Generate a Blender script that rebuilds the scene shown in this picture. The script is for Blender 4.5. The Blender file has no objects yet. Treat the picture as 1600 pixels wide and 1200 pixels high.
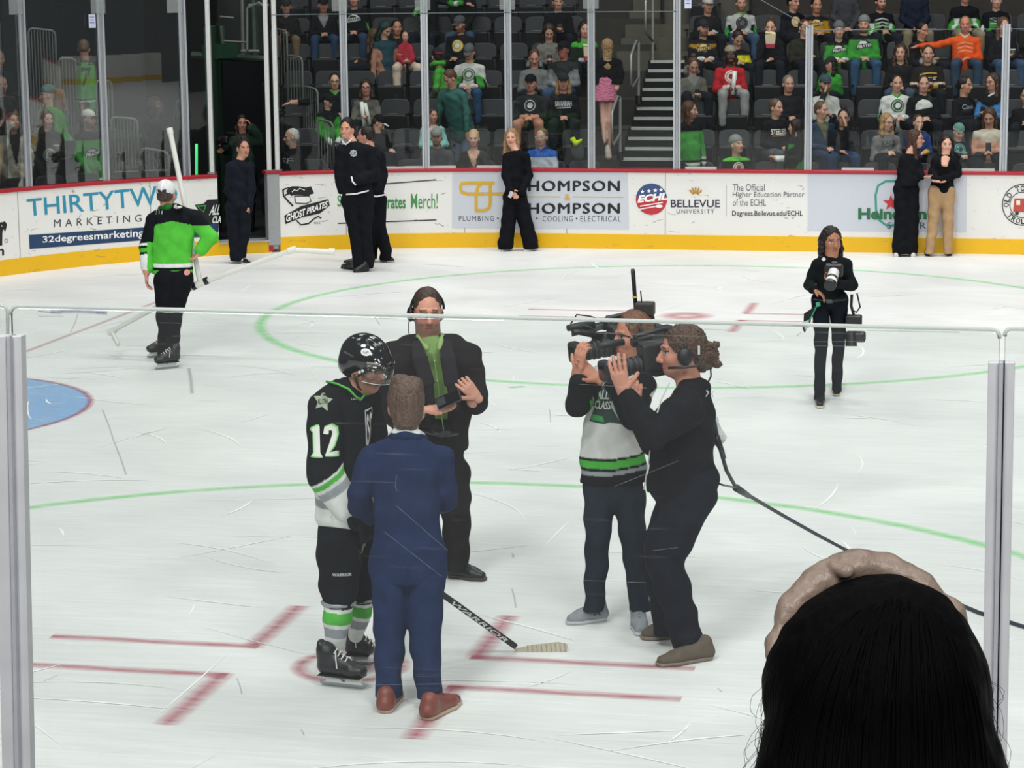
import bpy, bmesh, math, random
import numpy as np
from mathutils import Vector, Matrix
from mathutils.bvhtree import BVHTree
PI = math.pi
sc = bpy.context.scene
COLL = sc.collection
random.seed(7)

# ---------------------------------------------------------------- camera, world, lights, exposure
CAM = np.array([9.37868703, -5.21804310, 3.52964320])
YAW, PIT, ROL, FPX = 0.205882863, 0.168923441, -0.00916027795, 3653.3894
_F = np.array([-math.sin(YAW)*math.cos(PIT), math.cos(YAW)*math.cos(PIT), -math.sin(PIT)])
_R = np.array([math.cos(YAW), math.sin(YAW), 0.0]); _U = np.cross(_R, _F)
R2 = _R*math.cos(ROL)+_U*math.sin(ROL); U2 = -_R*math.sin(ROL)+_U*math.cos(ROL)
cd = bpy.data.cameras.new('camera'); cam = bpy.data.objects.new('camera', cd); COLL.objects.link(cam)
cd.sensor_fit = 'HORIZONTAL'; cd.sensor_width = 36; cd.lens = 36*FPX/1600; cd.clip_start = .1; cd.clip_end = 200
cam.matrix_world = Matrix([[R2[i], U2[i], -_F[i], CAM[i]] for i in range(3)]+[[0, 0, 0, 1]])
sc.camera = cam
w = bpy.data.worlds.new('arena_air'); sc.world = w; w.use_nodes = True
w.node_tree.nodes['Background'].inputs[0].default_value = (.62, .72, .78, 1)
w.node_tree.nodes['Background'].inputs[1].default_value = .10
def area(name, loc, size, energy, spread=PI, col=(1, .99, .97), rot=(0, 0, 0), sy=None):
    l = bpy.data.lights.new(name, 'AREA'); l.shape = 'RECTANGLE'; l.size = size; l.size_y = sy or size
    l.energy = energy; l.spread = spread; l.color = col
    o = bpy.data.objects.new(name, l); COLL.objects.link(o); o.location = loc; o.rotation_euler = rot; return o
for ix in range(3):
    for iy in range(4):
        area('arena_floodlight', (0+ix*8, 1.5+iy*7.4, 15), 3.0, (25, 115, 250, 300)[iy], math.radians(125))
for ix in range(3):
    area('stand_light', (-1+ix*9, 24.0, 13), 3, 135, PI, (1, .97, .92), (math.radians(28), 0, 0))
for ix in range(3):
    for iy in range(2): area('arena_floodlight', (28+ix*11, 6+iy*13, 15), 5, 900, math.radians(125))
for ix in range(2):
    area('near_fill_light', (4+ix*9, -1, 15), 4, 790, math.radians(140), (1, .99, .97), (math.radians(52), 0, 0))  # added fill from the viewer's side, for faces and other upright surfaces
    area('near_post_fill', (4+ix*9, -9, 9), 4, 520, math.radians(150), (1, .99, .97), (math.radians(62), 0, 0))  # extra low fill put in to brighten the near posts
sc.view_settings.view_transform = 'Standard'; sc.view_settings.look = 'None'
sc.view_settings.gamma = 1; sc.view_settings.use_curve_mapping = False
sc.view_settings.exposure = 0.0

# ---------------------------------------------------------------- geometry of view (measuring points in the place)
def ray(u, v): return _F+R2*((u-800)/FPX)+U2*((600-v)/FPX)
def G(u, v, z=0.0):
    d = ray(u, v); return CAM+d*((z-CAM[2])/d[2])
def atY(u, v, Y):
    d = ray(u, v); return CAM+d*((Y-CAM[1])/d[1])
def depth(P): return float((np.array(P)-CAM)@_F)
def atD(u, v, D): return CAM+ray(u, v)*D
def proj(P):
    d = np.array(P, float)-CAM; z = d@_F
    return 800+FPX*(d@R2)/z, 600-FPX*(d@U2)/z
CR = np.array([math.cos(YAW), math.sin(YAW), 0.0])          # image right, level
CT = np.array([math.sin(YAW), -math.cos(YAW), 0.0])         # towards the viewer, level
UP = np.array([0, 0, 1.0])
def face(deg, pitch=0):
    a = math.radians(deg); h = CT*math.cos(a)+CR*math.sin(a); p = math.radians(pitch)
    return h*math.cos(p)+UP*math.sin(p)
def nrm(v):
    v = np.array(v, float); return v/(np.linalg.norm(v)+1e-9)
def V3(*a): return np.array(a, float)
def lin(c):
    if isinstance(c, str): c = [int(c[i:i+2], 16)/255 for i in (0, 2, 4)]
    return tuple(x/12.92 if x <= .04045 else ((x+.055)/1.055)**2.4 for x in c[:3])

# ---------------------------------------------------------------- materials
def newmat(name):
    m = bpy.data.materials.new(name); m.use_nodes = True
    return m, m.node_tree.nodes, m.node_tree.links, m.node_tree.nodes['Principled BSDF']
_mats = {}
def flat(col, rough=.6, metal=0, spec=.5, nz=.12, scale=30, bump=0, name=None, emit=0):
    key = (str(col), rough, metal, spec, nz, scale, bump, emit)
    if key in _mats: return _mats[key]
    m, N, L, b = newmat(name or 'paint'); c = lin(col)
    no = N.new('ShaderNodeTexNoise'); no.inputs['Scale'].default_value = scale; no.inputs['Detail'].default_value = 5
    tc = N.new('ShaderNodeTexCoord'); L.new(tc.outputs['Object'], no.inputs['Vector'])
    mx = N.new('ShaderNodeMix'); mx.data_type = 'RGBA'
    mx.inputs[6].default_value = (*[x*(1-nz) for x in c], 1); mx.inputs[7].default_value = (*[min(1, x*(1+nz)) for x in c], 1)
    L.new(no.outputs['Fac'], mx.inputs[0]); L.new(mx.outputs[2], b.inputs['Base Color'])
    b.inputs['Roughness'].default_value = rough; b.inputs['Metallic'].default_value = metal
    b.inputs['Specular IOR Level'].default_value = spec
    if emit:
        L.new(mx.outputs[2], b.inputs['Emission Color']); b.inputs['Emission Strength'].default_value = emit
    if bump:
        bp = N.new('ShaderNodeBump'); bp.inputs['Strength'].default_value = bump; bp.inputs['Distance'].default_value = .01
        L.new(no.outputs['Fac'], bp.inputs['Height']); L.new(bp.outputs[0], b.inputs['Normal'])
    _mats[key] = m; return m
def colmat(name, rough, spec=.3, bump=0, scale=40, nz=.15, sss=0, sheen=0, coat=0, aniso=False, det=6, bd=.012):
    m, N, L, b = newmat(name)
    at = N.new('ShaderNodeAttribute'); at.attribute_name = 'Col'
    tc = N.new('ShaderNodeTexCoord'); no = N.new('ShaderNodeTexNoise'); no.inputs['Scale'].default_value = scale; no.inputs['Detail'].default_value = det; no.inputs['Distortion'].default_value = .8 if det < 4 else 0
    if aniso:
        mp = N.new('ShaderNodeMapping'); mp.inputs['Scale'].default_value = (1, 1, .06); L.new(tc.outputs['Object'], mp.inputs[0]); L.new(mp.outputs[0], no.inputs['Vector'])
    else: L.new(tc.outputs['Object'], no.inputs['Vector'])
    mr = N.new('ShaderNodeMapRange'); mr.inputs[1].default_value = .3; mr.inputs[2].default_value = .7; mr.inputs[3].default_value = 1-nz; mr.inputs[4].default_value = 1+nz
    L.new(no.outputs['Fac'], mr.inputs[0])
    mu = N.new('ShaderNodeVectorMath'); mu.operation = 'SCALE'; L.new(at.outputs['Color'], mu.inputs[0]); L.new(mr.outputs[0], mu.inputs['Scale'])
    L.new(mu.outputs[0], b.inputs['Base Color'])
    b.inputs['Roughness'].default_value = rough; b.inputs['Specular IOR Level'].default_value = spec
    if sss: b.inputs['Subsurface Weight'].default_value = sss; b.inputs['Subsurface Radius'].default_value = (.012, .005, .003); b.inputs['Subsurface Scale'].default_value = .5
    if sheen: b.inputs['Sheen Weight'].default_value = sheen
    if coat: b.inputs['Coat Weight'].default_value = coat; b.inputs['Coat Roughness'].default_value = .06
    if bump:
        bp = N.new('ShaderNodeBump'); bp.inputs['Strength'].default_value = bump; bp.inputs['Distance'].default_value = bd
        L.new(no.outputs['Fac'], bp.inputs['Height']); L.new(bp.outputs[0], b.inputs['Normal'])
    return m
M_SKIN = colmat('skin', .5, .35, .08, 60, .06)
M_CLOTH = colmat('cloth', .88, .10, .8, 11, .12, )
M_KNIT = colmat('knit', .9, .12, .25, 30, .1)
M_HAIR = colmat('hair', .45, .35, .7, 90, .45, aniso=True)
M_SHOE = colmat('leather', .4, .45, .1, 50, .15)
M_GLOSS = colmat('gloss_plastic', .12, .6, 0, 10, .02, coat=.7)
M_PLAST = colmat('plastic', .42, .45, .05, 60, .1)
BLACKP = flat('17181b', .4, 0, .5, name='black_plastic')
METAL = flat('a9adb0', .32, .85, .5, name='brushed_aluminium', scale=8, nz=.2)
STEEL = flat('8f9498', .42, .6, .5, name='galvanised_steel')

def glassmat(name, dirt=.02, tint=(.97, 1, .985), rough=.0, streak=.0, boost=1.0):
    m, N, L, b = newmat(name); N.remove(b); out = N['Material Output']
    tr = N.new('ShaderNodeBsdfTransparent'); tr.inputs[0].default_value = (*tint, 1)
    gl = N.new('ShaderNodeBsdfGlossy'); gl.inputs['Roughness'].default_value = rough
    fr = N.new('ShaderNodeFresnel'); fr.inputs['IOR'].default_value = 1.49
    mf = N.new('ShaderNodeMath'); mf.operation = 'MULTIPLY'; mf.inputs[1].default_value = boost; mf.use_clamp = True; L.new(fr.outputs[0], mf.inputs[0])
    mx = N.new('ShaderNodeMixShader'); L.new(mf.outputs[0], mx.inputs[0]); L.new(tr.outputs[0], mx.inputs[1]); L.new(gl.outputs[0], mx.inputs[2])
    df = N.new('ShaderNodeBsdfDiffuse'); df.inputs[0].default_value = (.8, .83, .83, 1)
    tc = N.new('ShaderNodeTexCoord'); mp = N.new('ShaderNodeMapping'); mp.inputs['Rotation'].default_value = (0, math.radians(38), 0); mp.inputs['Scale'].default_value = (.8, 1, 40)
    no = N.new('ShaderNodeTexNoise'); no.inputs['Scale'].default_value = 5; no.inputs['Detail'].default_value = 6; no.inputs['Distortion'].default_value = .6
    L.new(tc.outputs['Object'], mp.inputs[0]); L.new(mp.outputs[0], no.inputs[0])
    mr = N.new('ShaderNodeMapRange'); mr.inputs[1].default_value = .66; mr.inputs[2].default_value = .74; mr.inputs[3].default_value = dirt; mr.inputs[4].default_value = dirt+streak
    L.new(no.outputs['Fac'], mr.inputs[0])
    m2 = N.new('ShaderNodeMixShader'); L.new(mr.outputs[0], m2.inputs[0]); L.new(mx.outputs[0], m2.inputs[1]); L.new(df.outputs[0], m2.inputs[2])
    L.new(m2.outputs[0], out.inputs[0]); return m
GLASS_FAR = glassmat('arena_glass', .004, (.97, .99, .98), streak=.02, boost=.5)
GLASS_LEFT = glassmat('arena_glass_left', .010, (.95, .98, .97), streak=.03, boost=1.35)
GLASS_NEAR = glassmat('near_glass', .022, (.97, .99, .98), streak=.10)

# ---------------------------------------------------------------- scene bookkeeping
def tag(o, label=None, cat=None, group=None, kind=None):
    if label: o['label'] = label
    if cat: o['category'] = cat
    if group: o['group'] = group
    if kind: o['kind'] = kind
    return o
def root(name, loc, label, cat, group=None):
    o = bpy.data.objects.new(name, None); o.empty_display_size = .1; COLL.objects.link(o); o.location = Vector(loc)
    return tag(o, label, cat, group)
def origin(par):
    p = V3(0, 0, 0)
    while par is not None: p = p+np.array(par.location); par = par.parent
    return p
def link(name, me, mat, par=None, label=None, smooth=False, wloc=None):
    """me is given in world coordinates; the object sits under its parent"""
    o = bpy.data.objects.new(name, me); COLL.objects.link(o)
    po = origin(par); o.parent = par
    if wloc is None:
        n = len(me.vertices)
        if n:
            co = np.empty(n*3, np.float32); me.vertices.foreach_get('co', co); co = co.reshape(-1, 3)
            c = (co.min(0)+co.max(0))/2; co -= c; me.vertices.foreach_set('co', co.ravel()); o.location = Vector(c-po)
    else: o.location = Vector(np.array(wloc)-po)
    for mm in (mat if isinstance(mat, (list, tuple)) else [mat]): me.materials.append(mm)
    if smooth and len(me.polygons): me.polygons.foreach_set('use_smooth', np.ones(len(me.polygons), bool))
    me.update()
    if label: o['label'] = label
    return o
class MB:
    """mesh builder: collects boxes, tubes, prisms"""
    def __init__(s): s.v = []; s.f = []
    def add(s, vs, fs):
        n = len(s.v); s.v += [tuple(map(float, p)) for p in vs]; s.f += [tuple(i+n for i in f) for f in fs]; return s
    def box(s, c, d, R=None):
        c = np.array(c); hx = np.array(d)/2; vs = []
        for x in (-1, 1):
            for y in (-1, 1):
                for z in (-1, 1):
                    p = np.array([x, y, z])*hx
                    if R is not None: p = np.array(R) @ p
                    vs.append(c+p)
        return s.add(vs, [(0, 1, 3, 2), (4, 6, 7, 5), (0, 4, 5, 1), (2, 3, 7, 6), (0, 2, 6, 4), (1, 5, 7, 3)])
    def tube(s, pts, r, n=10, caps=True, close=False):
        pts = [np.array(p, float) for p in pts]; m = len(pts); rr = r if isinstance(r, (list, tuple)) else [r]*m
        vs = []; prev = None
        for i in range(m):
            if close: t = nrm(pts[(i+1) % m]-pts[i-1])
            else: t = nrm(pts[min(i+1, m-1)]-pts[max(i-1, 0)])
            if prev is None:
                a = np.array([0, 0, 1.]) if abs(t[2]) < .9 else np.array([1., 0, 0]); x = nrm(np.cross(a, t))
            else: x = nrm(prev-t*(prev@t))
            prev = x; y = np.cross(t, x)
            for k in range(n):
                a = 2*PI*k/n; vs.append(pts[i]+(x*math.cos(a)+y*math.sin(a))*rr[i])
        fs = []
        for i in range(m if close else m-1):
            j = (i+1) % m
            for k in range(n): fs.append((i*n+k, i*n+(k+1) % n, j*n+(k+1) % n, j*n+k))
        if caps and not close: fs.append(tuple(reversed(range(n)))); fs.append(tuple((m-1)*n+k for k in range(n)))
        return s.add(vs, fs)
    def prism(s, poly, ex):
        """poly: list of 3D points (planar), ex: extrusion vector"""
        n = len(poly); ex = np.array(ex); vs = [np.array(p) for p in poly]+[np.array(p)+ex for p in poly]
        fs = [tuple(reversed(range(n))), tuple(range(n, 2*n))]+[(i, (i+1) % n, n+(i+1) % n, n+i) for i in range(n)]
        return s.add(vs, fs)
    def mesh(s, name='mesh'):
        me = bpy.data.meshes.new(name); me.from_pydata(s.v, [], s.f); me.update()
        bm = bmesh.new(); bm.from_mesh(me); bmesh.ops.recalc_face_normals(bm, faces=bm.faces); bm.to_mesh(me); bm.free(); return me
    def build(s, name, mat, par=None, label=None, smooth=False, bevel=0, seg=2):
        o = link(name, s.mesh(name), mat, par, label, smooth)
        if bevel:
            b = o.modifiers.new('bevel', 'BEVEL'); b.width = bevel; b.segments = seg; b.limit_method = 'ANGLE'
        return o
def copy_tree(o, par=None):
    c = o.copy(); COLL.objects.link(c); c.parent = par
    for ch in list(o.children): copy_tree(ch, c)
    return c

# ---------------------------------------------------------------- solid modelling: blended round shapes meshed as ONE surface
def surfnet(V, xs, ys, zs):
    ins = V < 0; nx, ny, nz = V.shape
    cnt = np.zeros((nx-1, ny-1, nz-1), np.int8)
    for a in (0, 1):
        for b in (0, 1):
            for c in (0, 1): cnt += ins[a:nx-1+a, b:ny-1+b, c:nz-1+c]
    act = (cnt > 0) & (cnt < 8); I = np.argwhere(act); n = len(I)
    if n == 0: return np.zeros((0, 3)), np.zeros((0, 4), int)
    ids = -np.ones(act.shape, np.int64); ids[act] = np.arange(n)
    acc = np.zeros((n, 3)); num = np.zeros(n); X = [xs, ys, zs]
    for ax in range(3):
        o1, o2 = [k for k in range(3) if k != ax]
        for p in (0, 1):
            for q in (0, 1):
                c0 = [0, 0, 0]; c0[o1] = p; c0[o2] = q; c1 = list(c0); c1[ax] = 1
                i0 = I+c0; i1 = I+c1
                v0 = V[i0[:, 0], i0[:, 1], i0[:, 2]]; v1 = V[i1[:, 0], i1[:, 1], i1[:, 2]]
                m = (v0 < 0) != (v1 < 0); t = np.where(m, v0/np.where(m, v0-v1, 1), 0)
                for k in range(3):
                    a0 = X[k][i0[:, k]]; a1 = X[k][i1[:, k]]; acc[:, k] += np.where(m, a0+(a1-a0)*t, 0)
                num += m
    P = acc/num[:, None]; F = []
    for ax in range(3):
        sl0 = [slice(None)]*3; sl1 = [slice(None)]*3; sl0[ax] = slice(0, -1); sl1[ax] = slice(1, None)
        a = ins[tuple(sl0)]; b = ins[tuple(sl1)]; E = np.argwhere(a != b); flag = a[E[:, 0], E[:, 1], E[:, 2]]
        o1, o2 = (ax+1) % 3, (ax+2) % 3
        ok = (E[:, o1] > 0) & (E[:, o2] > 0) & (E[:, o1] < V.shape[o1]-1) & (E[:, o2] < V.shape[o2]-1); E = E[ok]; flag = flag[ok]
        q = []
        for d1, d2 in ((-1, -1), (0, -1), (0, 0), (-1, 0)):
            c = E.copy(); c[:, o1] += d1; c[:, o2] += d2; q.append(ids[c[:, 0], c[:, 1], c[:, 2]])
        q = np.stack(q, 1); q[~flag] = q[~flag][:, ::-1]; F.append(q)
    return P, np.concatenate(F)
def axis(lo, hi, h, fine):
    x = lo; out = [x]
    while x < hi:
        st = h
        for a, b, hf in fine:
            if a-hf <= x <= b: st = min(st, hf)
            elif x < a < x+st: st = max(hf, a-x)
        x += st; out.append(x)
    out.append(x+h); return np.array(out)
class Sol:
    def __init__(s): s.p = []
    def cone(s, a, b, ra, rb=None, col=None, da=None, db=None, side=None, k=.02, sub=False, fn=None):
        """tapered limb from a to b; ra/rb half widths along side, da/db half depths"""
        a = np.array(a, float); b = np.array(b, float); rb = ra if rb is None else rb
        L = np.linalg.norm(b-a); ax = (b-a)/L if L > 1e-6 else UP
        if side is None: side = np.cross(ax, [0.3, .1, 1.]) if abs(ax[2]) < .9 else np.cross(ax, [1., 0, 0])
        sd = nrm(np.array(side)-ax*(np.array(side)@ax)); nn = np.cross(ax, sd)
        da = ra if da is None else da; db = rb if db is None else db
        s.p.append(dict(a=a, L=L, ax=ax, sd=sd, nn=nn, r=(ra, rb, da, db), col=col, k=k, sub=sub, fn=fn,
                        lo=np.minimum(a, b)-max(ra, rb, da, db), hi=np.maximum(a, b)+max(ra, rb, da, db))); return s
    def ell(s, c, r, B=None, col=None, k=.02, sub=False, fn=None):
        c = np.array(c, float); B = np.eye(3) if B is None else np.array(B, float); R = max(r)
        s.p.append(dict(e=c, R=np.array(r, float), B=B, col=col, k=k, sub=sub, fn=fn, lo=c-R, hi=c+R)); return s
    def chain(s, pts, rs, **kw):
        for i in range(len(pts)-1): s.cone(pts[i], pts[i+1], rs[i], rs[i+1], **kw)
        return s
    @staticmethod
    def dist(p, X, Y, Z, want=False):
        if 'e' in p:
            dx, dy, dz = X-p['e'][0], Y-p['e'][1], Z-p['e'][2]; B = p['B']; R = p['R']
            q = [(dx*B[i][0]+dy*B[i][1]+dz*B[i][2])/R[i] for i in range(3)]
            k0 = np.sqrt(q[0]**2+q[1]**2+q[2]**2); k1 = np.sqrt((q[0]/R[0])**2+(q[1]/R[1])**2+(q[2]/R[2])**2)+1e-9
            d = k0*(k0-1)/k1; return (d, q[2], q[0], q[1]) if want else d
        dx, dy, dz = X-p['a'][0], Y-p['a'][1], Z-p['a'][2]; ax, sd, nn = p['ax'], p['sd'], p['nn']
        l = dx*ax[0]+dy*ax[1]+dz*ax[2]; x = dx*sd[0]+dy*sd[1]+dz*sd[2]; y = dx*nn[0]+dy*nn[1]+dz*nn[2]
        L = max(p['L'], 1e-6); t = np.clip(l/L, 0, 1); ra, rb, da, db = p['r']
        rw = ra+(rb-ra)*t; rd = da+(db-da)*t; m = np.minimum(rw, rd); z = (l-t*L)/m
        k0 = np.sqrt((x/rw)**2+(y/rd)**2+z*z); k1 = np.sqrt((x/rw**2)**2+(y/rd**2)**2+(z/m)**2)+1e-9
        d = np.where(k0 > 1e-4, k0*(k0-1)/k1, -m); return (d, l/L, x, y) if want else d
    def mesh(s, h, fine=(), noise=0, nscale=9, col=(.5, .5, .5), cut=None, shell=None):
        add = [p for p in s.p if not p['sub']]; lo = np.min([p['lo'] for p in add], 0)-2*h; hi = np.max([p['hi'] for p in add], 0)+2*h
        A = [axis(lo[i], hi[i], h, [(f[0][i], f[1][i], f[2]) for f in fine]) for i in range(3)]
        V = np.full([len(a) for a in A], .5, np.float32)
        for p in s.p:
            m = 2.5*h+p['k']; sl = []
            for i in range(3):
                i0 = max(0, np.searchsorted(A[i], p['lo'][i]-m)-1); i1 = min(len(A[i]), np.searchsorted(A[i], p['hi'][i]+m)+1); sl.append(slice(i0, i1))
            X = A[0][sl[0]][:, None, None]; Y = A[1][sl[1]][None, :, None]; Z = A[2][sl[2]][None, None, :]
            d = s.dist(p, X, Y, Z); k = p['k']; W = V[tuple(sl)]
            if p['sub']:
                d = -d; hh = np.maximum(k-np.abs(W-d), 0)/k; V[tuple(sl)] = np.maximum(W, d)+hh*hh*k/4
            else:
                hh = np.maximum(k-np.abs(W-d), 0)/k; V[tuple(sl)] = np.minimum(W, d)-hh*hh*k/4
        if noise:
            X = A[0][:, None, None]*nscale; Y = A[1][None, :, None]*nscale; Z = A[2][None, None, :]*nscale
            V += noise*(np.sin(X*2.1+1.7*np.sin(Z*1.3))*np.sin(Z*2.9+1.3*np.sin(Y*2.3+X))+.6*np.sin(Y*4.1+Z*3.3+2*np.sin(X*2.7)))
        if cut is not None:
            X = A[0][:, None, None]; Y = A[1][None, :, None]; Z = A[2][None, None, :]
            V = np.maximum(V, cut(X, Y, Z).astype(np.float32))
        P, Fc = surfnet(V, *A)
        X, Y, Z = P[:, 0], P[:, 1], P[:, 2]; best = np.full(len(P), 1e9); C = np.tile(np.array(col, float), (len(P), 1))
        for p in add:
            d, t, x, y = s.dist(p, X, Y, Z, True); m = d < best
            if not m.any(): continue
            best[m] = d[m]; c = lin(p['col']) if p['col'] is not None else col
            C[m] = c
            if p['fn'] is not None:
                r = p['fn'](t[m], x[m], y[m], P[m], np.tile(np.array(c, float), (int(m.sum()), 1))); C[m] = r
        return P, Fc, C
    def build(s, name, mat, par, h=.015, label=None, post=None, smoothit=1, **kw):
        kw['col'] = lin(kw['col']) if 'col' in kw else (.5, .5, .5)
        P, Fc, C = s.mesh(h, **kw)
        if post is not None: C = post(P, C)
        me = bpy.data.meshes.new(name); me.vertices.add(len(P)); me.vertices.foreach_set('co', P.astype(np.float32).ravel())
        me.loops.add(len(Fc)*4); me.loops.foreach_set('vertex_index', Fc.astype(np.int32).ravel())
        me.polygons.add(len(Fc)); me.polygons.foreach_set('loop_start', np.arange(0, len(Fc)*4, 4, dtype=np.int32))
        me.update(calc_edges=True)
        at = me.color_attributes.new('Col', 'FLOAT_COLOR', 'POINT'); at.data.foreach_set('color', np.concatenate([C, np.ones((len(C), 1))], 1).astype(np.float32).ravel())
        return link(name, me, mat, par, label, True)
def bands(*b):
    """colour bands along a limb: (t0, t1, colour)"""
    bb = [(a, c, lin(k)) for a, c, k in b]
    def f(t, x, y, P, C):
        for a, c, k in bb: C[(t >= a) & (t < c)] = k
        return C
    return f
def paint(name, pts_faces, mat, par): pass

# lettering -----------------------------------------------------------
def text_geo(txt, bold=0.0, italic=0, space=1.0):
    cu = bpy.data.curves.new('t', 'FONT'); cu.body = txt; cu.offset = bold; cu.shear = italic; cu.space_character = space; cu.resolution_u = 3
    ob = bpy.data.objects.new('t', cu); COLL.objects.link(ob); me = ob.to_mesh()
    co = np.array([v.co[:] for v in me.vertices]); fs = [tuple(p.vertices) for p in me.polygons]
    ob.to_mesh_clear(); bpy.data.objects.remove(ob); bpy.data.curves.remove(cu)
    lo = co[:, :2].min(0); hi = co[:, :2].max(0); uv = (co[:, :2]-lo)/(hi-lo); return uv, fs, (hi-lo)
def glyphs(txt, x0, y0, x1, y1, **kw):
    """text fitted in a box, returned as flat 2D points + faces"""
    uv, fs, _ = text_geo(txt, **kw); return [(x0+(x1-x0)*a, y0+(y1-y0)*b) for a, b in uv], fs
def disc2(cx, cy, rx, ry=None, n=28, a0=0, a1=360):
    ry = ry or rx; P = [(cx+rx*math.cos(math.radians(a0+(a1-a0)*i/n)), cy+ry*math.sin(math.radians(a0+(a1-a0)*i/n))) for i in range(n if a1-a0 == 360 else n+1)]
    return P, [tuple(range(len(P)))]
def ring2(cx, cy, r0, r1, n=36, a0=0, a1=360, k=1.0):
    P = []; F = []
    for i in range(n+1):
        a = math.radians(a0+(a1-a0)*i/n); P += [(cx+r0*math.cos(a), cy+k*r0*math.sin(a)), (cx+r1*math.cos(a), cy+k*r1*math.sin(a))]
    for i in range(n): F.append((2*i, 2*i+1, 2*i+3, 2*i+2))
    return P, F
def poly2(*p): return list(p), [tuple(range(len(p)))]
def star2(cx, cy, r, n=5, inner=.45, rot=90):
    P = [(cx+(r if i % 2 == 0 else r*inner)*math.cos(math.radians(rot+180*i/n)), cy+(r if i % 2 == 0 else r*inner)*math.sin(math.radians(rot+180*i/n))) for i in range(2*n)]
    return P, [tuple(range(2*n))]
def dtext(txt, x0, y0, x1, y1, **kw):
    return quad_text(txt, (x0, min(y0, y1)), (x1, min(y0, y1)), (x0, max(y0, y1)), (x1, max(y0, y1)), **kw)
def line2(pts, w):
    P = []; F = []
    for i, p in enumerate(pts):
        p = np.array(p, float); a = np.array(pts[max(i-1, 0)], float); b = np.array(pts[min(i+1, len(pts)-1)], float); t = (b-a)/np.linalg.norm(b-a); n = np.array([-t[1], t[0]])*w/2
        P += [tuple(p+n), tuple(p-n)]
    for i in range(len(pts)-1): F.append((2*i, 2*i+1, 2*i+3, 2*i+2))
    return P, F
def merge2(*gs):
    P = []; F = []
    for p, f in gs:
        n = len(P); P += list(p); F += [tuple(i+n for i in q) for q in f]
    return P, F
def tri_mesh(P3, F, name):
    me = bpy.data.meshes.new(name); me.from_pydata([tuple(map(float, p)) for p in P3], [], F); me.update(); return me
def decal(name, geo, col, target, C, right, up, par, rough=.7, cutlen=.03, off=.003, reach=.25):
    """lay a flat 2D design on a curved surface: shot along -normal onto target"""
    P, F = geo; right = nrm(right); up = nrm(np.array(up)-right*(np.array(up)@right)); nor = np.cross(right, up); C = np.array(C, float)
    me = tri_mesh([(x, y, 0) for x, y in P], F, name); bm = bmesh.new(); bm.from_mesh(me)
    bmesh.ops.triangulate(bm, faces=bm.faces)
    for _ in range(3):
        es = [e for e in bm.edges if e.calc_length() > cutlen]
        if not es: break
        bmesh.ops.subdivide_edges(bm, edges=es, cuts=1); bmesh.ops.triangulate(bm, faces=bm.faces)
    if target.name not in _bvh:
        tm = target.data; o = origin(target); _bvh[target.name] = BVHTree.FromPolygons([Vector(np.array(v.co)+o) for v in tm.vertices], [tuple(p.vertices) for p in tm.polygons])
    tr = _bvh[target.name]; last = None
    for v in bm.verts:
        w = C+right*v.co.x+up*v.co.y
        hit = tr.ray_cast(Vector(w+nor*reach), Vector(-nor), reach*2.2)
        if hit[0] is not None: last = nor@(np.array(hit[0])-C); q = np.array(hit[0])+nor*off
        else: q = w+nor*((last or 0)+off)
        v.co = Vector(q)
    bm.to_mesh(me); bm.free()
    return link(name, me, flat(col, rough, nz=.05), par)
_bvh = {}

# ================================================================ ICE
def ice_material():
    m, N, L, b = newmat('ice'); tc = N.new('ShaderNodeTexCoord')
    def noise(scale, sx, sy, rot, det=5, dis=0):
        mp = N.new('ShaderNodeMapping'); mp.inputs['Scale'].default_value = (sx, sy, 1); mp.inputs['Rotation'].default_value = (0, 0, math.radians(rot))
        n = N.new('ShaderNodeTexNoise'); n.inputs['Scale'].default_value = scale; n.inputs['Detail'].default_value = det; n.inputs['Distortion'].default_value = dis
        L.new(tc.outputs['Object'], mp.inputs[0]); L.new(mp.outputs[0], n.inputs[0]); return n.outputs['Fac']
    def rng(s, a, b_, c, d):
        r = N.new('ShaderNodeMapRange'); r.inputs[1].default_value = a; r.inputs[2].default_value = b_; r.inputs[3].default_value = c; r.inputs[4].default_value = d; L.new(s, r.inputs[0]); return r.outputs[0]
    def mul(a, b_):
        n = N.new('ShaderNodeMath'); n.operation = 'MULTIPLY'; L.new(a, n.inputs[0]); L.new(b_, n.inputs[1]); return n.outputs[0]
    big = rng(noise(.45, 1, 1.4, 20, 7, .6), .35, .65, .87, 1.03)
    s1 = rng(noise(3, .6, 9, 12, 8, .4), .3, .7, .93, 1.04)
    s2 = rng(noise(5, .4, 22, -35, 6, .6), .58, .68, 1, 1.12)
    s3 = rng(noise(5, .4, 26, 60, 6, .8), .60, .70, 1, 1.12)
    f = mul(mul(big, s1), mul(s2, s3))
    v = N.new('ShaderNodeVectorMath'); v.operation = 'SCALE'; v.inputs[0].default_value = (.765, .785, .775); L.new(f, v.inputs['Scale'])
    L.new(v.outputs[0], b.inputs['Base Color']); b.inputs['Roughness'].default_value = .42; b.inputs['Specular IOR Level'].default_value = .22
    bp = N.new('ShaderNodeBump'); bp.inputs['Strength'].default_value = .15; bp.inputs['Distance'].default_value = .01; L.new(s1, bp.inputs['Height']); L.new(bp.outputs[0], b.inputs['Normal'])
    return m
m = MB(); m.add([(-12, .05, 0), (57.5, .05, 0), (57.5, 27, 0), (-12, 27, 0)], [(0, 1, 2, 3)])
floor = m.build('floor', ice_material(), label='white scratched ice sheet of the rink'); floor['kind'] = 'structure'
nr = MB()
for i in range(12): nr.box((8, -.45-.85*i, .2+.2*i), (36, .85, .6+.4*i))
o = nr.build('floor_near_tier', flat('232426', .9, 0, .2, name='near_concrete'), label='dark stepped concrete of the near stands'); o['kind'] = 'structure'
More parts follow.
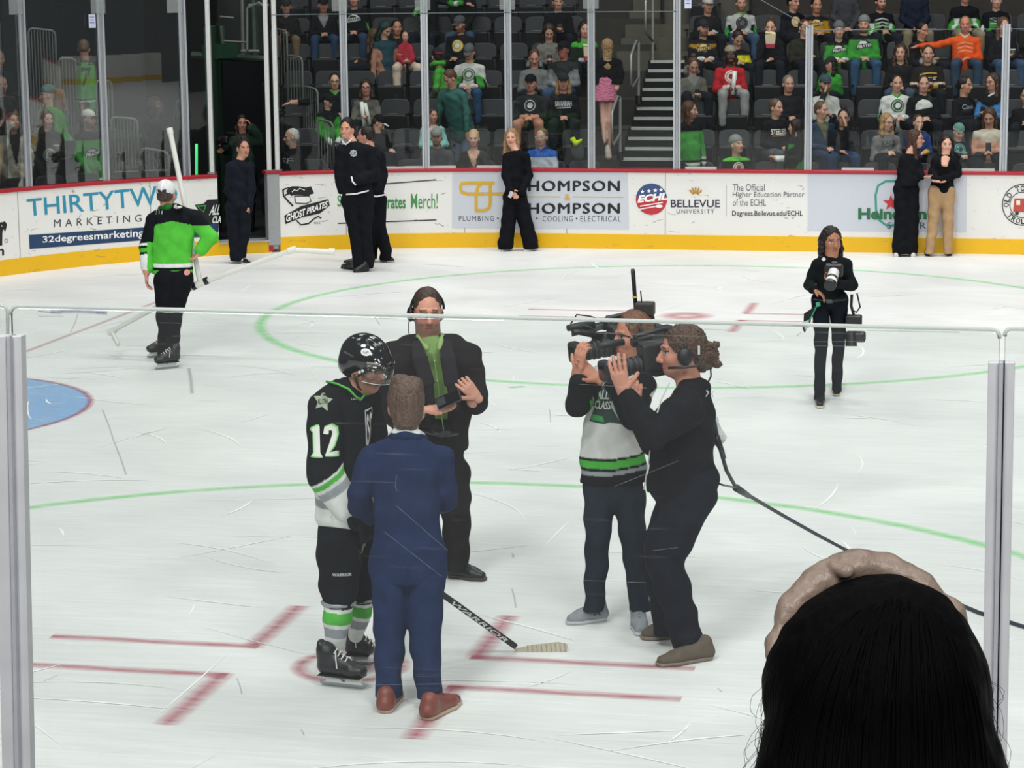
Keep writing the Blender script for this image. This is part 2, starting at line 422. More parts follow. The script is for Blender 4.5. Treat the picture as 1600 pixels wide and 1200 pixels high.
def mark_mat(name, col, alpha, soft=.35, nscale=6, aa=1, edge='V'):
    """paint seen through scratched ice: worn and soft edged"""
    m, N, L, b = newmat(name); b.inputs['Base Color'].default_value = (*lin(col), 1); b.inputs['Roughness'].default_value = .45; b.inputs['Specular IOR Level'].default_value = .2
    uv = N.new('ShaderNodeUVMap'); sp = N.new('ShaderNodeSeparateXYZ'); L.new(uv.outputs[0], sp.inputs[0])
    def math_(op, a, b_=None):
        n = N.new('ShaderNodeMath'); n.operation = op; n.use_clamp = op in ('ADD',) and False
        for i, q in enumerate((a, b_)):
            if q is None: continue
            if isinstance(q, (int, float)): n.inputs[i].default_value = q
            else: L.new(q, n.inputs[i])
        return n.outputs[0]
    d = math_('SUBTRACT', sp.outputs['Y'], .5); d = math_('ABSOLUTE', d); d = math_('SUBTRACT', .5, d)   # 0 at edges .5 mid
    tc = N.new('ShaderNodeTexCoord'); no = N.new('ShaderNodeTexNoise'); mp = N.new('ShaderNodeMapping'); mp.inputs['Scale'].default_value = (.7, 3, 1)
    no.inputs['Scale'].default_value = nscale; no.inputs['Detail'].default_value = 7; L.new(tc.outputs['Object'], mp.inputs[0]); L.new(mp.outputs[0], no.inputs[0])
    r = N.new('ShaderNodeMapRange'); r.inputs[1].default_value = 0; r.inputs[2].default_value = soft; r.inputs[3].default_value = 0; r.inputs[4].default_value = 1; L.new(d, r.inputs[0])
    r2 = N.new('ShaderNodeMapRange'); r2.inputs[1].default_value = .3; r2.inputs[2].default_value = .62; r2.inputs[3].default_value = alpha*.45; r2.inputs[4].default_value = alpha; L.new(no.outputs['Fac'], r2.inputs[0])
    a = math_('MULTIPLY', r.outputs[0], r2.outputs[0]); L.new(a, b.inputs['Alpha']); return m
def strip(name, pts, width, mat, z=.0015, par=None, closed=False):
    pts = [np.array(p, float) for p in pts]; n = len(pts); vs = []; fs = []
    for i in range(n):
        if closed: t = pts[(i+1) % n]-pts[i-1]
        else: t = pts[min(i+1, n-1)]-pts[max(i-1, 0)]
        t = t/np.linalg.norm(t); q = np.array([-t[1], t[0]])*width/2
        vs += [(*(pts[i]-q), z), (*(pts[i]+q), z)]
    for i in range(n if closed else n-1):
        j = (i+1) % n; fs.append((2*i, 2*j, 2*j+1, 2*i+1))
    me = bpy.data.meshes.new(name); me.from_pydata([tuple(map(float, v)) for v in vs], [], fs); uvl = me.uv_layers.new(name='UVMap')
    for p in me.polygons:
        for li in p.loop_indices: uvl.data[li].uv = (0, me.loops[li].vertex_index % 2)
    return link(name, me, mat, par or floor)
RED = mark_mat('red_line_paint', 'b8405c', .60, .5); GRN = mark_mat('green_line_paint', '6cdc70', .58, .5); GRN2 = mark_mat('green_line_paint_faint', '78e080', .6, .5)
REDF = mark_mat('red_far_paint', 'c04a5e', .5, .45); BLUE = mark_mat('blue_crease_paint', '8cb8e4', .9, .12, 9)
def circ(cx, cy, r, n=120, a0=0, a1=360): return [(cx+r*math.cos(math.radians(a0+(a1-a0)*i/n)), cy+r*math.sin(math.radians(a0+(a1-a0)*i/n))) for i in range(n)]
N0 = (6.1, 6.25); N1 = (6.12, 19.6)
strip('faceoff_circle', circ(*N0, 4.62), .15, GRN, closed=True); strip('faceoff_circle', circ(*N1, 4.57), .17, GRN2, closed=True)
strip('faceoff_dot_ring', circ(*N0, .27, 40), .12, RED, closed=True); strip('faceoff_dot_ring', circ(*N0, .12, 24), .14, mark_mat('pale_red', 'd87a88', .35), closed=True)
strip('faceoff_dot', circ(*N1, .16, 24), .34, REDF, closed=True)
for (cx, cy), M, wd in ((N0, RED, .125), (N1, REDF, .12)):
    for sx in (-1, 1):
        for sy in (-1, 1):
            q = .62; yy = .27
            strip('hash_mark', [(cx+sx*(q+1.17), cy+sy*yy), (cx+sx*(q+.6), cy+sy*yy), (cx+sx*(q-.03), cy+sy*yy)], wd, M, .0018)
            strip('hash_mark', [(cx+sx*q, cy+sy*(yy-.03)), (cx+sx*q, cy+sy*(yy+.45)), (cx+sx*q, cy+sy*(yy+.85))], wd*1.25, M, .0021)
strip('goal_line', [(0, 11.0+i*.5) for i in range(28)], .10, mark_mat('goal_line_paint', 'b54a62', .42, .5))
strip('trapezoid_line', [(-.05, 16.05), (-1.6, 16.6)], .06, REDF)
cr = circ(0, 12.95, 1.83, 48, -90, 93)
P = [(0, 12.95)]+cr; me = tri_mesh([(x, y, .0015) for x, y in P], [(0, i, i+1) for i in range(1, len(P)-1)], 'crease')
uvl = me.uv_layers.new(name='UVMap')
for p in me.polygons:
    for li in p.loop_indices: uvl.data[li].uv = (0, .5)
link('goal_crease', me, BLUE, floor); strip('goal_crease_border', cr, .09, RED, .003)
for (u, v, du, dv, wd) in ((795, 606, 24, -2, .12), (1230, 347, 60, 3, .2)): strip('green_tick_mark', [G(u, v)[:2], G(u+du/2, v+dv/2)[:2], G(u+du, v+dv)[:2]], wd, GRN2)
SC = mark_mat('scuff_grey', '5f6466', .38, .5, 20); SCW = mark_mat('scuff_soft', '888e90', .45, .5, 4)
for (u0, v0, u1, v1, wd) in ((160, 640, 178, 690, .02), (178, 690, 197, 742, .02), (295, 575, 300, 615, .05), (110, 520, 122, 490, .02), (68, 1065, 90, 1055, .012), (370, 1060, 378, 1085, .012), (858, 640, 860, 660, .015),
                             (800, 920, 806, 950, .015), (1385, 900, 1390, 915, .015), (1040, 868, 1080, 870, .012), (925, 620, 926, 640, .01), (470, 1140, 475, 1150, .01), (1120, 1075, 1128, 1082, .012), (800, 865, 802, 872, .02)):
    strip('skate_scuff', [G(u0, v0)[:2], G((u0+u1)/2+1, (v0+v1)/2)[:2], G(u1, v1)[:2]], wd, SC)

rs = random.Random(11); vs = []; fs = []
for i in range(420):
    Yd = .8+23*rs.random()**1.6; x = -3+15*rs.random(); a = rs.uniform(0, PI); L_ = rs.uniform(.25, 1.3); cv = rs.uniform(-.9, .9); wd = rs.uniform(.003, .008)*(1+Yd*.04); n = 9; k0 = len(vs)
    for j in range(n+1):
        t = j/n; aa = a+cv*t; x += math.cos(aa)*L_/n; Yd += math.sin(aa)*L_/n; wj = wd*math.sin(PI*min(max(t, .03), .97)); Y_ = min(max(Yd, .1), 25.3)
        vs += [(x-math.sin(aa)*wj, Y_+math.cos(aa)*wj, .0026), (x+math.sin(aa)*wj, Y_-math.cos(aa)*wj, .0026)]
    for j in range(n): fs.append((k0+2*j, k0+2*j+1, k0+2*j+3, k0+2*j+2))
me = bpy.data.meshes.new('skate_scratches'); me.from_pydata(vs, [], fs)
sk = link('skate_scratches', me, flat('f4f7f6', .5, nz=.02, name='shaved_ice'), floor); sk['kind'] = 'stuff'

# ================================================================ FAR BOARDS
RC = 6.65; AC = np.array([3.3, 25.91-RC])
def path(s, off=0.0):
    """point on the boards at arc length s (0 = where the straight part begins), off = towards the ice"""
    if s >= 0: return np.array([AC[0]+s, 25.91-off])
    a = PI/2-s/RC; return AC+(RC-off)*np.array([math.cos(a), math.sin(a)])
_S = np.linspace(-9, 12, 1500); _UV = np.array([proj([*path(s), .6])[0] for s in _S])
def s_at(u, v=330):
    s = float(np.interp(u, _UV, _S)); 
    for _ in range(3):
        z = z_at(s, v); e = proj([*path(s), z])[0]-u; s -= e/110
    return s
def z_at(s, v):
    a = proj([*path(s), 0])[1]; b = proj([*path(s), 1])[1]; return (v-a)/(b-a)
S_L = -8.9; S_G0 = s_at(341, 340); S_G1 = s_at(418, 340); S_G2 = s_at(437, 340); S_R = 9.0
print('S', S_G0, S_G1, S_G2, [(u, round(z_at(s_at(u), v), 3)) for u, v in ((0, 294), (200, 275), (700, 266), (1500, 270))])
def wallstrip(name, s0, s1, z0, z1, off, thick, mat, par=None, bev=0, kind=False):
    n = max(1, int(abs(s1-s0)/.12)) if s0 < 0 else 1
    ss = [s0+(s1-s0)*i/n for i in range(n+1)]
    if s0 < 0 < s1: ss = [s0+(0-s0)*i/n for i in range(n+1)]+[s1]
    vs = []; fs = []
    for s in ss:
        a = path(s, off); b = path(s, off-thick); vs += [(*a, z0), (*a, z1), (*b, z1), (*b, z0)]
    for i in range(len(ss)-1):
        for k in range(4): fs.append((4*i+k, 4*i+(k+1) % 4, 4*i+4+(k+1) % 4, 4*i+4+k))
    fs += [(3, 2, 1, 0), (4*len(ss)-4, 4*len(ss)-3, 4*len(ss)-2, 4*len(ss)-1)]
    mb = MB().add(vs, fs); o = mb.build(name, mat, par, bevel=bev)
    if kind: o['kind'] = 'structure'
    return o
def board_mat(name, col, mk=.5):
    m = flat(col, .35, 0, .4, .03, 3, name=name).copy(); N = m.node_tree.nodes; L = m.node_tree.links; b = N['Principled BSDF']
    tc = N.new('ShaderNodeTexCoord'); mp = N.new('ShaderNodeMapping'); mp.inputs['Rotation'].default_value = (0, .5, .3); mp.inputs['Scale'].default_value = (1.2, 1.2, 4)
    no = N.new('ShaderNodeTexNoise'); no.inputs['Scale'].default_value = 4.5; no.inputs['Detail'].default_value = 8; no.inputs['Distortion'].default_value = 1.2
    L.new(tc.outputs['Object'], mp.inputs[0]); L.new(mp.outputs[0], no.inputs[0])
    r = N.new('ShaderNodeMapRange'); r.inputs[1].default_value = .655; r.inputs[2].default_value = .69; r.inputs[3].default_value = 0; r.inputs[4].default_value = mk; L.new(no.outputs['Fac'], r.inputs[0])
    old = b.inputs['Base Color'].links[0].from_socket; mx = N.new('ShaderNodeMix'); mx.data_type = 'RGBA'; mx.inputs[7].default_value = (.12, .12, .13, 1)
    L.new(r.outputs[0], mx.inputs[0]); L.new(old, mx.inputs[6]); L.new(mx.outputs[2], b.inputs['Base Color']); return m
BW = board_mat('dasher_white', 'e6e6e2', .6); BY = board_mat('kick_yellow', 'e8b612', .35); BR = flat('a81c2c', .35, 0, .5, .05, name='cap_red')
WALLS = []
for nm, a, b in (('wall_left', S_L, S_G0), ('wall_back', S_G2, S_R)):
    wl = wallstrip(nm, a, b, .19, 1.04, 0, .12, BW, kind=True); WALLS.append(wl)
    wl['label'] = 'curved white advertising boards left of the gate' if a < -5 else 'white advertising boards across the far side'
    wallstrip('kick_plate', a, b, 0, .2, .012, .12, BY, wl); wallstrip('cap_rail', a, b, 1.035, 1.08, .03, .2, BR, wl, .008)
WL, WB = WALLS
# board joints (thin dark seams) and white foot caps on the rail
for s in [s_at(u) for u in (540, 725, 885, 1039, 1302)]+[s_at(u) for u in (28, 235)]:
    wallstrip('board_seam', s, s+.010, .02, 1.03, .002, .01, flat('8d8f8d', .7), WL if s < S_G0 else WB)
for u in (610, 645, 690, 1095, 1340, 1528, 770):
    s = s_at(u); 
    for q in (-.22, ): wallstrip('white_sill_block', s+q, s+.2, 1.08, 1.11, -.06, .06, flat('e6e6e6', .5), WB)
wb_ = wallstrip('wall_back', S_R, 54, .19, 1.04, 0, .12, BW, kind=True); wb_['label'] = 'white boards continuing to the right'; wallstrip('kick_plate', S_R, 54, 0, .2, .012, .12, BY, wb_); wallstrip('cap_rail', S_R, 54, 1.035, 1.08, .03, .2, BR, wb_)
wr_ = MB().box((57.3, 13, .6), (.2, 26, .9)).build('wall_right', BW, label='white end boards at the far right end'); wr_['kind'] = 'structure'; MB().box((57.25, 13, .1), (.2, 26, .2)).build('kick_plate', BY, wr_)
# gate: end post, threshold, red mark
gp = wallstrip('trim_1', S_G1, S_G2, .1, 1.06, .03, .16, flat('9da1a2', .5, .3, name='gate_end_steel'), kind=True, bev=.006); gp['label'] = 'grey steel end post of the boards at the gate'
wallstrip('cap_rail', S_G1-.02, S_G2, 1.06, 1.10, .04, .2, BR, gp)
th = wallstrip('trim_2', S_G0, S_G1+.05, 0, .15, .01, .3, BY, kind=True); th['label'] = 'yellow threshold under the open gate'
wallstrip('red_marker', s_at(420, 393), s_at(427, 393), .02, .13, .016, .01, BR, th)
wallstrip('sill_plate', S_G0, S_G2, .15, .17, .03, .35, flat('b9bcbb', .4, .4), th)

def on_board(geo, col, off=.0045, par=None, name='advert_lettering', rough=.5):
    """geo given in picture pixels of the boards"""
    P, F = geo; me = tri_mesh([(x, y, 0) for x, y in P], F, name); bm = bmesh.new(); bm.from_mesh(me); bmesh.ops.triangulate(bm, faces=bm.faces)
    for _ in range(5):
        es = [e for e in bm.edges if abs(e.verts[0].co.x-e.verts[1].co.x) > 16]
        if not es: break
        bmesh.ops.subdivide_edges(bm, edges=es, cuts=1); bmesh.ops.triangulate(bm, faces=bm.faces)
    sx = 0; n = 0
    for v in bm.verts:
        s = s_at(v.co.x, v.co.y); z = z_at(s, v.co.y); q = path(s, off); v.co = Vector((q[0], q[1], z)); sx += s; n += 1
    bmesh.ops.recalc_face_normals(bm, faces=bm.faces); bm.to_mesh(me); bm.free()
    return link(name, me, flat(col, rough, nz=.04), par or (WL if sx/n < S_G0 else WB))
def quad_text(txt, bl, br, tl, tr, **kw):
    """text in a pixel quadrilateral: bottom-left, bottom-right, top-left, top-right"""
    uv, fs, _ = text_geo(txt, **kw); bl, br, tl, tr = map(np.array, (bl, br, tl, tr)); out = []
    for a, b in uv: out.append(tuple((bl*(1-a)+br*a)*(1-b)+(tl*(1-a)+tr*a)*b))
    return out, fs
def rect_text(txt, x0, y0, x1, y1, **kw): return quad_text(txt, (x0, y1), (x1, y1), (x0, y0), (x1, y0), **kw)
# left board
on_board(quad_text('THIRTYTWO', (43, 338), (278, 318), (41, 311), (276, 287), bold=.008), '2b8fae')
on_board(quad_text('MARKETING', (84, 355), (221, 346), (84, 343), (221, 335), space=1.7), '3b3c45')
on_board(poly2((45, 367), (240, 354), (340, 349), (340, 369), (240, 374), (46, 389)), '1d3d63', name='advert_banner')
on_board(quad_text('32degreesmarketing.com', (66, 382), (262, 371), (66, 369), (262, 354), bold=.012), 'f2f2f2', .008)
on_board(quad_text('r', (-2, 384), (10, 382), (-2, 347), (11, 345), bold=.05), '16171b'); on_board(ring2(9.5, 376, 2.2, 2.9), '16171b'); on_board(quad_text('n', (-4, 400), (6, 399), (-4, 389), (6, 388), bold=.02), '16171b')
# all classic crest, cut by the gate
on_board(poly2((304, 320), (318, 318), (324, 312), (341, 311), (341, 362), (328, 358), (322, 350), (316, 338)), '14171a', name='advert_emblem')
on_board(poly2((306, 321), (322, 320), (318, 332)), '3f9b4a', .008, name='advert_emblem'); on_board(poly2((310, 323), (320, 322), (317, 330)), '10151a', .010, name='advert_emblem')
on_board(quad_text('ALL', (326, 336), (342, 335), (329, 320), (344, 319), bold=.02, italic=.3), 'e8ece8', .012); on_board(quad_text('CLA', (331, 349), (345, 348), (332, 338), (345, 337), bold=.03, italic=.2), 'e8ece8', .012)
# pirates emblem: tricorn hat, hockey stick, lettering, feather tail
K = '101216'
on_board(poly2((447, 300), (450, 294), (456, 291), (466, 291), (478, 293), (486, 291), (488, 296), (491, 302), (484, 304), (482, 310), (474, 305), (462, 304), (455, 306), (452, 303)), K, name='advert_emblem')
on_board(line2([(456, 300), (460, 296), (464, 298), (468, 294), (476, 297)], 1.2), 'e9e9e6', .008, name='advert_emblem')
on_board(poly2((460, 306), (483, 306), (486, 314), (478, 318), (462, 317)), 'e3e6e2', .006, name='advert_emblem'); on_board(line2([(460, 306), (483, 306), (486, 314), (478, 318), (462, 317), (460, 306)], 1.6), K, .008, name='advert_emblem')
on_board(line2([(442, 296), (443, 306), (450, 314), (458, 322)], 2.6), K, name='advert_emblem'); on_board(line2([(443, 296), (451, 293), (450, 303), (445, 305)], 2.8), K, name='advert_emblem')
on_board(poly2((444, 337), (470, 322), (513, 311), (515, 321), (500, 333), (470, 340), (446, 350)), K, .006, name='advert_emblem')
on_board(quad_text('GHOST', (447, 347), (478, 336), (447, 335), (477, 325), bold=.03, italic=.2), 'f0f0ee', .010); on_board(quad_text('PIRATES', (479, 335), (512, 323), (479, 325), (512, 313), bold=.03, italic=.2), 'f0f0ee', .010)
on_board(poly2((463, 343), (478, 341), (486, 337), (490, 342), (482, 349), (470, 351)), 'dfe2df', .006, name='advert_emblem'); on_board(line2([(463, 344), (470, 351), (482, 349), (490, 342), (497, 338), (502, 341)], 2.2), K, .008, name='advert_emblem')
on_board(rect_text('ECHL', 491, 347, 501, 350), '44464c')
# merch text
on_board(line2([(528, 293), (681, 281)], 1.8), '3a3448', name='advert_rule'); on_board(line2([(528, 349), (682, 343.5)], 1.8), '3a3448', name='advert_rule')
on_board(rect_text('Shop', 527, 305, 560, 328, bold=.01), '3f8f4b'); on_board(rect_text('Ghost', 563, 304, 592, 327, bold=.01), '3f8f4b'); on_board(rect_text('Pirates', 595, 305, 634, 326, bold=.02), '3f8f4b'); on_board(rect_text('Merch!', 642, 302, 684, 326, bold=.006), '3f8f4b')
# grey blue advert field
on_board(poly2((707, 270), (981, 269), (983, 358), (706, 356)), 'c9ced6', .003, name='advert_field')
Yc = 'd6a92a'
on_board(line2([(773, 286), (732, 286), (721, 287), (719.5, 292), (721, 300), (730, 303), (745, 303), (759, 303)], 5), Yc, .007, name='advert_emblem')
on_board(line2([(744, 331), (744, 303), (747, 292), (752, 287)], 5), Yc, .007, name='advert_emblem'); on_board(line2([(743, 329), (757, 329), (764, 325), (766, 317), (766, 289)], 5), Yc, .009, name='advert_emblem'); on_board(line2([(760, 303), (795, 303)], 5), Yc, .007, name='advert_emblem')
on_board(rect_text('PLUMBING', 717, 337, 772, 345, space=1.25), '3c3c44'); on_board(disc2(778, 341, 1.4), '3c3c44'); on_board(rect_text('HEATING', 785, 337, 830, 345, space=1.25), '3c3c44'); on_board(disc2(839, 341, 1.4), '3c3c44')
on_board(rect_text('COOLING', 848, 337, 895, 346, space=1.25), '3c3c44'); on_board(disc2(901, 341.5, 1.4), '3c3c44'); on_board(rect_text('ELECTRICAL', 907, 337, 970, 346, space=1.25), '3c3c44')
for y_ in (282, 317):
    for dx_, dy_, of_ in ((-.9, .5, .0045), (.9, -.5, .0060), (0, 0, .0075)): on_board(rect_text('THOMPSON', 806+dx_, y_+.5+dy_, 968+dx_, y_+16.5+dy_, space=1.14), '17171c', of_)
on_board(rect_text('&', 882, 303, 892, 313, bold=.01), Yc, .01); on_board(line2([(806, 307.5), (876, 307.5)], 1.4), Yc, name='advert_rule'); on_board(line2([(896, 307.5), (974, 308)], 1.4), Yc, name='advert_rule')
# league emblem + university
on_board(disc2(1018, 311, 24.5), 'bf2a38', name='advert_emblem'); on_board(disc2(1018, 311, 24.4, 24.4, 24, -170, -10), '2f4b7f', .006, name='advert_emblem')
for q in (1004, 1014, 1024, 1033): on_board(star2(q, 298-(q-1018)*.1, 3.6, rot=-90), 'f2f2f0', .009, name='advert_emblem')
on_board(quad_text('ECHL', (996, 317), (1043, 312), (998, 305), (1044, 300), bold=.05, italic=.1), 'f2f2f0', .010); on_board(line2([(1000, 322), (1036, 316)], 1.6), 'f2f2f0', .009); on_board(line2([(998, 327), (1026, 322)], 1.6), 'f2f2f0', .009); on_board(disc2(1030, 322, 5.5, 2.6), 'f2f2f0', .010)
on_board(ring2(1043, 331, 1.2, 1.8), '555', .006) if False else None
on_board(rect_text('BELLEVUE', 1048, 312, 1125, 324, bold=.012), '2a2a48'); on_board(rect_text('UNIVERSITY', 1057, 327, 1116, 333.5, space=1.25), '43435c')
for i in range(5):
    a = math.radians(-50+25*i); cx, cy = 1087, 306; on_board(line2([(cx+4*math.sin(a), cy-4*math.cos(a)), (cx+14*math.sin(a)*.9, cy-14*math.cos(a))], 2.8), 'b98a3a', .006, name='advert_emblem')
on_board(line2([(1135, 289), (1135, 338)], .9), 'a9a9ad', name='advert_rule')
for t, y, x1 in (('The Official', 292.5, 1195), ('Higher Education Partner', 304.5, 1257), ('of the ECHL', 316, 1197)): on_board(rect_text(t, 1145, y-5, x1, y+5.5), '5d5d66')
on_board(rect_text('Degrees.Bellevue.edu/ECHL', 1144, 329, 1254, 339.5, bold=.012), '2c2c34')
# right: beer advert on grey blue, then round old town emblem
on_board(poly2((1262, 272), (1511, 274), (1510, 363), (1262, 360)), 'c9ced8', .003, name='advert_field')
on_board(line2([(1408, 352), (1385, 352), (1374, 344), (1369, 328), (1368, 305), (1372, 290), (1384, 283), (1408, 283)], 3.5), '2f9a86', .007, name='advert_emblem')
on_board(star2(1392, 317, 13, rot=-90, inner=.42), 'c7303a', .009, name='advert_emblem'); on_board(rect_text('Heineken', 1341, 325, 1448, 343, bold=.045), '1f6b45', .011); on_board(rect_text('SILVER', 1386, 347, 1447, 357, space=1.3, bold=.01), '2e5a66', .011)
cx, cy = 1598, 320
on_board(ring2(cx, cy, 31, 32.5), '2a2a2e', .006, name='advert_emblem'); on_board(ring2(cx, cy, 19.5, 20.7), '2a2a2e', .006, name='advert_emblem')
def arc_text(txt, r, a0, step, h, wd, flip=False):
    gs = []
    for i, chh in enumerate(txt):
        if chh == ' ': continue
        a = math.radians(a0+step*i); uv, fs, _ = text_geo(chh, bold=.02); rx, ry = math.cos(a), math.sin(a)   # px: y down
        o = np.array([cx+r*rx, cy+r*ry]); upv = np.array([rx, ry])*(-1 if flip else 1); rt = np.array([-upv[1], upv[0]])
        gs.append(([tuple(o+rt*(x-.5)*wd+upv*(y-.5)*h) for x, y in uv], fs))
    return merge2(*gs)
on_board(arc_text('OLD TOWN', 25.8, -180, 18, 8.5, 6.5), '2a2a2e', .007); on_board(arc_text('TROLLEY', 25.8, 140, -17, 8.5, 6.5, True), '2a2a2e', .007); on_board(disc2(cx-29, cy+11, 1), '2a2a2e', .007)
on_board(poly2((1585, 310), (1612, 310), (1612, 331), (1583, 331)), 'b8443a', .007, name='advert_emblem'); on_board(poly2((1588, 313), (1594, 313), (1594, 320), (1588, 320)), 'e8e0d0', .009, name='advert_emblem'); on_board(disc2(1589, 333, 3), '2a2a2e', .008, name='advert_emblem')

# ================================================================ FAR GLASS
def post(name, s, z0, z1, wd, mat, label, dep=.06, off=-.04):
    a = path(s, off); t = nrm(np.append(path(s+.05)-path(s-.05), 0)); n = np.cross(t, UP); R = np.array([t, n, UP]).T
    m = MB(); c = np.array([a[0], a[1], (z0+z1)/2]); m.box(c, (wd*.42, dep, z1-z0), R)
    r = root(name, (a[0], a[1], z0), label, 'post', 'glass posts above the far boards')
    m.build('post_core', mat, r, bevel=.004)
    for q in (-1, 1): MB().box(c+t*q*wd*.36+n*dep*.3, (wd*.28, dep*.5, z1-z0), R).build('glazing_channel', flat('b9bdc4', .35, .6, name='channel_alu'), r, bevel=.003)
    return r
POSTS = [(42, 3.75), (163, 3.75), (289, 3.75), (541, 3.75), (666, 3.75), (795, 3.75), (924, 3.75), (1057, 3.75), (1262, 2.98), (1567, 2.98)]
plab = {42: 'leftmost aluminium glass post, beside the woman in white fleece', 163: 'aluminium glass post at the capped man in the green jersey', 289: 'aluminium glass post in front of the dark doorway',
        541: 'aluminium glass post above the two men in varsity jackets', 666: 'aluminium glass post beside the capped man in grey jacket', 795: 'aluminium glass post above the woman in black suit',
        924: 'aluminium glass post left of the lit stairs', 1057: 'aluminium glass post right of the stairs', 1262: 'short aluminium glass post beside the girl in green', 1567: 'short aluminium glass post at the right edge'}
sp = {}
for u, z1 in POSTS:
    s = s_at(u+4 if u < 300 else u, 268); sp[u] = s; post('glass_post', s, 1.08, z1, .1, METAL, plab[u])
WPOST = flat('dcdedc', .4, .2, name='white_gate_post')
for u, lab in ((333, 'white post at the left side of the open gate'), (422, 'white post at the right side of the open gate'), (435, 'white post on the board end beside the bald man')):
    s = s_at(u, 275); sp[u] = s; a = path(s, -.03)
    r = root('gate_post', (a[0], a[1], 1.08), lab, 'post'); MB().box((a[0], a[1], 2.45), (.055, .055, 2.74)).build('post_tube', WPOST, r, bevel=.008); MB().box((a[0], a[1], 1.1), (.1, .1, .03)).build('foot_plate', METAL, r, bevel=.004)
def pane(name, s0, s1, z1a, z1b, label, z0=1.085):
    n = max(1, int((s1-s0)/.25)) if s0 < 0 else 1; vs = []; fs = []
    for i in range(n+1):
        t = i/n; s = s0+(s1-s0)*t; a = path(s, -.035); b = path(s, -.047); z = z1a+(z1b-z1a)*t; vs += [(*a, z0), (*a, z), (*b, z), (*b, z0)]
    for i in range(n):
        for k in range(4): fs.append((4*i+k, 4*i+(k+1) % 4, 4*i+4+(k+1) % 4, 4*i+4+k))
    fs += [(3, 2, 1, 0), (4*n, 4*n+1, 4*n+2, 4*n+3)]
    o = MB().add(vs, fs).build(name, GLASS_LEFT if s0 < S_G0-.5 else GLASS_FAR); tag(o, label, 'glass pane', 'glass panes above the far boards'); return o
pn = [(S_L, 42, 3.7, 3.7, 'clear glass pane at the left edge of the photo, left of its first post'), (42, 163, 3.7, 3.7, 'clear glass pane in front of the woman in white fleece'), (163, 289, 3.7, 3.7, 'clear glass pane right of the green jersey fan, before the low railings'), (289, 333, 3.7, 3.7, 'narrow glass pane in front of the dark doorway, left of the gate'),
      (435, 541, 3.7, 3.7, 'clear glass pane in front of the bald man in black jacket'), (541, 666, 3.7, 3.7, 'clear glass pane behind the shorter varsity jacket man'), (666, 795, 3.7, 3.7, 'clear glass pane in front of the bending man in teal shirt'),
      (795, 924, 3.7, 3.7, 'clear glass pane in front of the man in blue and white jersey'), (924, 1057, 3.7, 3.7, 'clear glass pane in front of the lit stairs'), (1057, 1262, 3.62, 2.93, 'clear glass pane with sloping top in front of the grey beanie man'),
      (1262, 1567, 2.9, 2.9, 'low clear glass pane behind the two women talking'), (1567, S_R, 2.9, 2.9, 'low clear glass pane cut by the right edge')]
for a, b, z0, z1, lab in pn:
    s0 = sp.get(a, a) if isinstance(a, int) else a; s1 = sp.get(b, b) if isinstance(b, int) else b
    pane('safety_glass', s0+.02, s1-.02, z0, z1, lab)
# clear brackets and net line
for u, lab in zip((36, 163, 281, 536, 664, 795, 924), ('at the left edge above the woman in white fleece', 'beside the paper notice', 'before the dark doorway', 'above the two varsity jackets', 'above the capped man in grey jacket', 'above the woman in black suit', 'left of the lit stairs')):
    s = s_at(u, 268); a = path(s, .0); z1 = 3.53-(30)*depth([*a, 3])/FPX; t = nrm(np.append(path(s+.05)-path(s-.05), 0)); R = np.array([t, np.cross(t, UP), UP]).T
    c = np.array([a[0], a[1], z1+.03]); q = MB().box(c, (.21, .008, .19), R).build('post_bracket', glassmat('clear_bracket', .16), None, bevel=.003)
    tag(q, 'clear plastic plate on the post '+lab, 'bracket', 'clear plates on the glass posts')
CABLE = flat('5c666a', .5, .3)
pts = [(*path(s, .02), 3.17) for s in np.linspace(s_at(430, 268), s_at(1057, 268), 12)]
tag(MB().tube(pts, .006, 6).build('net_cable', CABLE), 'thin steel cable running level across the tall far glass', 'cable')
pts = [(*path(s_at(1115, 268), .02), 3.66), (*path(s_at(1262, 268), .02), 2.95)]
tag(MB().tube(pts, .006, 6).build('sloping_cable', CABLE), 'thin steel cable sloping down to the short glass post', 'cable')
tag(MB().tube([(*path(sp[1262], -.04), 2.915), (*path(S_R, -.04), 2.915)], .007, 6).build('glass_edge_trim', CABLE), 'thin grey trim along the top of the low glass at right', 'trim')
# paper notes stuck on the glass
for u, v, lab in ((144, 33, 'white paper notice taped to the glass above the green jersey'), (1075, 3, 'small white paper notice taped on the glass right of the stairs')):
    P = atD(u, v, depth([*path(s_at(u, 268)), 3])-.02)
    o = MB().box(P, (.09, .006, .17)).build('paper_notice', flat('cfd3e6', .8)); tag(o, lab, 'sign')
    for i in range(3): MB().box(P+V3(0, -.005, .05-.035*i), (.06-.015*(i % 2), .003, .008)).build('text_line', flat('4a55a0', .8), o)

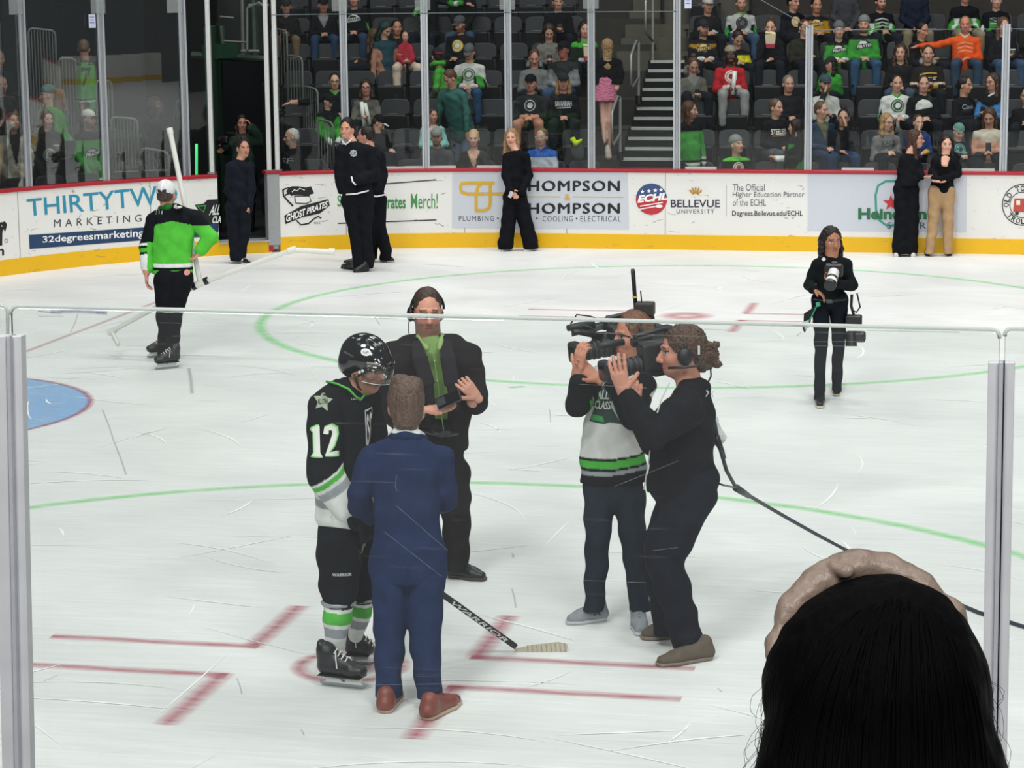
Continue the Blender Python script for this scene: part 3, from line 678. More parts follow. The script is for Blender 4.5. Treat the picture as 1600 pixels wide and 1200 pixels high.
# ================================================================ NEAR GLASS
YN = 0.0
def npt(u, v, Y=YN): return atY(u, v, Y)
def near_pane(name, px, label, th=.014):
    P = [npt(*p) for p in px]; m = MB().prism(P, (0, th, 0)); o = m.build(name, GLASS_NEAR, bevel=.003, seg=2); tag(o, label, 'glass pane')
    return o, P
def rounded(p0, p1, p2, r, n=6):
    p0, p1, p2 = map(lambda q: np.array(q, float), (p0, p1, p2)); a = p1+(p0-p1)/np.linalg.norm(p0-p1)*r; b = p1+(p2-p1)/np.linalg.norm(p2-p1)*r
    return [tuple((1-t)**2*a+2*t*(1-t)*p1+t*t*b) for t in np.linspace(0, 1, n)]
TL, TR = (15, 480.5), (1562, 518.5)
BLx, BRx = (42, 1290), (1553, 1290)
px = rounded(BLx, TL, TR, 14)+rounded(TL, TR, BRx, 14)+[BRx, BLx]
panes, PP = near_pane('near_safety_glass', px, 'large scratched clear glass pane in the foreground, between two metal posts')
# polished pale edges of the pane
EDGE, _N, _L, _b = newmat('polished_edge'); _b.inputs['Base Color'].default_value = (.85, .9, .87, 1); _b.inputs['Roughness'].default_value = .3
_t = _N.new('ShaderNodeBsdfTranslucent'); _t.inputs[0].default_value = (.9, .95, .92, 1); _mx = _N.new('ShaderNodeMixShader'); _mx.inputs[0].default_value = .6
_L.new(_b.outputs[0], _mx.inputs[1]); _L.new(_t.outputs[0], _mx.inputs[2]); _L.new(_mx.outputs[0], _N['Material Output'].inputs[0])
MB().tube([p+V3(0, .007, .004) for p in PP[:12]], .0045, 8).build('polished_edge', EDGE, panes, smooth=True)
px2 = [(-70, 478)]+rounded((-70, 478), (10, 480), (32, 1290), 12)+[(32, 1290), (-70, 1290)]
p2, PP2 = near_pane('near_safety_glass', px2, 'glass pane cut by the left edge of the photo')
MB().tube([p+V3(0, .007, .004) for p in PP2[:7]]+[npt(12, 524)], .0045, 8).build('polished_edge', EDGE, p2, smooth=True)
px3 = rounded((1562, 1290), (1570, 517), (1700, 520), 12)+[(1700, 520), (1700, 1290), (1562, 1290)]
p3, PP3 = near_pane('near_safety_glass', px3, 'glass pane cut by the right edge of the photo')
MB().tube([p+V3(0, .007, .004) for p in PP3[:7]], .0045, 8).build('polished_edge', EDGE, p3, smooth=True)
# blue scuff below the top edge, long scratches
SM = mark_mat('blue_scuff', '3a4e8c', .7, .4, 40)
def glass_mark(pts, wd, mat, name='scratch'):
    P = [npt(*p)+V3(0, -.002, 0) for p in pts]; vs = []; fs = []
    for i, p in enumerate(P):
        t = nrm(P[min(i+1, len(P)-1)]-P[max(i-1, 0)]); n = np.cross(t, (0, 1, 0))*wd/2; vs += [p-n, p+n]
    for i in range(len(P)-1): fs.append((2*i, 2*i+1, 2*i+3, 2*i+2))
    me = bpy.data.meshes.new(name); me.from_pydata([tuple(map(float, v)) for v in vs], [], fs); uvl = me.uv_layers.new(name='UVMap')
    for p in me.polygons:
        for li in p.loop_indices: uvl.data[li].uv = (0, me.loops[li].vertex_index % 2)
    return link(name, me, mat, panes)
glass_mark([(80, 487), (120, 486), (168, 489)], .012, SM, 'scuff'); glass_mark([(60, 486), (95, 489)], .006, SM, 'scuff')
WS = mark_mat('white_scratch', 'd5dcdc', .5, .5, 30); DS = mark_mat('dark_scuff', '3d4348', .45, .5, 30)
for a in ([(250, 504), (335, 506)], [(270, 525), (330, 524), (470, 527)], [(620, 742), (618, 760), (621, 768)], [(470, 560), (500, 600)], [(905, 600), (1010, 606)], [(620, 790), (700, 860)], 
          [(600, 830), (690, 900)], [(560, 1070), (700, 1068)], [(870, 905), (1010, 910)], [(1265, 534), (1350, 533)], [(1260, 540), (1340, 541)], [(1020, 860), (1060, 855)], [(960, 760), (1060, 720)], [(930, 520), (1110, 526)]):
    glass_mark(a, .0014, WS)
for a in ([(60, 494), (100, 494)], [(590, 497), (640, 496)], [(586, 495), (594, 508)], [(1000, 506), (1030, 511)], [(1100, 514), (1140, 516)], [(1240, 508), (1262, 510)], [(1355, 516), (1500, 519)], [(1245, 525), (1252, 519)]):
    glass_mark(a, .004, DS, 'scuff')
# aluminium posts
def near_post(pxl, label, strips):
    r = root('near_glass_post', npt(*pxl[0]), label, 'post')
    for (a, b, c, d, dy, mt, nm) in strips:
        # a,b = left/right px at the top, c,d at bottom
        vt = pxl[0][1]; P = [npt(a, vt, YN+dy), npt(b, vt, YN+dy), npt(d, 1290, YN+dy), npt(c, 1290, YN+dy)]
        MB().prism(P, (0, .03, 0)).build(nm, mt, r, bevel=.002)
    return r
ALU = flat('dcdee2', .45, .1, .5, .18, 6, name='scuffed_aluminium'); ALU2 = flat('c2c5cc', .45, .1, name='grey_aluminium'); ALUd = flat('3f4450', .5, .4, name='dark_gasket')
near_post([(0, 525)], 'thick aluminium post at the left edge holding the foreground glass', [(-12, 9, 5, 24, -.03, ALU, 'front_bar'), (9, 15, 24, 31, -.045, ALU2, 'centre_channel'), (15, 18, 31, 34, -.02, ALUd, 'gasket'), (18, 33, 34, 50, -.03, ALU, 'front_bar')])
near_post([(1544, 566)], 'thick aluminium post at the right holding the foreground glass', [(1544, 1561, 1532, 1547, -.03, ALU, 'front_bar'), (1561, 1568, 1547, 1554, -.045, ALU2, 'centre_channel'), (1568, 1570, 1554, 1556, -.02, ALUd, 'gasket'), (1570, 1586, 1556, 1571, -.03, ALU, 'front_bar')])

# ================================================================ STANDS
def row_floor(r): return .25+.39*r
def row_Y(r): return 26.95+.85*r            # where the people of row r sit
CONC = flat('3b3a37', .85, 0, .2, .2, 6, .2, name='stand_concrete'); CONC2 = flat('57554c', .85, 0, .2, .2, 5, .2, name='aisle_concrete'); DARKC = flat('1b1d1f', .9, 0, .2, name='dark_concrete')
XA0, XA1 = atY(948, 240, 27)[0], atY(1058, 240, 27)[0]       # stair aisle
XM0 = atY(447, 240, 27)[0]
NR = 12
for nm, x0, x1, rr in (('stand_tier_middle', XM0-.1, XA0, range(NR)), ('stand_tier_right', XA1, 11.2, range(NR))):
    m = MB()
    for r in rr: m.box(((x0+x1)/2, row_Y(r)+.0, row_floor(r)/2-.2), (x1-x0, .85, row_floor(r)+.4))
    o = m.build('floor_tier', CONC, label='dark stepped concrete under the seats'); o['kind'] = 'structure'
# aisle: white nosed steps then plain concrete steps
m = MB(); nos = []
Y0 = 26.2; zt = .15; k = 0
while zt < 2.38:
    m.box(((XA0+XA1)/2, Y0+.1417+1, zt/2-.3), (XA1-XA0+.02, .2833+2, zt+.6)); nos.append((Y0, zt)); Y0 += .2833; zt += .13; k += 1
st = m.build('stairs', DARKC, label='dark stairs with pale nosings climbing between the seat blocks'); st['kind'] = 'structure'
for (y, z) in nos[3:]:
    MB().box(((XA0+XA1)/2, y-.0+.02, z-.02), (XA1-XA0-.05, .05, .045)).build('step_nosing', flat('aeb0ab', .6, nz=.2, scale=20), st, bevel=.004)
    MB().box(((XA0+XA1)/2+.05, y+.1, z+.001), (XA1-XA0-.3, .03, .006)).build('tread_strip', flat('55585a', .7), st)
m = MB(); zt2 = zt; y2 = Y0
for i in range(10): m.box(((XA0+XA1)/2-.1, y2+1.5, zt2/2), (XA1-XA0+.9, 3, zt2)); y2 += .42; zt2 += .20
o = m.build('upper_steps', CONC2, label='brown grey concrete steps above the nosed stairs'); o['kind'] = 'structure'
# dark bowl behind everything
o = MB().box((2, 37.5, 3), (60, .3, 12)).build('wall_far', DARKC, label='dark upper bowl behind the seats'); o['kind'] = 'structure'
# seats ----------------------------------------------------------------
SEATM = flat('34363a', .62, 0, .35, .12, 12, .05, name='seat_charcoal'); SEAT2 = flat('25272a', .5, 0, .4, .1, name='seat_pan_dark'); PAN_HL = flat('6e7377', .5, 0, .4)
def make_seat():
    r = root('arena_seat', (0, 0, 0), 'x', 'seat')
    # local: faces -Y, origin on the tread under the seat
    n = 10; m = MB(); W = .225; prof = []
    for i in range(n+1):
        a = PI*i/n; prof.append((-W*math.copysign(abs(math.cos(a))**.45, math.cos(a)), .70+.14*math.sin(a)**.6))
    out = [(-W+.02, .40)]+prof+[(W-.02, .40)]
    poly = [(x, .10+.08*(z-.4)*.6-.10*(1-(x/W)**2)*0, z) for x, z in out]
    m.prism(poly, (0, .035, 0)); m.build('backrest', SEATM, r, bevel=.012, seg=2)
    MB().prism([(-.2, .12, .40), (.2, .12, .40), (.2, .12, .60), (-.2, .12, .60)], (0, .05, 0)).build('back_panel', SEAT2, r)
    b = MB().box((0, .02, .47), (.40, .07, .30), [[1, 0, 0], [0, .96, -.28], [0, .28, .96]]).build('seat_pan', SEAT2, r, bevel=.025, seg=3)
    MB().box((0, -.03, .62), (.16, .012, .012)).build('pan_lip', PAN_HL, b, bevel=.003)  # paler bar: highlight on the folded seat edge, put in as colour
    for q in (-1, 1):
        MB().box((q*.25, -.05, .62), (.035, .34, .03)).build('armrest', SEAT2, r, bevel=.008)
        MB().box((q*.25, .08, .30), (.03, .05, .6)).build('support', BLACKP, r)
    return r
seat0 = make_seat(); seat_used = [False]
def place_seat(loc, rz, label, group):
    if not seat_used[0]: o = seat0; seat_used[0] = True
    else: o = copy_tree(seat0)
    o.location = Vector(loc); o.rotation_euler = (0, 0, rz); o['label'] = label; o['group'] = group; return o
rown = ['front', 'second', 'third', 'fourth', 'fifth', 'sixth', 'seventh', 'eighth']
ordn = ['first', 'second', 'third', 'fourth', 'fifth', 'sixth', 'seventh', 'eighth', 'ninth', 'tenth', 'eleventh', 'twelfth', 'thirteenth']
def seats_between(u0, u1, r, sec, n=None):
    Y = row_Y(r)+.18; zf = row_floor(r); xa = atY(u0, 200, Y)[0]; xb = atY(u1, 200, Y)[0]
    n = n or int((xb-xa)/.50)
    for i in range(n):
        x = xa+.25+i*.50
        u, v = proj((x, Y, zf+.8))
        if u > 1625 or v < -12: continue
        place_seat((x, Y, zf), 0, 'charcoal folding seat, %s from the left in the %s row up, %s block' % (ordn[i], rown[r], sec), 'charcoal seats in the %s block' % sec)
for r in range(7): seats_between(1062+2*r, 1640, r, 'right-hand')
for r in range(7): seats_between(455 if r < 2 else 440, 944-4*r, r, 'middle')
# curved left block --------------------------------------------------------
def lpos(phi, r):
    rho = RC+.95+.85*r; a = math.radians(phi); return AC+rho*np.array([math.cos(a), math.sin(a)])
for r in range(4):
    m = MB(); pts = []
    for q in range(13):
        a = math.radians(127+q*4); pts.append((a,))
    r0 = RC+.5+.85*r; r1 = r0+.85 if r < 3 else r0+4; z = row_floor(r); P = []
    for (a,) in pts: P.append(AC+r0*np.array([math.cos(a), math.sin(a)]))
    for (a,) in reversed(pts): P.append(AC+r1*np.array([math.cos(a), math.sin(a)]))
    m.prism([(p[0], p[1], -.2) for p in P], (0, 0, z+.2)); o = m.build('floor_tier', CONC, label='dark curved stepped concrete under the left seats'); o['kind'] = 'structure'
def lface(phi): return math.radians(phi)-PI/2      # rotation so that the seat's -Y looks at the centre of the arc
for r in range(4):
    n = 0
    for i in range(24):
        phi = 128+i*(.5/(RC+1.1+.85*r))*180/PI; p = lpos(phi, r); a = math.radians(phi); q = p+.18*np.array([math.cos(a), math.sin(a)])
        u, v = proj((*q, row_floor(r)+.8))
        if -30 < u < (185, 165, 60, 45)[r] and v > -5 and n < 8:
            place_seat((*q, row_floor(r)), lface(phi), 'charcoal folding seat, %s from the right in the %s row up, left corner block' % (ordn[n], rown[r]), 'charcoal seats in the left corner block'); n += 1
# tunnel beside the gate ----------------------------------------------------
TG = flat('1c3a2b', .6, 0, .3, .3, 3, name='tunnel_green'); TB = flat('0b0c0d', .9, 0, .15, name='tunnel_black')
A0 = path(S_G0, -.02); A1 = path(S_G1, -.02); nout = nrm(np.array([-.35, .94]))
def wallq(name, a, b, z0, z1, mat, label, th=.1):
    a = np.array(a); b = np.array(b); t = nrm(b-a); n = np.array([-t[1], t[0]])*th
    o = MB().prism([(*a, z0), (*b, z0), (*b, z1), (*a, z1)], (*n, 0)).build(name, mat, label=label); o['kind'] = 'structure'; return o
def gY(u, Y): return atY(u, 240, Y)[:2]
wallq('wall_tunnel_left', gY(336, 25.4), gY(352, 29.5), 0, 3.0, TG, 'dark green wall at the left of the player tunnel')
wallq('wall_tunnel_lintel', gY(330, 26.2), gY(376, 26.9), 2.55, 2.75, TG, 'dark green beam over the player tunnel')
wallq('wall_tunnel_back', gY(225, 34.5), gY(430, 34.5), 0, 6, TB, 'black back of the player tunnel')
wallq('wall_tunnel_right', gY(423, 25.6), gY(425, 27), 0, 2.2, TB, 'black right side of the player tunnel')
wallq('wall_doorway', gY(232, 28.4), gY(335, 27.2), 0, 3.9, TB, 'black drape behind the low railings')
f = MB().box((-1.3, 29.3, .06), (4.2, 7, .12)).build('floor_tunnel', flat('1c2022', .5, 0, .4), label='dark rubber floor of the tunnel'); f['kind'] = 'structure'
o = MB().box((-7, 33, 2.4), (12, .3, 5)).build('wall_corner', DARKC, label='dark wall behind the left corner'); o['kind'] = 'structure'
# upper green frames and rails right above the tunnel
GRF = flat('2f4038', .55, .2, name='dark_green_steel'); GRL = flat('6c716c', .55, .3, name='grey_painted_steel')
def px3(pts, Y): return [atY(u, v, Y) for u, v in pts]
fr = root('tunnel_frame', atY(390, 90, 27.5), 'dark green steel framework above the player tunnel', 'frame')
MB().tube(px3([(300, 86), (415, 92)], 27.4), .05, 8).build('beam', GRF, fr); MB().tube(px3([(345, 40), (350, 90)], 27.5), .05, 8).build('upright', GRF, fr); MB().tube(px3([(395, -20), (398, 95)], 27.6), .06, 8).build('upright', GRF, fr); MB().tube(px3([(378, -20), (380, 90)], 27.7), .03, 8).build('upright', GRL, fr)
MB().tube(px3([(344, 26), (366, 28)], 27.3), .014, 8).build('rail', GRL, fr); MB().tube(px3([(350, 64), (385, 66)], 27.3), .014, 8).build('rail', GRL, fr); MB().tube(px3([(377, 80), (405, 80)], 27.3), .025, 8).build('rail', GRL, fr)
MB().tube(px3([(388, 12), (405, 4), (412, 10)], 27.2), .02, 8).build('rail', GRL, fr); MB().tube(px3([(386, 78), (386, 14), (389, 8), (420, 8)], 27.25), .02, 8).build('rail', GRL, fr)
box = MB().prism(px3([(340, 0), (418, 0), (416, 84), (340, 88)], 28.6), (0, .2, 0)).build('wall_tunnel_header', flat('1d2421', .8), label='dark panel over the tunnel mouth'); box['kind'] = 'structure'

# railings with upright bars
def railing(name, pts, zb, Y0, Y1, nb, label, mat=GRL, rt=.018):
    """pts: top-left, top-right px; zb: px row where it ends"""
    (ua, va), (ub, vb) = pts; A = atY(ua, va, Y0); B = atY(ub, vb, Y1); za = atY(ua, zb, Y0)[2]
    r = root(name, (A[0], A[1], za), label, 'railing', 'grey railings beside the stands')
    dn = V3(0, 0, 1); c = .06; t = nrm(B-A)
    MB().tube([V3(A[0], A[1], za), A-dn*c, A-dn*c*.3+t*c*.3, A+t*c, B-t*c, B-dn*c*.3-t*c*.3, B-dn*c, V3(B[0], B[1], za)], rt, 8).build('frame', mat, r, smooth=True)
    MB().tube([V3(A[0], A[1], za+.08), V3(B[0], B[1], za+.08)], rt*.8, 8).build('bottom_bar', mat, r)
    for i in range(1, nb):
        p = A+(B-A)*i/nb; MB().tube([p-dn*.01, V3(p[0], p[1], za+.08)], .007, 6).build('bar', mat, r)
    return r
railing('railing', ((173, 183), (214, 186)), 278, 25.0, 25.1, 8, 'grey barred railing right of the capped man in green jersey')
railing('railing', ((221, 231), (263, 238)), 276, 24.9, 25.0, 7, 'low grey barred railing in front of the dark doorway')
railing('railing', ((44, 44), (86, 48)), 215, 27.2, 27.4, 9, 'upper grey barred railing behind the people at far left')
railing('railing', ((92, 90), (118, 92)), 232, 26.6, 26.8, 5, 'small grey barred railing behind the standing man in green')
railing('railing', ((150, 125), (174, 127)), 250, 25.9, 26.1, 5, 'grey barred railing hidden behind the standing man in green')
for (a, b, zb, Y, n, lab) in (((424, 44), (448, 48), 180, 30.5, 5, 'uppermost grey railing right of the tunnel'), ((449, 86), (472, 90), 235, 29.3, 5, 'second grey railing stepping down right of the tunnel'),
                              ((474, 134), (496, 140), 270, 28.3, 6, 'grey railing under the arm of the man in black glasses'), ((497, 186), (520, 192), 272, 27.4, 5, 'grey railing beside the child in green cap'), ((521, 222), (545, 228), 275, 26.9, 5, 'lowest grey railing behind the varsity jacket man')):
    railing('railing', (a, b), zb, Y, Y-.15, n, lab)
# aisle handrails
RAILM = flat('9a9c9a', .4, .5, name='handrail_steel')
def handrail(u, vt, vf, Y, label, hgt=None):
    f = atY(u, vf, Y); t = atY(u, vt, Y); r = root('handrail', f, label, 'handrail', 'handrails on the stairs')
    MB().tube([f, t], .022, 10).build('post', RAILM, r); MB().tube([f, f+V3(0, 0, .12)], .05, 12).build('foot_boot', BLACKP, r)
    d = V3(-.05, -.42, -.20); lo = t+d; m1 = f+(t-f)*.42
    MB().tube([t, t+V3(-.03, -.06, .01), lo+V3(0, .05, .03), lo, lo-V3(0, 0, .42), lo-V3(0, -.06, .47), m1], .02, 10).build('loop', RAILM, r, smooth=True)
    return r
handrail(969, 152, 250, 28.0, 'steel handrail beside the bare legs on the lower stairs'); handrail(998, 65, 162, 29.6, 'steel handrail in the middle of the stairs'); handrail(1020, -18, 123, 31.2, 'steel handrail on the upper stairs')
tag(MB().tube([atY(1035, -30, 32.5), atY(1035, 47, 32.5)], .03, 10).build('dark_post', BLACKP), 'black round post standing on the upper concrete steps', 'post')
# light stick in the dark doorway
tag(MB().tube([atY(307, 225, 25.6), atY(307, 252, 25.6), atY(307, 276, 25.6)], .018, 10).build('glow_stick', flat('4fe08a', .4, emit=.9), smooth=True), 'green glowing stick in front of the dark doorway', 'light stick')

# ================================================================ PEOPLE
def rot(v, ax, a):
    ax = nrm(ax); v = np.array(v); return v*math.cos(a)+np.cross(ax, v)*math.sin(a)+ax*(ax@v)*(1-math.cos(a))
def add_head(S, C, f, u=UP, hs=1.0, k=.012):
    f = nrm(f); u = nrm(np.array(u)-f*(f@np.array(u))); s = np.cross(u, f); B = np.array([s, f, u])
    def at(a, b, c): return C+(s*a+f*b+u*c)*hs
    S.ell(at(0, -.014, .03), np.array((.074, .094, .088))*hs, B, k=.02); S.ell(at(0, .022, -.035), np.array((.058, .066, .085))*hs, B, k=.03)
    S.ell(at(0, .042, -.082), np.array((.038, .042, .034))*hs, B, k=.03)
    for q in (-1, 1):
        S.ell(at(q*.036, .052, -.028), np.array((.024, .03, .026))*hs, B, k=.02); S.ell(at(q*.077, -.008, -.018), np.array((.009, .02, .031))*hs, B, k=.006)
        S.cone(at(q*.012, .083, .024), at(q*.042, .07, .024), .010*hs, .009*hs, k=.012)
    S.cone(at(0, .086, .005), at(0, .106, -.032), .009*hs, .013*hs, k=.010); S.cone(at(-.011, .094, -.038), at(.011, .094, -.038), .010*hs, .010*hs, k=.006)
    for q in (-1, 1): S.ell(at(q*.031, .105, .004), np.array((.017, .022, .010))*hs, B, k=.014, sub=True)
    S.cone(at(-.017, .084, -.066), at(.017, .084, -.066), .0075*hs, .0075*hs, k=.006)
    return at, B
def face_paint(C, f, u, hs, hair, beard=None, beardlen=.0, brow=1, lips='a8564f', smile=0, flush=.12, stubble=0):
    f = nrm(f); u = nrm(np.array(u)-f*(f@np.array(u))); s = np.cross(u, f); hc = np.array(lin(hair)); lc = np.array(lin(lips))
    def fn(P, Cc):
        d = (P-C)/hs; a = np.abs(d@s); b = d@f; c = d@u; sg = d@s; near = (np.abs(d@s) < .1) & (np.abs(b) < .13) & (c > -.125) & (c < .13)
        fr = near & (b > .03)
        base = Cc.copy()
        if flush: m = fr & (a > .015) & (c < -.01) & (c > -.05); Cc[m] = Cc[m]*(1, 1-flush, 1-flush)
        m = fr & (c < -.028) & (c > -.045) & (a < .02) & (b > .1); Cc[m] *= (.92, .82, .8)
        if stubble: m = near & (b > -.01) & (c < -.045) & (a < .07); Cc[m] = Cc[m]*(1-stubble)+hc*stubble
        if beard:
            bc = np.array(lin(beard)); m = near & (b > -.005) & (c < -.05+.35*np.maximum(.045-b, -.02)*0) & ((c < -.078) | (a > .026)|(c > -.062)&(c < -.05)); m |= near & (a > .05) & (b > -.01) & (b < .05) & (c < -.02)
            Cc[m] = Cc[m]*.35+bc*.65
        m = fr & (np.abs(c+.067-smile*a*.4) < .0085) & (a < .024+.01*(smile > 0)) & (b > .075); Cc[m] = lc
        if smile > .3: m = fr & (np.abs(c+.067-smile*a*.4) < .004) & (a < .022) & (b > .07); Cc[m] = (.75, .73, .7)
        m = fr & (a > .012) & (a < .050) & (np.abs(c-.027+.12*(a-.03)) < .0055*brow); Cc[m] = Cc[m]*.25+hc*.75
        m = fr & (a > .013) & (a < .048) & (c < .017) & (c > -.010); Cc[m] *= .80
        m = fr & (a > .017) & (a < .046) & (np.abs(c-.004) < .0065); Cc[m] = (.42, .40, .38)
        m = fr & (a > .015) & (a < .048) & (c > .008) & (c < .013); Cc[m] = (.05, .035, .03)
        m = fr & (np.hypot(a-.031, c-.004) < .0068); Cc[m] = (.025, .018, .015)
        return Cc
    return fn
def add_hand(S, w, d, n, hs=1.0, curl=.35, thumb=1, col=None, k=.006, tcurl=.5, spread=.0, fold=None):
    d = nrm(d); n = nrm(np.array(n)-d*(d@np.array(n))); l = np.cross(d, n)*thumb; w = np.array(w, float)
    S.cone(w-d*.02*hs, w+d*.01*hs, .024*hs, .026*hs, da=.019*hs, db=.017*hs, side=l, col=col, k=.012)
    S.cone(w+d*.015*hs, w+d*.075*hs, .030*hs, .040*hs, da=.017*hs, db=.014*hs, side=l, col=col, k=.012)
    for i in range(4):
        b = w+d*.084*hs+l*(.030-.0195*i)*hs; dd = nrm(d+l*spread*(1.5-i)*.2); c = (fold[i] if fold else curl)*(1+.08*i); L = (.070, .078, .073, .057)[i]; r = .0088*hs
        for j, fr in enumerate((.46, .30, .26)):
            dd = rot(dd, np.cross(dd, n), c*(.8 if j == 0 else 1)); e = b+dd*L*fr*hs; S.cone(b, e, r*(1-.06*j), r*(1-.06*(j+1)), col=col, k=k); b = e
    b = w+d*.022*hs+l*.030*hs; t = nrm(d*.62+l*.75+n*.25)
    S.cone(b-t*.01, b+t*.034*hs, .013*hs, .0115*hs, col=col, k=.01); b = b+t*.034*hs; t = nrm(t*(1-tcurl*.3)+d*.5*tcurl+n*.4*tcurl)
    S.cone(b, b+t*.030*hs, .0108*hs, .009*hs, col=col, k=k)
    return w+d*.09*hs
class Q3:
    """points measured in the photo at a person's own distance"""
    def __init__(s, D): s.D = D
    def __call__(s, u, v, dd=0.0): return atD(u, v, s.D+dd)
    def m(s, px): return px*s.D/FPX
class Person:
    def __init__(s, label, base, skin='c08a6c', h=.016, name='person', cat='person', group=None):
        s.r = root(name, base, label, cat, group); s.skin = skin; s.h = h; s.S = Sol(); s.fine = []; s.post = None
    def head(s, C, f, u=UP, hs=1.0, neck=None, hair='3a2a20', nr=.055, fh=.0045, **kw):
        s.C = np.array(C, float); s.f = nrm(f); s.u = nrm(np.array(u, float)-s.f*(s.f@np.array(u, float))); s.hs = hs; s.at, s.B = add_head(s.S, s.C, f, u, hs); s.sd = s.B[0]
        if neck is not None: s.S.cone(s.at(0, -.02, -.05), neck, nr*hs, nr*hs*1.12, k=.03)
        q = .125*hs; s.fine.append((s.C-q, s.C+q, fh)); s.post = face_paint(s.C, s.f, s.u, hs, hair, **kw); s.hairc = hair; return s
    def limb(s, pts, rs, **kw): s.S.chain(pts, rs, **kw); return s
    def torso(s, pts, ws, side, ratio=.5):
        for i in range(len(pts)-1): s.S.cone(pts[i], pts[i+1], ws[i], ws[i+1], da=ws[i]*ratio, db=ws[i+1]*ratio, side=side, k=.03)
        return s
    def hand(s, w, d, n, fh=.0045, **kw):
        add_hand(s.S, w, d, n, **kw); c = np.array(w)+nrm(d)*.08; s.fine.append((c-.11, c+.11, fh)); return s
    def build(s):
        s.body = s.S.build('body', M_SKIN, s.r, s.h, fine=s.fine, col=s.skin, post=s.post); return s
    def hair(s, S, h=.007, mat=None, noise=.003, nscale=40, name='hair', col=None, **kw):
        return S.build(name, mat or M_HAIR, s.r, h, col=col or s.hairc, noise=noise, nscale=nscale, **kw)
    def shorthair(s, h=.007, vol=1.0, top=.0, noise=.002, low=-.03, front=.042, col=None, nscale=40):
        S = Sol(); hs = s.hs; S.ell(s.at(0, -.022, .035+top/2), np.array((.080*vol, .098*vol, .090*vol+top/2))*hs, s.B, k=.02)
        S.ell(s.at(0, -.06, -.02), np.array((.066, .05, .05))*hs, s.B, k=.03)
        S.ell(s.at(0, .085, -.035), np.array((.072, .085, .10+front))*hs, s.B, sub=True, k=.012)
        for q in (-1, 1): S.ell(s.at(q*.085, .005, -.03), np.array((.022, .03, .038))*hs, s.B, sub=True, k=.008)
        S.ell(s.at(0, -.03, low-.09), np.array((.12, .14, .045))*hs, s.B, sub=True, k=.01)
        return s.hair(S, h, noise=noise, col=col, nscale=nscale)
    def longhair(s, h=.007, length=.25, back=1, w=.07, noise=.004, col=None, part=0, sides=1, fwd=.0, extra=None):
        S = Sol(); hs = s.hs; S.ell(s.at(0, -.022, .038), np.array((.084, .100, .092))*hs, s.B, k=.02)
        S.ell(s.at(0, .098, -.035), np.array((.066, .092, .118))*hs, s.B, sub=True, k=.02)
        if back: S.cone(s.at(0, -.06, .0), s.at(0, -.085, -.1-length*.5), w*hs, w*.9*hs, da=.05*hs, db=.035*hs, side=s.sd, k=.04); S.cone(s.at(0, -.085, -.1-length*.5), s.at(0, -.075, -.1-length), w*.9*hs, w*.55*hs, da=.035*hs, db=.02*hs, side=s.sd, k=.04)
        if sides:
            for q in (-1, 1): S.chain([s.at(q*.07, -.015, .03), s.at(q*.085, .0, -.07), s.at(q*.085, .02+fwd, -.1-length*.5), s.at(q*.07, .03+fwd, -.09-length)], [.024*hs, .024*hs, .026*hs, .012*hs], k=.03)
        if extra: extra(S)
        return s.hair(S, h, noise=noise, col=col)
    def cap(s, col, brimcol=None, back=False, h=.007, label=None, panel=None, tilt=0):
        hs = s.hs; S = Sol(); S.ell(s.at(0, -.014, .048), np.array((.084, .104, .086))*hs, s.B, col=col, k=.01, fn=None)
        up = s.u; z0 = .035
        def cut(X, Y, Z): return -((X-s.C[0])*up[0]+(Y-s.C[1])*up[1]+(Z-s.C[2])*up[2]-z0*hs)
        def post(P, C):
            if panel: d = (P-s.C)/hs; m = (d@s.f > .02) & (np.abs(d@s.sd) < .055); C[m] = lin(panel)
            return C
        o = S.build('cap', M_KNIT, s.r, h, cut=cut, post=post, label=label)
        q = -1 if back else 1; B = Sol(); B.ell(s.at(0, q*.105, .040-tilt), np.array((.062, .062, .010))*hs, s.B, col=brimcol or col, k=.005)
        B.build('brim', M_KNIT, o, h*.8); return o
    def beanie(s, col, band=None, h=.007, bands_=None, pom=None):
        hs = s.hs; S = Sol(); S.ell(s.at(0, -.018, .045), np.array((.088, .106, .100))*hs, s.B, col=col, k=.01); up = s.u
        def cut(X, Y, Z): return -((X-s.C[0]+0)*up[0]+(Y-s.C[1])*up[1]+(Z-s.C[2])*up[2]-.028*hs+(((X-s.C[0])*s.f[0]+(Y-s.C[1])*s.f[1])*-.25))
        def post(P, C):
            d = (P-s.C)/hs; c = d@s.u-.25*(d@s.f)*0
            if band: C[c < .065] = lin(band)
            if bands_:
                for a, b, cc in bands_: C[(c >= a) & (c < b)] = lin(cc)
            return C
        S2 = Sol().cone(s.at(0, .02, .046), s.at(0, -.03, .030), .001, .001)
        o = S.build('knit_hat', M_KNIT, s.r, h, cut=cut, post=post, noise=.0015, nscale=60)
        if pom: Sol().ell(s.at(0, -.02, .16), np.array((.03, .03, .03))*hs, s.B, col=pom).build('pompom', M_KNIT, o, h)
        return o
    def glasses(s, col='15151a', r=.0022, rx=.022, ry=.016):
        hs = s.hs; m = MB()
        for q in (-1, 1):
            m.tube([s.at(q*.031+rx*math.cos(a), .104-.2*abs(rx*math.cos(a))*(1 if math.cos(a)*q > 0 else 0)*.5, .002+ry*math.sin(a)) for a in np.linspace(0, 2*PI, 16)[:-1]], r*hs, 6, close=True)
            m.tube([s.at(q*.053, .10, .008), s.at(q*.078, .06, .008), s.at(q*.080, -.01, .004)], r*.9*hs, 6)
        m.tube([s.at(-.009, .106, .006), s.at(.009, .106, .006)], r*hs, 6)
        return m.build('glasses', flat(col, .3), s.r)
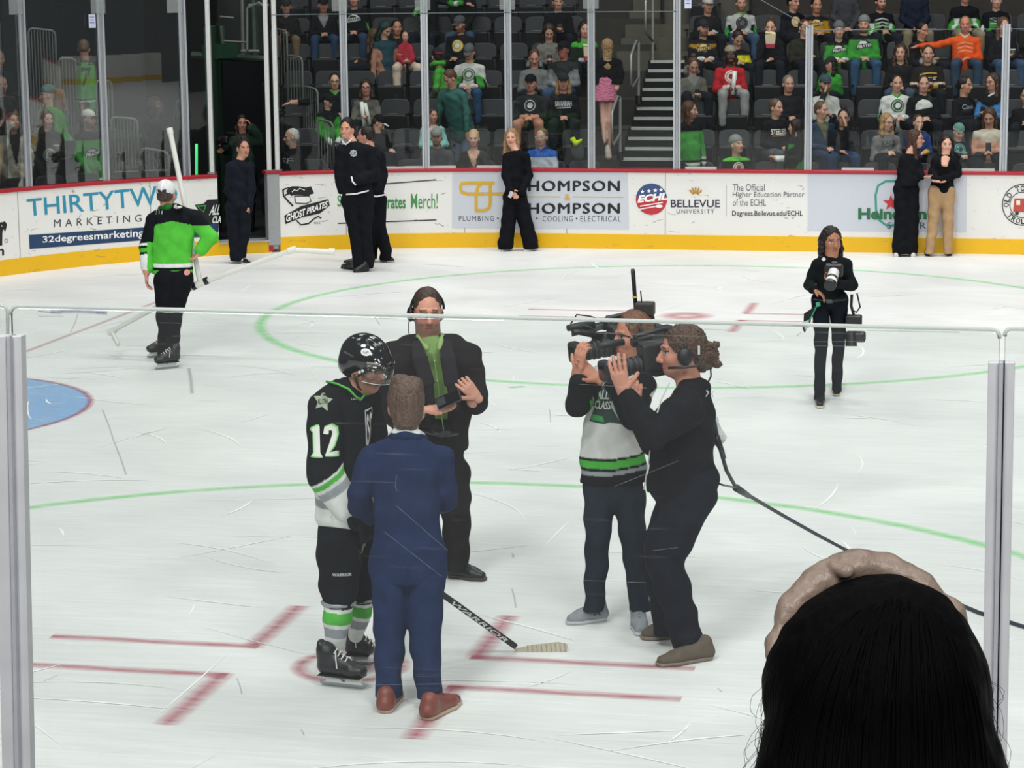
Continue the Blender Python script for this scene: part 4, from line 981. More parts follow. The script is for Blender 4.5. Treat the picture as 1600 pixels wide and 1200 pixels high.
    def headset(s, col='14151a', mic=1, cup=1, both=False):
        hs = s.hs; m = MB(); m.tube([s.at(.088*math.cos(a), -.01, .035+.098*math.sin(a)-.02) for a in np.linspace(-.05, PI+.05, 16)], .007*hs, 8)
        o = m.build('headset', BLACKP, s.r, smooth=True)
        for q in ((-1, 1) if both else (cup,)):
            S = Sol(); S.ell(s.at(q*.090, -.005, -.012), np.array((.020, .036, .042))*hs, s.B, col=col); S.build('ear_cup', M_PLAST, o, .006)
        if mic: MB().tube([s.at(mic*.1, .01, -.025), s.at(mic*.098, .05, -.07), s.at(mic*.05, .105, -.075)], .0045*hs, 8).build('microphone_arm', BLACKP, o, smooth=True)
        return o
def tors(S, pts, ws, side, ratio=.62, k=.03, col=None):
    for i in range(len(pts)-1): S.cone(pts[i], pts[i+1], ws[i], ws[i+1], da=ws[i]*ratio, db=ws[i+1]*ratio, side=side, k=k, col=col)
def above(q, u, v):
    z0 = q(u, v)[2]; return lambda X, Y, Z: z0-Z+0*X+0*Y
def garment(par, name, prims, h=.009, mat=None, noise=.004, nscale=9, post=None, cut=None, col='202020', fine=(), label=None):
    S = Sol(); prims(S); return S.build(name, mat or M_CLOTH, par, h, noise=noise, nscale=nscale, post=post, cut=cut, col=col, fine=fine, label=label)
def shoe(par, heel, toe, col, solecol, z0=0, w=.044, hgt=.075, h=.006, lace=None, mat=None, ankle=None, high=0, name='shoe', solez=.022, label=None, fn=None):
    heel = np.array([heel[0], heel[1], z0]); toe = np.array([toe[0], toe[1], z0]); d = nrm(toe-heel); L = np.linalg.norm(toe-heel); sd = np.cross(UP, d)
    S = Sol(); a = heel+d*.04+UP*.04
    S.cone(a, heel+d*L*.7+UP*.036, w*.85, w, da=.038, db=.034, side=sd, col=col, k=.02); S.cone(heel+d*L*.68+UP*.034, toe-d*.035+UP*.03, w, w*.72, da=.034, db=.026, side=sd, col=col, k=.02, fn=fn)
    S.cone(a+UP*.01+d*.01, a+UP*(hgt-.02+high)+d*.015, .040, .040, col=col, k=.03); S.cone(a+UP*(hgt-.03)+d*.03, heel+d*L*.6+UP*.05, .032, .03, col=col, k=.03)
    o = S.build(name, mat or M_SHOE, par, h, cut=lambda X, Y, Z: (z0+solez*.7)-Z+0*X+0*Y, label=label)
    S = Sol(); S.cone(a-UP*.02, heel+d*L*.7+UP*.016, w*.92, w*1.08, da=.03, db=.03, side=sd, k=.02); S.cone(heel+d*L*.68+UP*.016, toe-d*.03+UP*.016, w*1.08, w*.8, da=.03, db=.03, side=sd, k=.02)
    S.build('sole', M_PLAST, o, h, col=solecol, cut=lambda X, Y, Z: np.maximum(z0+.001-Z, Z-(z0+solez))+0*X+0*Y)
    if lace:
        for i in range(4):
            c = heel+d*L*(.50+i*.075)+UP*(.094-.008*i); MB().tube([c-sd*.022-UP*.008, c+UP*.004, c+sd*.022-UP*.008], .0032, 6).build('lace', flat(lace, .8), o)
    return o
def skate(par, heel, toe, z0=0, col='17191d', h=.007, holder='d9dcda', big=1.0, lace='d8d8d4'):
    heel = np.array([heel[0], heel[1], z0]); toe = np.array([toe[0], toe[1], z0]); d = nrm(toe-heel); L = np.linalg.norm(toe-heel); sd = np.cross(UP, d); zb = .062
    S = Sol(); a = heel+d*.05+UP*(zb+.035)
    S.cone(a, heel+d*L*.7+UP*(zb+.034), .042, .048, da=.036, db=.036, side=sd, col=col, k=.02); S.cone(heel+d*L*.7+UP*(zb+.034), toe-d*.04+UP*(zb+.032), .048, .040, da=.036, db=.030, side=sd, col=col, k=.02)
    S.cone(a+UP*.02, a+UP*.085-d*.0, .044, .050, da=.046, db=.052, side=sd, col=col, k=.03); S.cone(a+UP*.05, a+UP*.13-d*.03, .036, .030, da=.03, db=.014, side=sd, col=col, k=.02); S.cone(a+UP*.06+d*.02, heel+d*L*.62+UP*(zb+.05), .036, .034, col='202228', k=.03)
    o = S.build('skate', M_SHOE, par, h, cut=lambda X, Y, Z: (z0+zb)-Z+0*X+0*Y)
    m = MB(); c0 = heel+d*.03; c1 = toe-d*.03
    poly = [c0+UP*.066, c0+d*.02+UP*.03, c0+d*.0+UP*.022, c1+UP*.022, c1-d*.01+UP*.03, c1-d*.005+UP*.066, c1-d*.085+UP*.066, c1-d*.10+UP*.032, c0+d*.11+UP*.032, c0+d*.10+UP*.066]
    m.prism([p-sd*.012 for p in poly], sd*.024); m.build('blade_holder', flat(holder, .35), o, bevel=.003)
    poly = [heel+d*.012+UP*.022, heel+d*.012+UP*.010, heel+d*.035+UP*.002, toe-d*.04+UP*.002, toe-d*.012+UP*.012, toe-d*.012+UP*.022]; MB().prism([p-sd*.002 for p in poly], sd*.004).build('blade', flat('9fa4a8', .2, .9), o)
    MB().prism([p-sd*.05 for p in [heel+d*.02+UP*.060, toe-d*.03+UP*.060, toe-d*.03+UP*.066, heel+d*.02+UP*.066]], sd*.1).build('outsole', BLACKP, o, bevel=.002)
    for i in range(6):
        c = heel+d*(L*.38+i*.020)+UP*(zb+.125-.013*i); MB().tube([c-sd*.028-UP*.006, c+UP*.012+d*.004, c+sd*.028-UP*.006], .0036, 6).build('lace', flat(lace, .8), o)
    for q in (-1, 1): MB().tube([heel+d*L*.4+UP*(zb+.12)+sd*q*.02, heel+d*L*.45+UP*(zb+.11)+sd*q*.052, heel+d*L*.48+UP*(zb+.05)+sd*q*.056], .0034, 6).build('lace', flat(lace, .8), o)
    return o

# ---- man in the blue suit, back to us ---------------------------------------------------
def blue_suit():
    D = depth(G(640, 1104)); q = Q3(D); p = Person('person in royal blue suit and brown shoes seen from behind, beside the hockey player', G(640, 1104), 'b98a72')
    C = q(634, 632); f = face(186, -3); p.head(C, f, hs=1.06, neck=q(634, 690, .02), hair='5a4638')
    p.torso([q(634, 880), q(634, 800), q(634, 715)], [q.m(44), q.m(40), q.m(44)], CR).limb([q(585, 715), q(634, 705), q(688, 715)], [q.m(14), q.m(20), q.m(14)])
    for (a, b, c) in (((580, 716, 0), (563, 775, .03), (574, 800, .22)), ((690, 716, 0), (698, 770, .03), (690, 790, .24))):
        p.limb([q(*a), q(*b), q(*c)], [q.m(15), q.m(12), q.m(9)])
    p.limb([q(610, 890), q(608, 990), q(606, 1088)], [q.m(24), q.m(16), q.m(12)]).limb([q(662, 890), q(667, 990), q(672, 1092)], [q.m(24), q.m(16), q.m(12)])
    p.hand(q(577, 800, .30), face(170), UP, curl=.5, thumb=1, hs=.85); p.hand(q(686, 788, .30), face(190), UP, curl=.5, thumb=-1, hs=.85); p.build()
    S = Sol(); hs = p.hs
    S.ell(p.at(0, -.018, .030), np.array((.088, .104, .100))*hs, p.B, k=.02); S.ell(p.at(0, -.055, -.045), np.array((.072, .052, .075))*hs, p.B, k=.03)
    S.ell(p.at(.03, .0, .115), np.array((.04, .05, .028))*hs, p.B, k=.03); S.ell(p.at(-.04, -.02, .10), np.array((.04, .05, .03))*hs, p.B, k=.03)
    for s_ in (-1, 1): S.ell(p.at(s_*.088, .01, -.03), np.array((.02, .034, .04))*hs, p.B, sub=True, k=.008)
    S.ell(p.at(0, .10, -.03), np.array((.07, .07, .12))*hs, p.B, sub=True, k=.01); p.hair(S, .006, noise=.0035, nscale=75, col='5a463a')
    BL = '1f2c4c'
    def jk(S):
        sd = CR; S.cone(q(638, 884), q(636, 800), q.m(58), q.m(50), da=q.m(36), db=q.m(32), side=sd, k=.03); S.cone(q(636, 800), q(634, 735), q.m(50), q.m(58), da=q.m(32), db=q.m(36), side=sd, k=.03)
        S.cone(q(634, 735), q(634, 706), q.m(58), q.m(44), da=q.m(36), db=q.m(24), side=sd, k=.03); S.chain([q(582, 714), q(634, 694), q(686, 714)], [q.m(18), q.m(20), q.m(18)], k=.03)
        S.chain([q(579, 716), q(562, 770, .02), q(563, 790, .1), q(577, 806, .24)], [q.m(21), q.m(18), q.m(19), q.m(15)], k=.012); S.chain([q(689, 716), q(697, 765, .02), q(697, 782, .1), q(690, 790, .25)], [q.m(21), q.m(17), q.m(18), q.m(15)], k=.012)
        S.cone(q(638, 893), q(638, 860), q.m(62), q.m(58), da=q.m(38), db=q.m(36), side=sd, k=.03)
    o = garment(p.r, 'suit_jacket', jk, .008, col=BL, noise=.004, cut=lambda X, Y, Z: (q(638, 908)[2])-Z+0*X+0*Y)
    garment(o, 'collar', lambda S: S.chain([q(608, 688, .05), q(618, 682, -.03), q(634, 680, -.055), q(650, 682, -.03), q(662, 688, .05)], [q.m(8)]*5, k=.01), .006, col='1e2c4e')
    MB().tube([q(637, 880, -.135), q(637, 905, -.13)], .002, 6).build('vent_seam', flat('182442', .9), o)
    garment(p.r, 'shirt_collar', lambda S: S.chain([q(612, 682, .03), q(619, 678, -.03), q(634, 676, -.05), q(650, 678, -.03), q(657, 682, .03)], [q.m(7)]*5, k=.01), .006, col='d9dcda')
    def tr(S):
        S.cone(q(615, 890), q(660, 890), q.m(34), q.m(34), k=.03)
        S.chain([q(611, 900), q(609, 985, .01), q(607, 1070)], [q.m(32), q.m(25), q.m(20)], k=.008); S.chain([q(664, 900), q(664, 985, .0), q(670, 1076, -.02)], [q.m(33), q.m(26), q.m(20)], k=.008)
        S.cone(q(607, 1070), q(607, 1098), q.m(20), q.m(20.5), k=.01); S.cone(q(670, 1076, -.02), q(672, 1106, -.02), q.m(20), q.m(20.5), k=.01)
    garment(p.r, 'suit_trousers', tr, .008, col='202e4e', noise=.005, cut=lambda X, Y, Z: .05-Z+0*X+0*Y)
    shoe(p.r, G(599, 1117), G(622, 1086), '7a4238', 'b9a48e', w=.047, hgt=.07, label='brown leather shoe pointing away'); shoe(p.r, G(662, 1128), G(716, 1098), '7a4238', 'b9a48e', w=.047, label='brown leather shoe turned right', lace='5a2e28')
    # scrape marks on the glass are part of the pane, not of the suit
    return p
blue_suit()

# ---- hockey player number 12 -----------------------------------------------------------
def player():
    base = G(540, 1062); D = depth(base)-.02; q = Q3(D); p = Person('person in black number 12 hockey jersey, helmet and skates holding a stick', base, 'b9876f')
    C = q(571, 574); f = face(62, -14); p.head(C, f, hs=1.08, neck=q(552, 620, .02), hair='2c1e18', stubble=.25, lips='9c5a50')
    p.torso([q(540, 850), q(535, 740), q(538, 650)], [q.m(30), q.m(30), q.m(30)], CR, .8).limb([q(508, 640, -.08), q(505, 740, -.12), q(548, 800, -.05)], [q.m(20), q.m(16), q.m(11)]).limb([q(575, 640, .12), q(590, 740, .2), q(580, 815, .1)], [q.m(18), q.m(15), q.m(11)])
    p.limb([q(530, 860), q(528, 930), q(522, 1020)], [q.m(24), q.m(16), q.m(12)]).limb([q(560, 860, .14), q(563, 925, .15), q(556, 992, .2)], [q.m(22), q.m(13), q.m(10)]); p.build()
    p.shorthair(.007, 1.0, col='2c1e18', low=-.02)
    # helmet
    hs = p.hs; S = Sol(); S.ell(p.at(0, -.012, .052), np.array((.106, .128, .112))*hs, p.B, k=.01); S.ell(p.at(0, -.06, .0), np.array((.096, .075, .07))*hs, p.B, k=.03); S.cone(p.at(-.05, .10, .05), p.at(.05, .10, .05), .022*hs, .022*hs, k=.03)
    S.ell(p.at(0, .11, -.045), np.array((.10, .12, .082))*hs, p.B, sub=True, k=.01)
    for t in (-.045, .045): S.cone(p.at(t, .09, .135), p.at(t, -.1, .14), .006*hs, sub=True, k=.01)
    for s_ in (-1, 1):
        S.ell(p.at(s_*.1, .02, -.03), np.array((.03, .03, .035))*hs, p.B, sub=True, k=.01)
        for z_ in (.06, .085): S.cone(p.at(s_*.11, -.02, z_), p.at(s_*.09, -.08, z_), .007*hs, sub=True, k=.006)
    hl = S.build('helmet', M_GLOSS, p.r, .0055, col='0e1015')
    decal('helmet_sticker', disc2(0, 0, .026, .018), 'e8e8e8', hl, p.at(-.07, .03, .10), nrm(p.f*.8+p.sd*.2), UP, hl, cutlen=.02)
    decal('helmet_sticker', dtext('GP', -.014, -.007, .014, .007), '2a2f2c', hl, p.at(-.07, .03, .10), nrm(p.f*.8+p.sd*.2), UP, hl, off=.005, cutlen=.02)
    decal('helmet_lettering', dtext('WARRIOR', -.035, .006, .035, -.006), 'd9d9d9', hl, p.at(-.07, .075, .055), nrm(p.f*.7+p.sd*.7), UP, hl, cutlen=.02)
    # visor
    vs = []; n = 14
    for i in range(n+1):
        a = math.radians(-78+156*i/n)
        for z, rr in ((.045, 1.0), (.0, 1.04), (-.045, 1.03)): vs.append(p.at(math.sin(a)*.100*rr, .025+math.cos(a)*.115*rr, z+.006))
    me = bpy.data.meshes.new('visor'); me.from_pydata([tuple(map(float, v)) for v in vs], [], [(3*i+j, 3*i+j+1, 3*i+4+j, 3*i+3+j) for i in range(n) for j in range(2)]); vz = link('visor', me, glassmat('visor_plastic', .012, (.96, .97, .98), boost=1.2), p.r, smooth=True)
    sm = vz.modifiers.new('thick', 'SOLIDIFY'); sm.thickness = .003
    MB().tube([p.at(math.sin(a)*.100*1.03, .025+math.cos(a)*.115*1.03, -.039) for a in np.radians(np.linspace(-78, 78, 15))], .002, 6).build('visor_rim', flat('c9cfd2', .2), vz)
    MB().tube([p.at(-.095, -.0, -.02), p.at(-.07, .02, -.08), p.at(-.02, .05, -.125), p.at(.03, .04, -.12), p.at(.09, 0, -.02)], .006, 8).build('chin_strap', BLACKP, hl, smooth=True)
    for z_, y_ in ((0.0, .03), (.012, .045)): Sol().ell(p.at(-.103, y_, z_), np.array((.006, .009, .009))*hs, p.B, col='c8ccce').build('visor_screw', M_PLAST, hl, .003)
    # jersey
    W, Gn, GR, K_ = 'dfe2de', '55b548', '9a9fa3', '14171c'
    zA, zB = q(500, 740)[2], q(500, 820)[2]
    def js(S):
        sd = nrm(face(62+90)); fr = p.f
        S.cone(q(538, 800), q(530, 720), q.m(44), q.m(42), da=q.m(46), db=q.m(44), side=sd, k=.03); S.cone(q(530, 720), q(538, 645), q.m(42), q.m(48), da=q.m(44), db=q.m(40), side=sd, k=.03)
        S.chain([q(512, 632, -.10), q(541, 614, .02), q(572, 628, .14)], [q.m(27), q.m(22), q.m(26)], k=.03)
    def tp(P, C):
        z = P[:, 2]; w = np.sin((P[:, 0]+P[:, 1])*6)*.01
        C[:] = lin(K_); zz = q(520, 745)[2]
        for a, b, c in ((745, 749, W), (749, 757, Gn), (757, 764, W), (764, 778, GR), (778, 830, W)):
            m = (z < q(520, a+10)[2]+w) & (z > q(520, b+10)[2]+w); C[m] = lin(c)
        return C
    jt = garment(p.r, 'jersey', js, .008, col=K_, noise=.005, post=tp, cut=lambda X, Y, Z: (q(520, 822)[2])-Z+0*X+0*Y)
    def slv(a, b, c, ra, rb, rc):
        A, B_, Cc = q(*a), q(*b), q(*c)
        def post(P, C):
            C[:] = lin(K_); L1 = np.linalg.norm(B_-A); ax = nrm(Cc-B_); t = (P-B_)@ax; L = np.linalg.norm(Cc-B_); w = .0
            for lo, hi, cc in ((.0, .06, W), (.06, .2, Gn), (.2, .3, W), (.3, .52, GR), (.52, 1.5, W)): C[(t/L >= lo) & (t/L < hi)] = lin(cc)
            return C
        return garment(jt, 'sleeve', lambda S: S.chain([A, B_, Cc], [q.m(ra), q.m(rb), q.m(rc)], k=.02), .007, noise=.004, post=post)
    s1 = slv((508, 640, -.12), (508, 742, -.17), (543, 792, -.12), 29, 28, 25); slv((574, 640, .14), (590, 738, .2), (582, 800, .14), 27, 26, 22)
    jt2 = jt
    # number, star patch, chest crest
    rt = nrm(face(90)+face(0)*-.1)
    two = merge2(poly2((-.050, .06), (-.025, .075), (-.012, .075), (-.012, -.055), (.0, -.075), (-.055, -.075), (-.043, -.055), (-.043, .045), (-.055, .045)),
                 line2([(.018, .035), (.022, .06), (.045, .066), (.062, .055), (.064, .03), (.045, -.02), (.022, -.062), (.075, -.062)], .026))
    decal('sleeve_number', merge2(*[([(x*1.12+.0, y*1.08) for x, y in two[0]], two[1])]), '8fdc86', s1, q(504, 693, -.3), rt, UP, s1, off=.003)
    decal('sleeve_number', two, 'dfe4da', s1, q(504, 693, -.3), rt, UP, s1, off=.006)
    decal('star_patch', star2(0, 0, .052, 5, .5, 80), '9aa58e', s1, q(505, 632, -.3), rt, UP, s1); decal('star_patch_lettering', dtext('ALL STAR', -.026, .012, .026, -.012, bold=.02), '20301f', s1, q(505, 632, -.3), rt, UP, s1, off=.006)
    cr = nrm(face(140)+face(90)*0); cc = q(574, 672)
    decal('chest_crest', line2([(-.05, .11), (.06, .11), (.06, -.10), (-.05, -.10), (-.05, .115)], .010), 'd8dcd8', jt, cc+p.f*.0, nrm(face(150)), UP, jt, reach=.4)
    decal('chest_crest', dtext('SG', -.04, .09, .05, -.08, bold=.02), 'd8dcd8', jt, cc, nrm(face(150)), UP, jt, reach=.4)
    decal('shoulder_mark', dtext('ccm', -.02, .006, .02, -.006), 'c8ccc8', jt, q(553, 628, -.2), nrm(face(90)), UP, jt)
    MB().tube([q(510, 596, -.06), q(527, 600, -.13), q(545, 608, -.15), q(556, 620, -.13), q(563, 625, -.1), q(574, 612, .0)], .006, 8).build('collar_piping', flat('4fae45', .8), jt, smooth=True)
    garment(jt, 'collar', lambda S: S.chain([q(520, 604, .05), q(528, 604, -.06), q(548, 614, -.08), q(562, 620, .0)], [q.m(10)]*4, k=.02), .007, col='101216')
    # pants, socks
    def pants(S):
        S.cone(q(535, 830), q(548, 840, .08), q.m(38), q.m(34), k=.04); S.chain([q(531, 850, -.03), q(529, 905, -.03), q(530, 932, -.04)], [q.m(36), q.m(31), q.m(27)], k=.02); S.chain([q(560, 850, .14), q(563, 905, .14), q(566, 925, .14)], [q.m(32), q.m(26), q.m(22)], k=.02)
    pt = garment(p.r, 'hockey_pants', pants, .008, col='15181e', noise=.006)
    decal('pants_lettering', dtext('WARRIOR', -.05, .008, .05, -.008, bold=.02), 'c6c9c9', pt, q(536, 911, -.3), rt, UP, pt); decal('star_patch', star2(0, 0, .04, 5, .5, 80), '8a9590', pt, q(571, 873, -.2), rt, UP, pt)
    decal('pants_mark', star2(0, 0, .012, 3), 'b9b79f', pt, q(519, 820, -.3), rt, UP, pt)
    for (a, b, c, r1, r2, r3, lab) in (((530, 925, -.05), (527, 965, -.03), (524, 1008, -.0), 25, 22, 16, 'near'), ((567, 920, .14), (563, 955, .17), (556, 992, .2), 20, 17, 13, 'far')):
        A, B_, Cc = q(*a), q(*b), q(*c)
        def post(P, C, A=A, Cc=Cc):
            ax = nrm(Cc-A); t = ((P-A)@ax)/np.linalg.norm(Cc-A)
            for lo, hi, cl in ((-1, .12, '15181e'), (.12, .26, '23272e'), (.26, .33, W), (.33, .56, Gn), (.56, .64, W), (.64, .82, GR), (.82, 2, W)): C[(t >= lo) & (t < hi)] = lin(cl)
            return C
        garment(p.r, 'sock', lambda S: S.chain([A, B_, Cc], [q.m(r1), q.m(r2), q.m(r3)], k=.02), .006, noise=.003, mat=M_KNIT, post=post)
        MB().tube([A+nrm(Cc-A)*.055+(face(a_)*q.m(r1*.98)) for a_ in range(0, 360, 30)], .012, 8, close=True).build('sock_tape', flat('8b9298', .25, 0, .6), p.r, smooth=True)
    skate(p.r, G(497, 1069), G(576, 1078), h=.006); skate(p.r, G(537, 1038), G(588, 1041), h=.006)
    # gloves: padded hands on the stick
    def glove(w, tip, col='15181e'):
        w = q(*w); t = q(*tip); d = nrm(t-w); S = Sol(); S.cone(w-d*.05, w+d*.03, .055, .052, k=.02); n = nrm(np.cross(d, UP)); dn = nrm(np.cross(n, d))
        S.cone(w+d*.03, w+d*.10, .050, .048, da=.04, db=.035, side=n, k=.02)
        for i in range(4):
            b = w+d*.105+n*(.042-.027*i); S.chain([b, b+d*.045-dn*.01, b+d*.05-dn*.045], [.016, .0155, .014], k=.006)
        b = w+d*.03+n*.05; S.chain([b, b+d*.035+n*.012-dn*.01, b+d*.06-dn*.02], [.018, .017, .015], k=.008)
        return S.build('glove', M_KNIT, p.r, .006, col=col)
    gl = glove((550, 800, -.12), (566, 820, -.14)); glove((578, 820, .1), (572, 850, .02))
    decal('glove_lettering', dtext('WAR', -.05, .022, .05, -.022, bold=.02, italic=.2), '7bd24a', gl, q(552, 802, -.35), rt, nrm(UP+rt*.1), gl)
    # stick with taped blade
    st = root('hockey_stick', q(560, 838, -.02), 'black hockey stick with white lettering and pale taped blade lying near the ice', 'hockey stick')
    tip = G(806, 1019); tip = tip+UP*.03; A = q(556, 832, .0); A2 = tip+(A-tip)*1.03; d = nrm(tip-A)
    n = nrm(np.cross(d, CT)); o = MB(); R = np.array([d, nrm(np.cross(n, d)), n]).T; L = np.linalg.norm(tip-A2); o.box((tip+A2)/2, (L, .022, .030), R); sh = o.build('shaft', flat('15171a', .35), st, bevel=.004)
    bl0 = tip; b1 = G(884, 1012)+UP*.03
    pts = [G(800, 1017)+UP*.075, G(812, 1012)+UP*.05, G(850, 1008)+UP*.045, G(878, 1006)+UP*.05, G(888, 1012)+UP*.03, G(884, 1020)+UP*.004, G(850, 1024)+UP*.003, G(815, 1027)+UP*.003, G(803, 1022)+UP*.02]
    bl = MB().prism([p_ for p_ in [atD(804, 1014, depth(tip)), atD(830, 1008, depth(tip)), atD(872, 1003, depth(tip)), atD(886, 1006, depth(tip)), atD(888, 1013, depth(tip)), atD(882, 1018, depth(tip)), atD(850, 1022, depth(tip)), atD(824, 1027, depth(tip)), atD(809, 1025, depth(tip))]], _F*.014).build('blade', flat('b5ad9b', .8, nz=.15, scale=80), st, bevel=.003)
    for i in range(9):
        u = 824+i*7.2; MB().tube([atD(u, 1008-i*.5, depth(tip)-.001), atD(u+2, 1025-i*.8, depth(tip)-.001)], .0022, 5).build('tape_wrap', flat('958d7c', .9), bl)
    dd = nrm(R @ np.array([0, 1, 0])); c = atD(746, 971, depth(tip+(A-tip)*.25))
    uv, fs, _ = text_geo('WARRIOR', bold=.02, italic=.3); Lw = .52; cen = tip+(A-tip)*(.235); nn = dd if dd@CT > 0 else -dd; up_ = nrm(np.cross(nn, -A+tip)); up_ = up_ if up_[2] > 0 else -up_
    me = tri_mesh([cen+d*(a-.5)*.40+up_*(b-.5)*.022+nn*.0125 for a, b in uv], fs, 'shaft_lettering'); link('shaft_lettering', me, flat('d6d8d8', .5), sh)
player()

# ---- big man in dark suit and green shirt --------------------------------------------------
def dark_suit():
    base = G(712, 905); D = depth(base); q = Q3(D); p = Person('person in dark suit and bright green shirt with headset, holding a phone', base, 'c48f7b')
    C = q(668, 487); f = face(8, -6); p.head(C, f, hs=1.14, neck=q(671, 545, .02), hair='3c2e26', nr=.064, beard='584038', lips='8f4f48', flush=.2)
    p.torso([q(675, 720), q(678, 630), q(678, 565)], [q.m(32), q.m(32), q.m(30)], CR, .5).limb([q(615, 560), q(675, 548), q(730, 558)], [q.m(16), q.m(18), q.m(16)])
    p.limb([q(612, 560), q(608, 640, -.02), q(655, 648, -.30)], [q.m(17), q.m(14), q.m(9)]).limb([q(732, 560), q(745, 625, -.05), q(738, 628, -.22)], [q.m(17), q.m(13), q.m(9)])
    p.limb([q(655, 720), q(648, 800, -.0), q(645, 890)], [q.m(24), q.m(18), q.m(12)]).limb([q(700, 720), q(708, 800, -.03), q(714, 880)], [q.m(24), q.m(18), q.m(12)])
    p.hand(q(668, 640, -.34), nrm(CR*.93+UP*.05-CT*.1), nrm(UP*.7+CT*.3), hs=1.12, curl=.28, thumb=1, fold=(.3, .35, .38, .42)); p.hand(q(745, 620, -.27), nrm(UP*.72-CR*.62+CT*.2), nrm(-CR*.2-CT*.9), hs=1.1, thumb=1, fold=(.55, .6, .62, .62), spread=.5); p.build()
    p.shorthair(.006, .985, top=.006, low=.0, front=.036); p.glasses('2a1c18', .0026, .023, .014); p.headset(mic=0, cup=-1)
    MB().tube([p.at(-.1, .0, -.05), p.at(-.105, .03, -.10), p.at(-.085, .02, -.15), p.at(-.07, -.01, -.18)], .003, 6).build('headset_cable', BLACKP, p.r, smooth=True)
    Sol().ell(p.at(.082, .01, -.03), np.array((.008, .008, .016)), p.B, col='e4e4e4').build('earbud', M_PLAST, p.r, .004)
    gcol = '7c9a5c'
    def shirt(S):
        tors(S, [q(683, 668), q(680, 620), q(678, 560)], [q.m(30), q.m(42), q.m(38)], CR, .56); S.cone(q(676, 552), q(674, 543), q.m(30), q.m(22), k=.02); S.cone(q(671, 515, -.08), q(676, 549, -.17), q.m(13), q.m(3), sub=True, k=.006)
    sh = garment(p.r, 'green_shirt', shirt, .008, col=gcol, noise=.004, cut=above(q, 690, 676))
    garment(sh, 'shirt_collar', lambda S: (S.cone(q(654, 527, -.10), q(667, 545, -.19), q.m(3.2), q.m(3.6), k=.004), S.cone(q(691, 524, -.09), q(686, 545, -.18), q.m(3.2), q.m(3.6), k=.004), S.chain([q(652, 526, -.06), q(656, 524, .06), q(672, 520, .10), q(688, 522, .06), q(693, 524, -.06)], [q.m(3.2)]*5, k=.004)), .005, col='86a366')
    MB().tube([q(676, 540, -.205), q(684, 600, -.215), q(693, 672, -.17)], .0028, 6).build('button_placket', flat('6d9a48', .8), sh)
    for t in (.15, .4, .65, .88): Sol().ell(q(677+15*t, 545+125*t, -.222+.045*(t > .8)), (.006, .004, .006), col='a9cf8a').build('button', M_PLAST, sh, .003)
    J = '1d1a1e'; cx = lambda v: 676+(v-540)*.075
    def front_open(P, C): return C
    def jk(S):
        tors(S, [q(672, 690), q(676, 620), q(675, 562)], [q.m(60), q.m(62), q.m(66)], CR, .60); S.cone(q(625, 556), q(726, 554), q.m(22), q.m(22), k=.03); S.cone(q(640, 545, .04), q(708, 543, .04), q.m(22), q.m(22), k=.03)
        S.chain([q(618, 562), q(612, 628, -.01), q(622, 645, -.1), q(648, 648, -.26)], [q.m(29), q.m(25), q.m(23), q.m(16)], k=.015); S.chain([q(728, 560), q(742, 620, -.04), q(744, 628, -.12), q(748, 624, -.20)], [q.m(27), q.m(20), q.m(18), q.m(13)], k=.015)
        # opening of the jacket down the front
        S.cone(q(672, 528, -.22), q(695, 690, -.30), q.m(15), q.m(25), da=.24, db=.24, side=CR, sub=True, k=.008)
        S.cone(q(671, 520, -.08), q(676, 545, -.20), q.m(22), q.m(14), sub=True, k=.008)
    z0 = q(670, 704)[2]
    jo = garment(p.r, 'suit_jacket', jk, .008, col=J, noise=.005, cut=lambda X, Y, Z: z0-Z+0*X+0*Y)
    for pts in ([(651, 535, -.13), (656, 560, -.27), (668, 600, -.30), (676, 640, -.26)], [(697, 533, -.12), (700, 560, -.25), (706, 600, -.28), (712, 640, -.26)]):
        garment(jo, 'lapel', lambda S: [S.cone(q(*pts[i]), q(*pts[i+1]), q.m((8, 12, 9, 3)[i]), q.m((12, 12, 6, 2)[i]), da=.012, db=.012, side=CR, k=.01) for i in range(3)], .006, col='242026', noise=0)
    def tr(S):
        tors(S, [q(676, 740), q(678, 680)], [q.m(50), q.m(47)], CR, .68); S.chain([q(652, 735), q(648, 800), q(645, 880)], [q.m(30), q.m(24), q.m(19)], k=.01); S.chain([q(704, 735), q(712, 800, -.03), q(713, 850), q(714, 900)], [q.m(30), q.m(24), q.m(20), q.m(19)], k=.01)
    tro = garment(p.r, 'suit_trousers', tr, .009, col='1b191d', noise=.006, cut=lambda X, Y, Z: .06-Z+0*X+0*Y)
    MB().tube([q(655, 671, -.19), q(690, 680, -.24), q(715, 676, -.20)], .017, 8).build('belt', flat('111114', .3), p.r, smooth=True); MB().box(q(697, 678, -.26), (.05, .012, .035)).build('belt_buckle', flat('3a3a3c', .3, .7), p.r, bevel=.004)
    shoe(p.r, G(640, 900), G(658, 912), '16161a', '2a2522', w=.046, label='black leather shoe mostly hidden'); shoe(p.r, G(698, 900), G(760, 908), '16161a', '3d3732', w=.048, hgt=.08, label='black leather shoe turned right', lace='101012')
    # phone in the hand
    ph = root('phone', q(703, 624, -.40), 'dark phone held in the hand of the person in dark suit', 'phone'); R = np.array([nrm(CR*.86+UP*.42), nrm(CT*.35+UP*.7-CR*.3), (0, 0, 0)]).T
    x = nrm(CR*.86+UP*.40+CT*.1); z = nrm(CT*.75+UP*.5-CR*.2); z = nrm(z-x*(z@x)); y = np.cross(z, x); R = np.array([x, y, z]).T
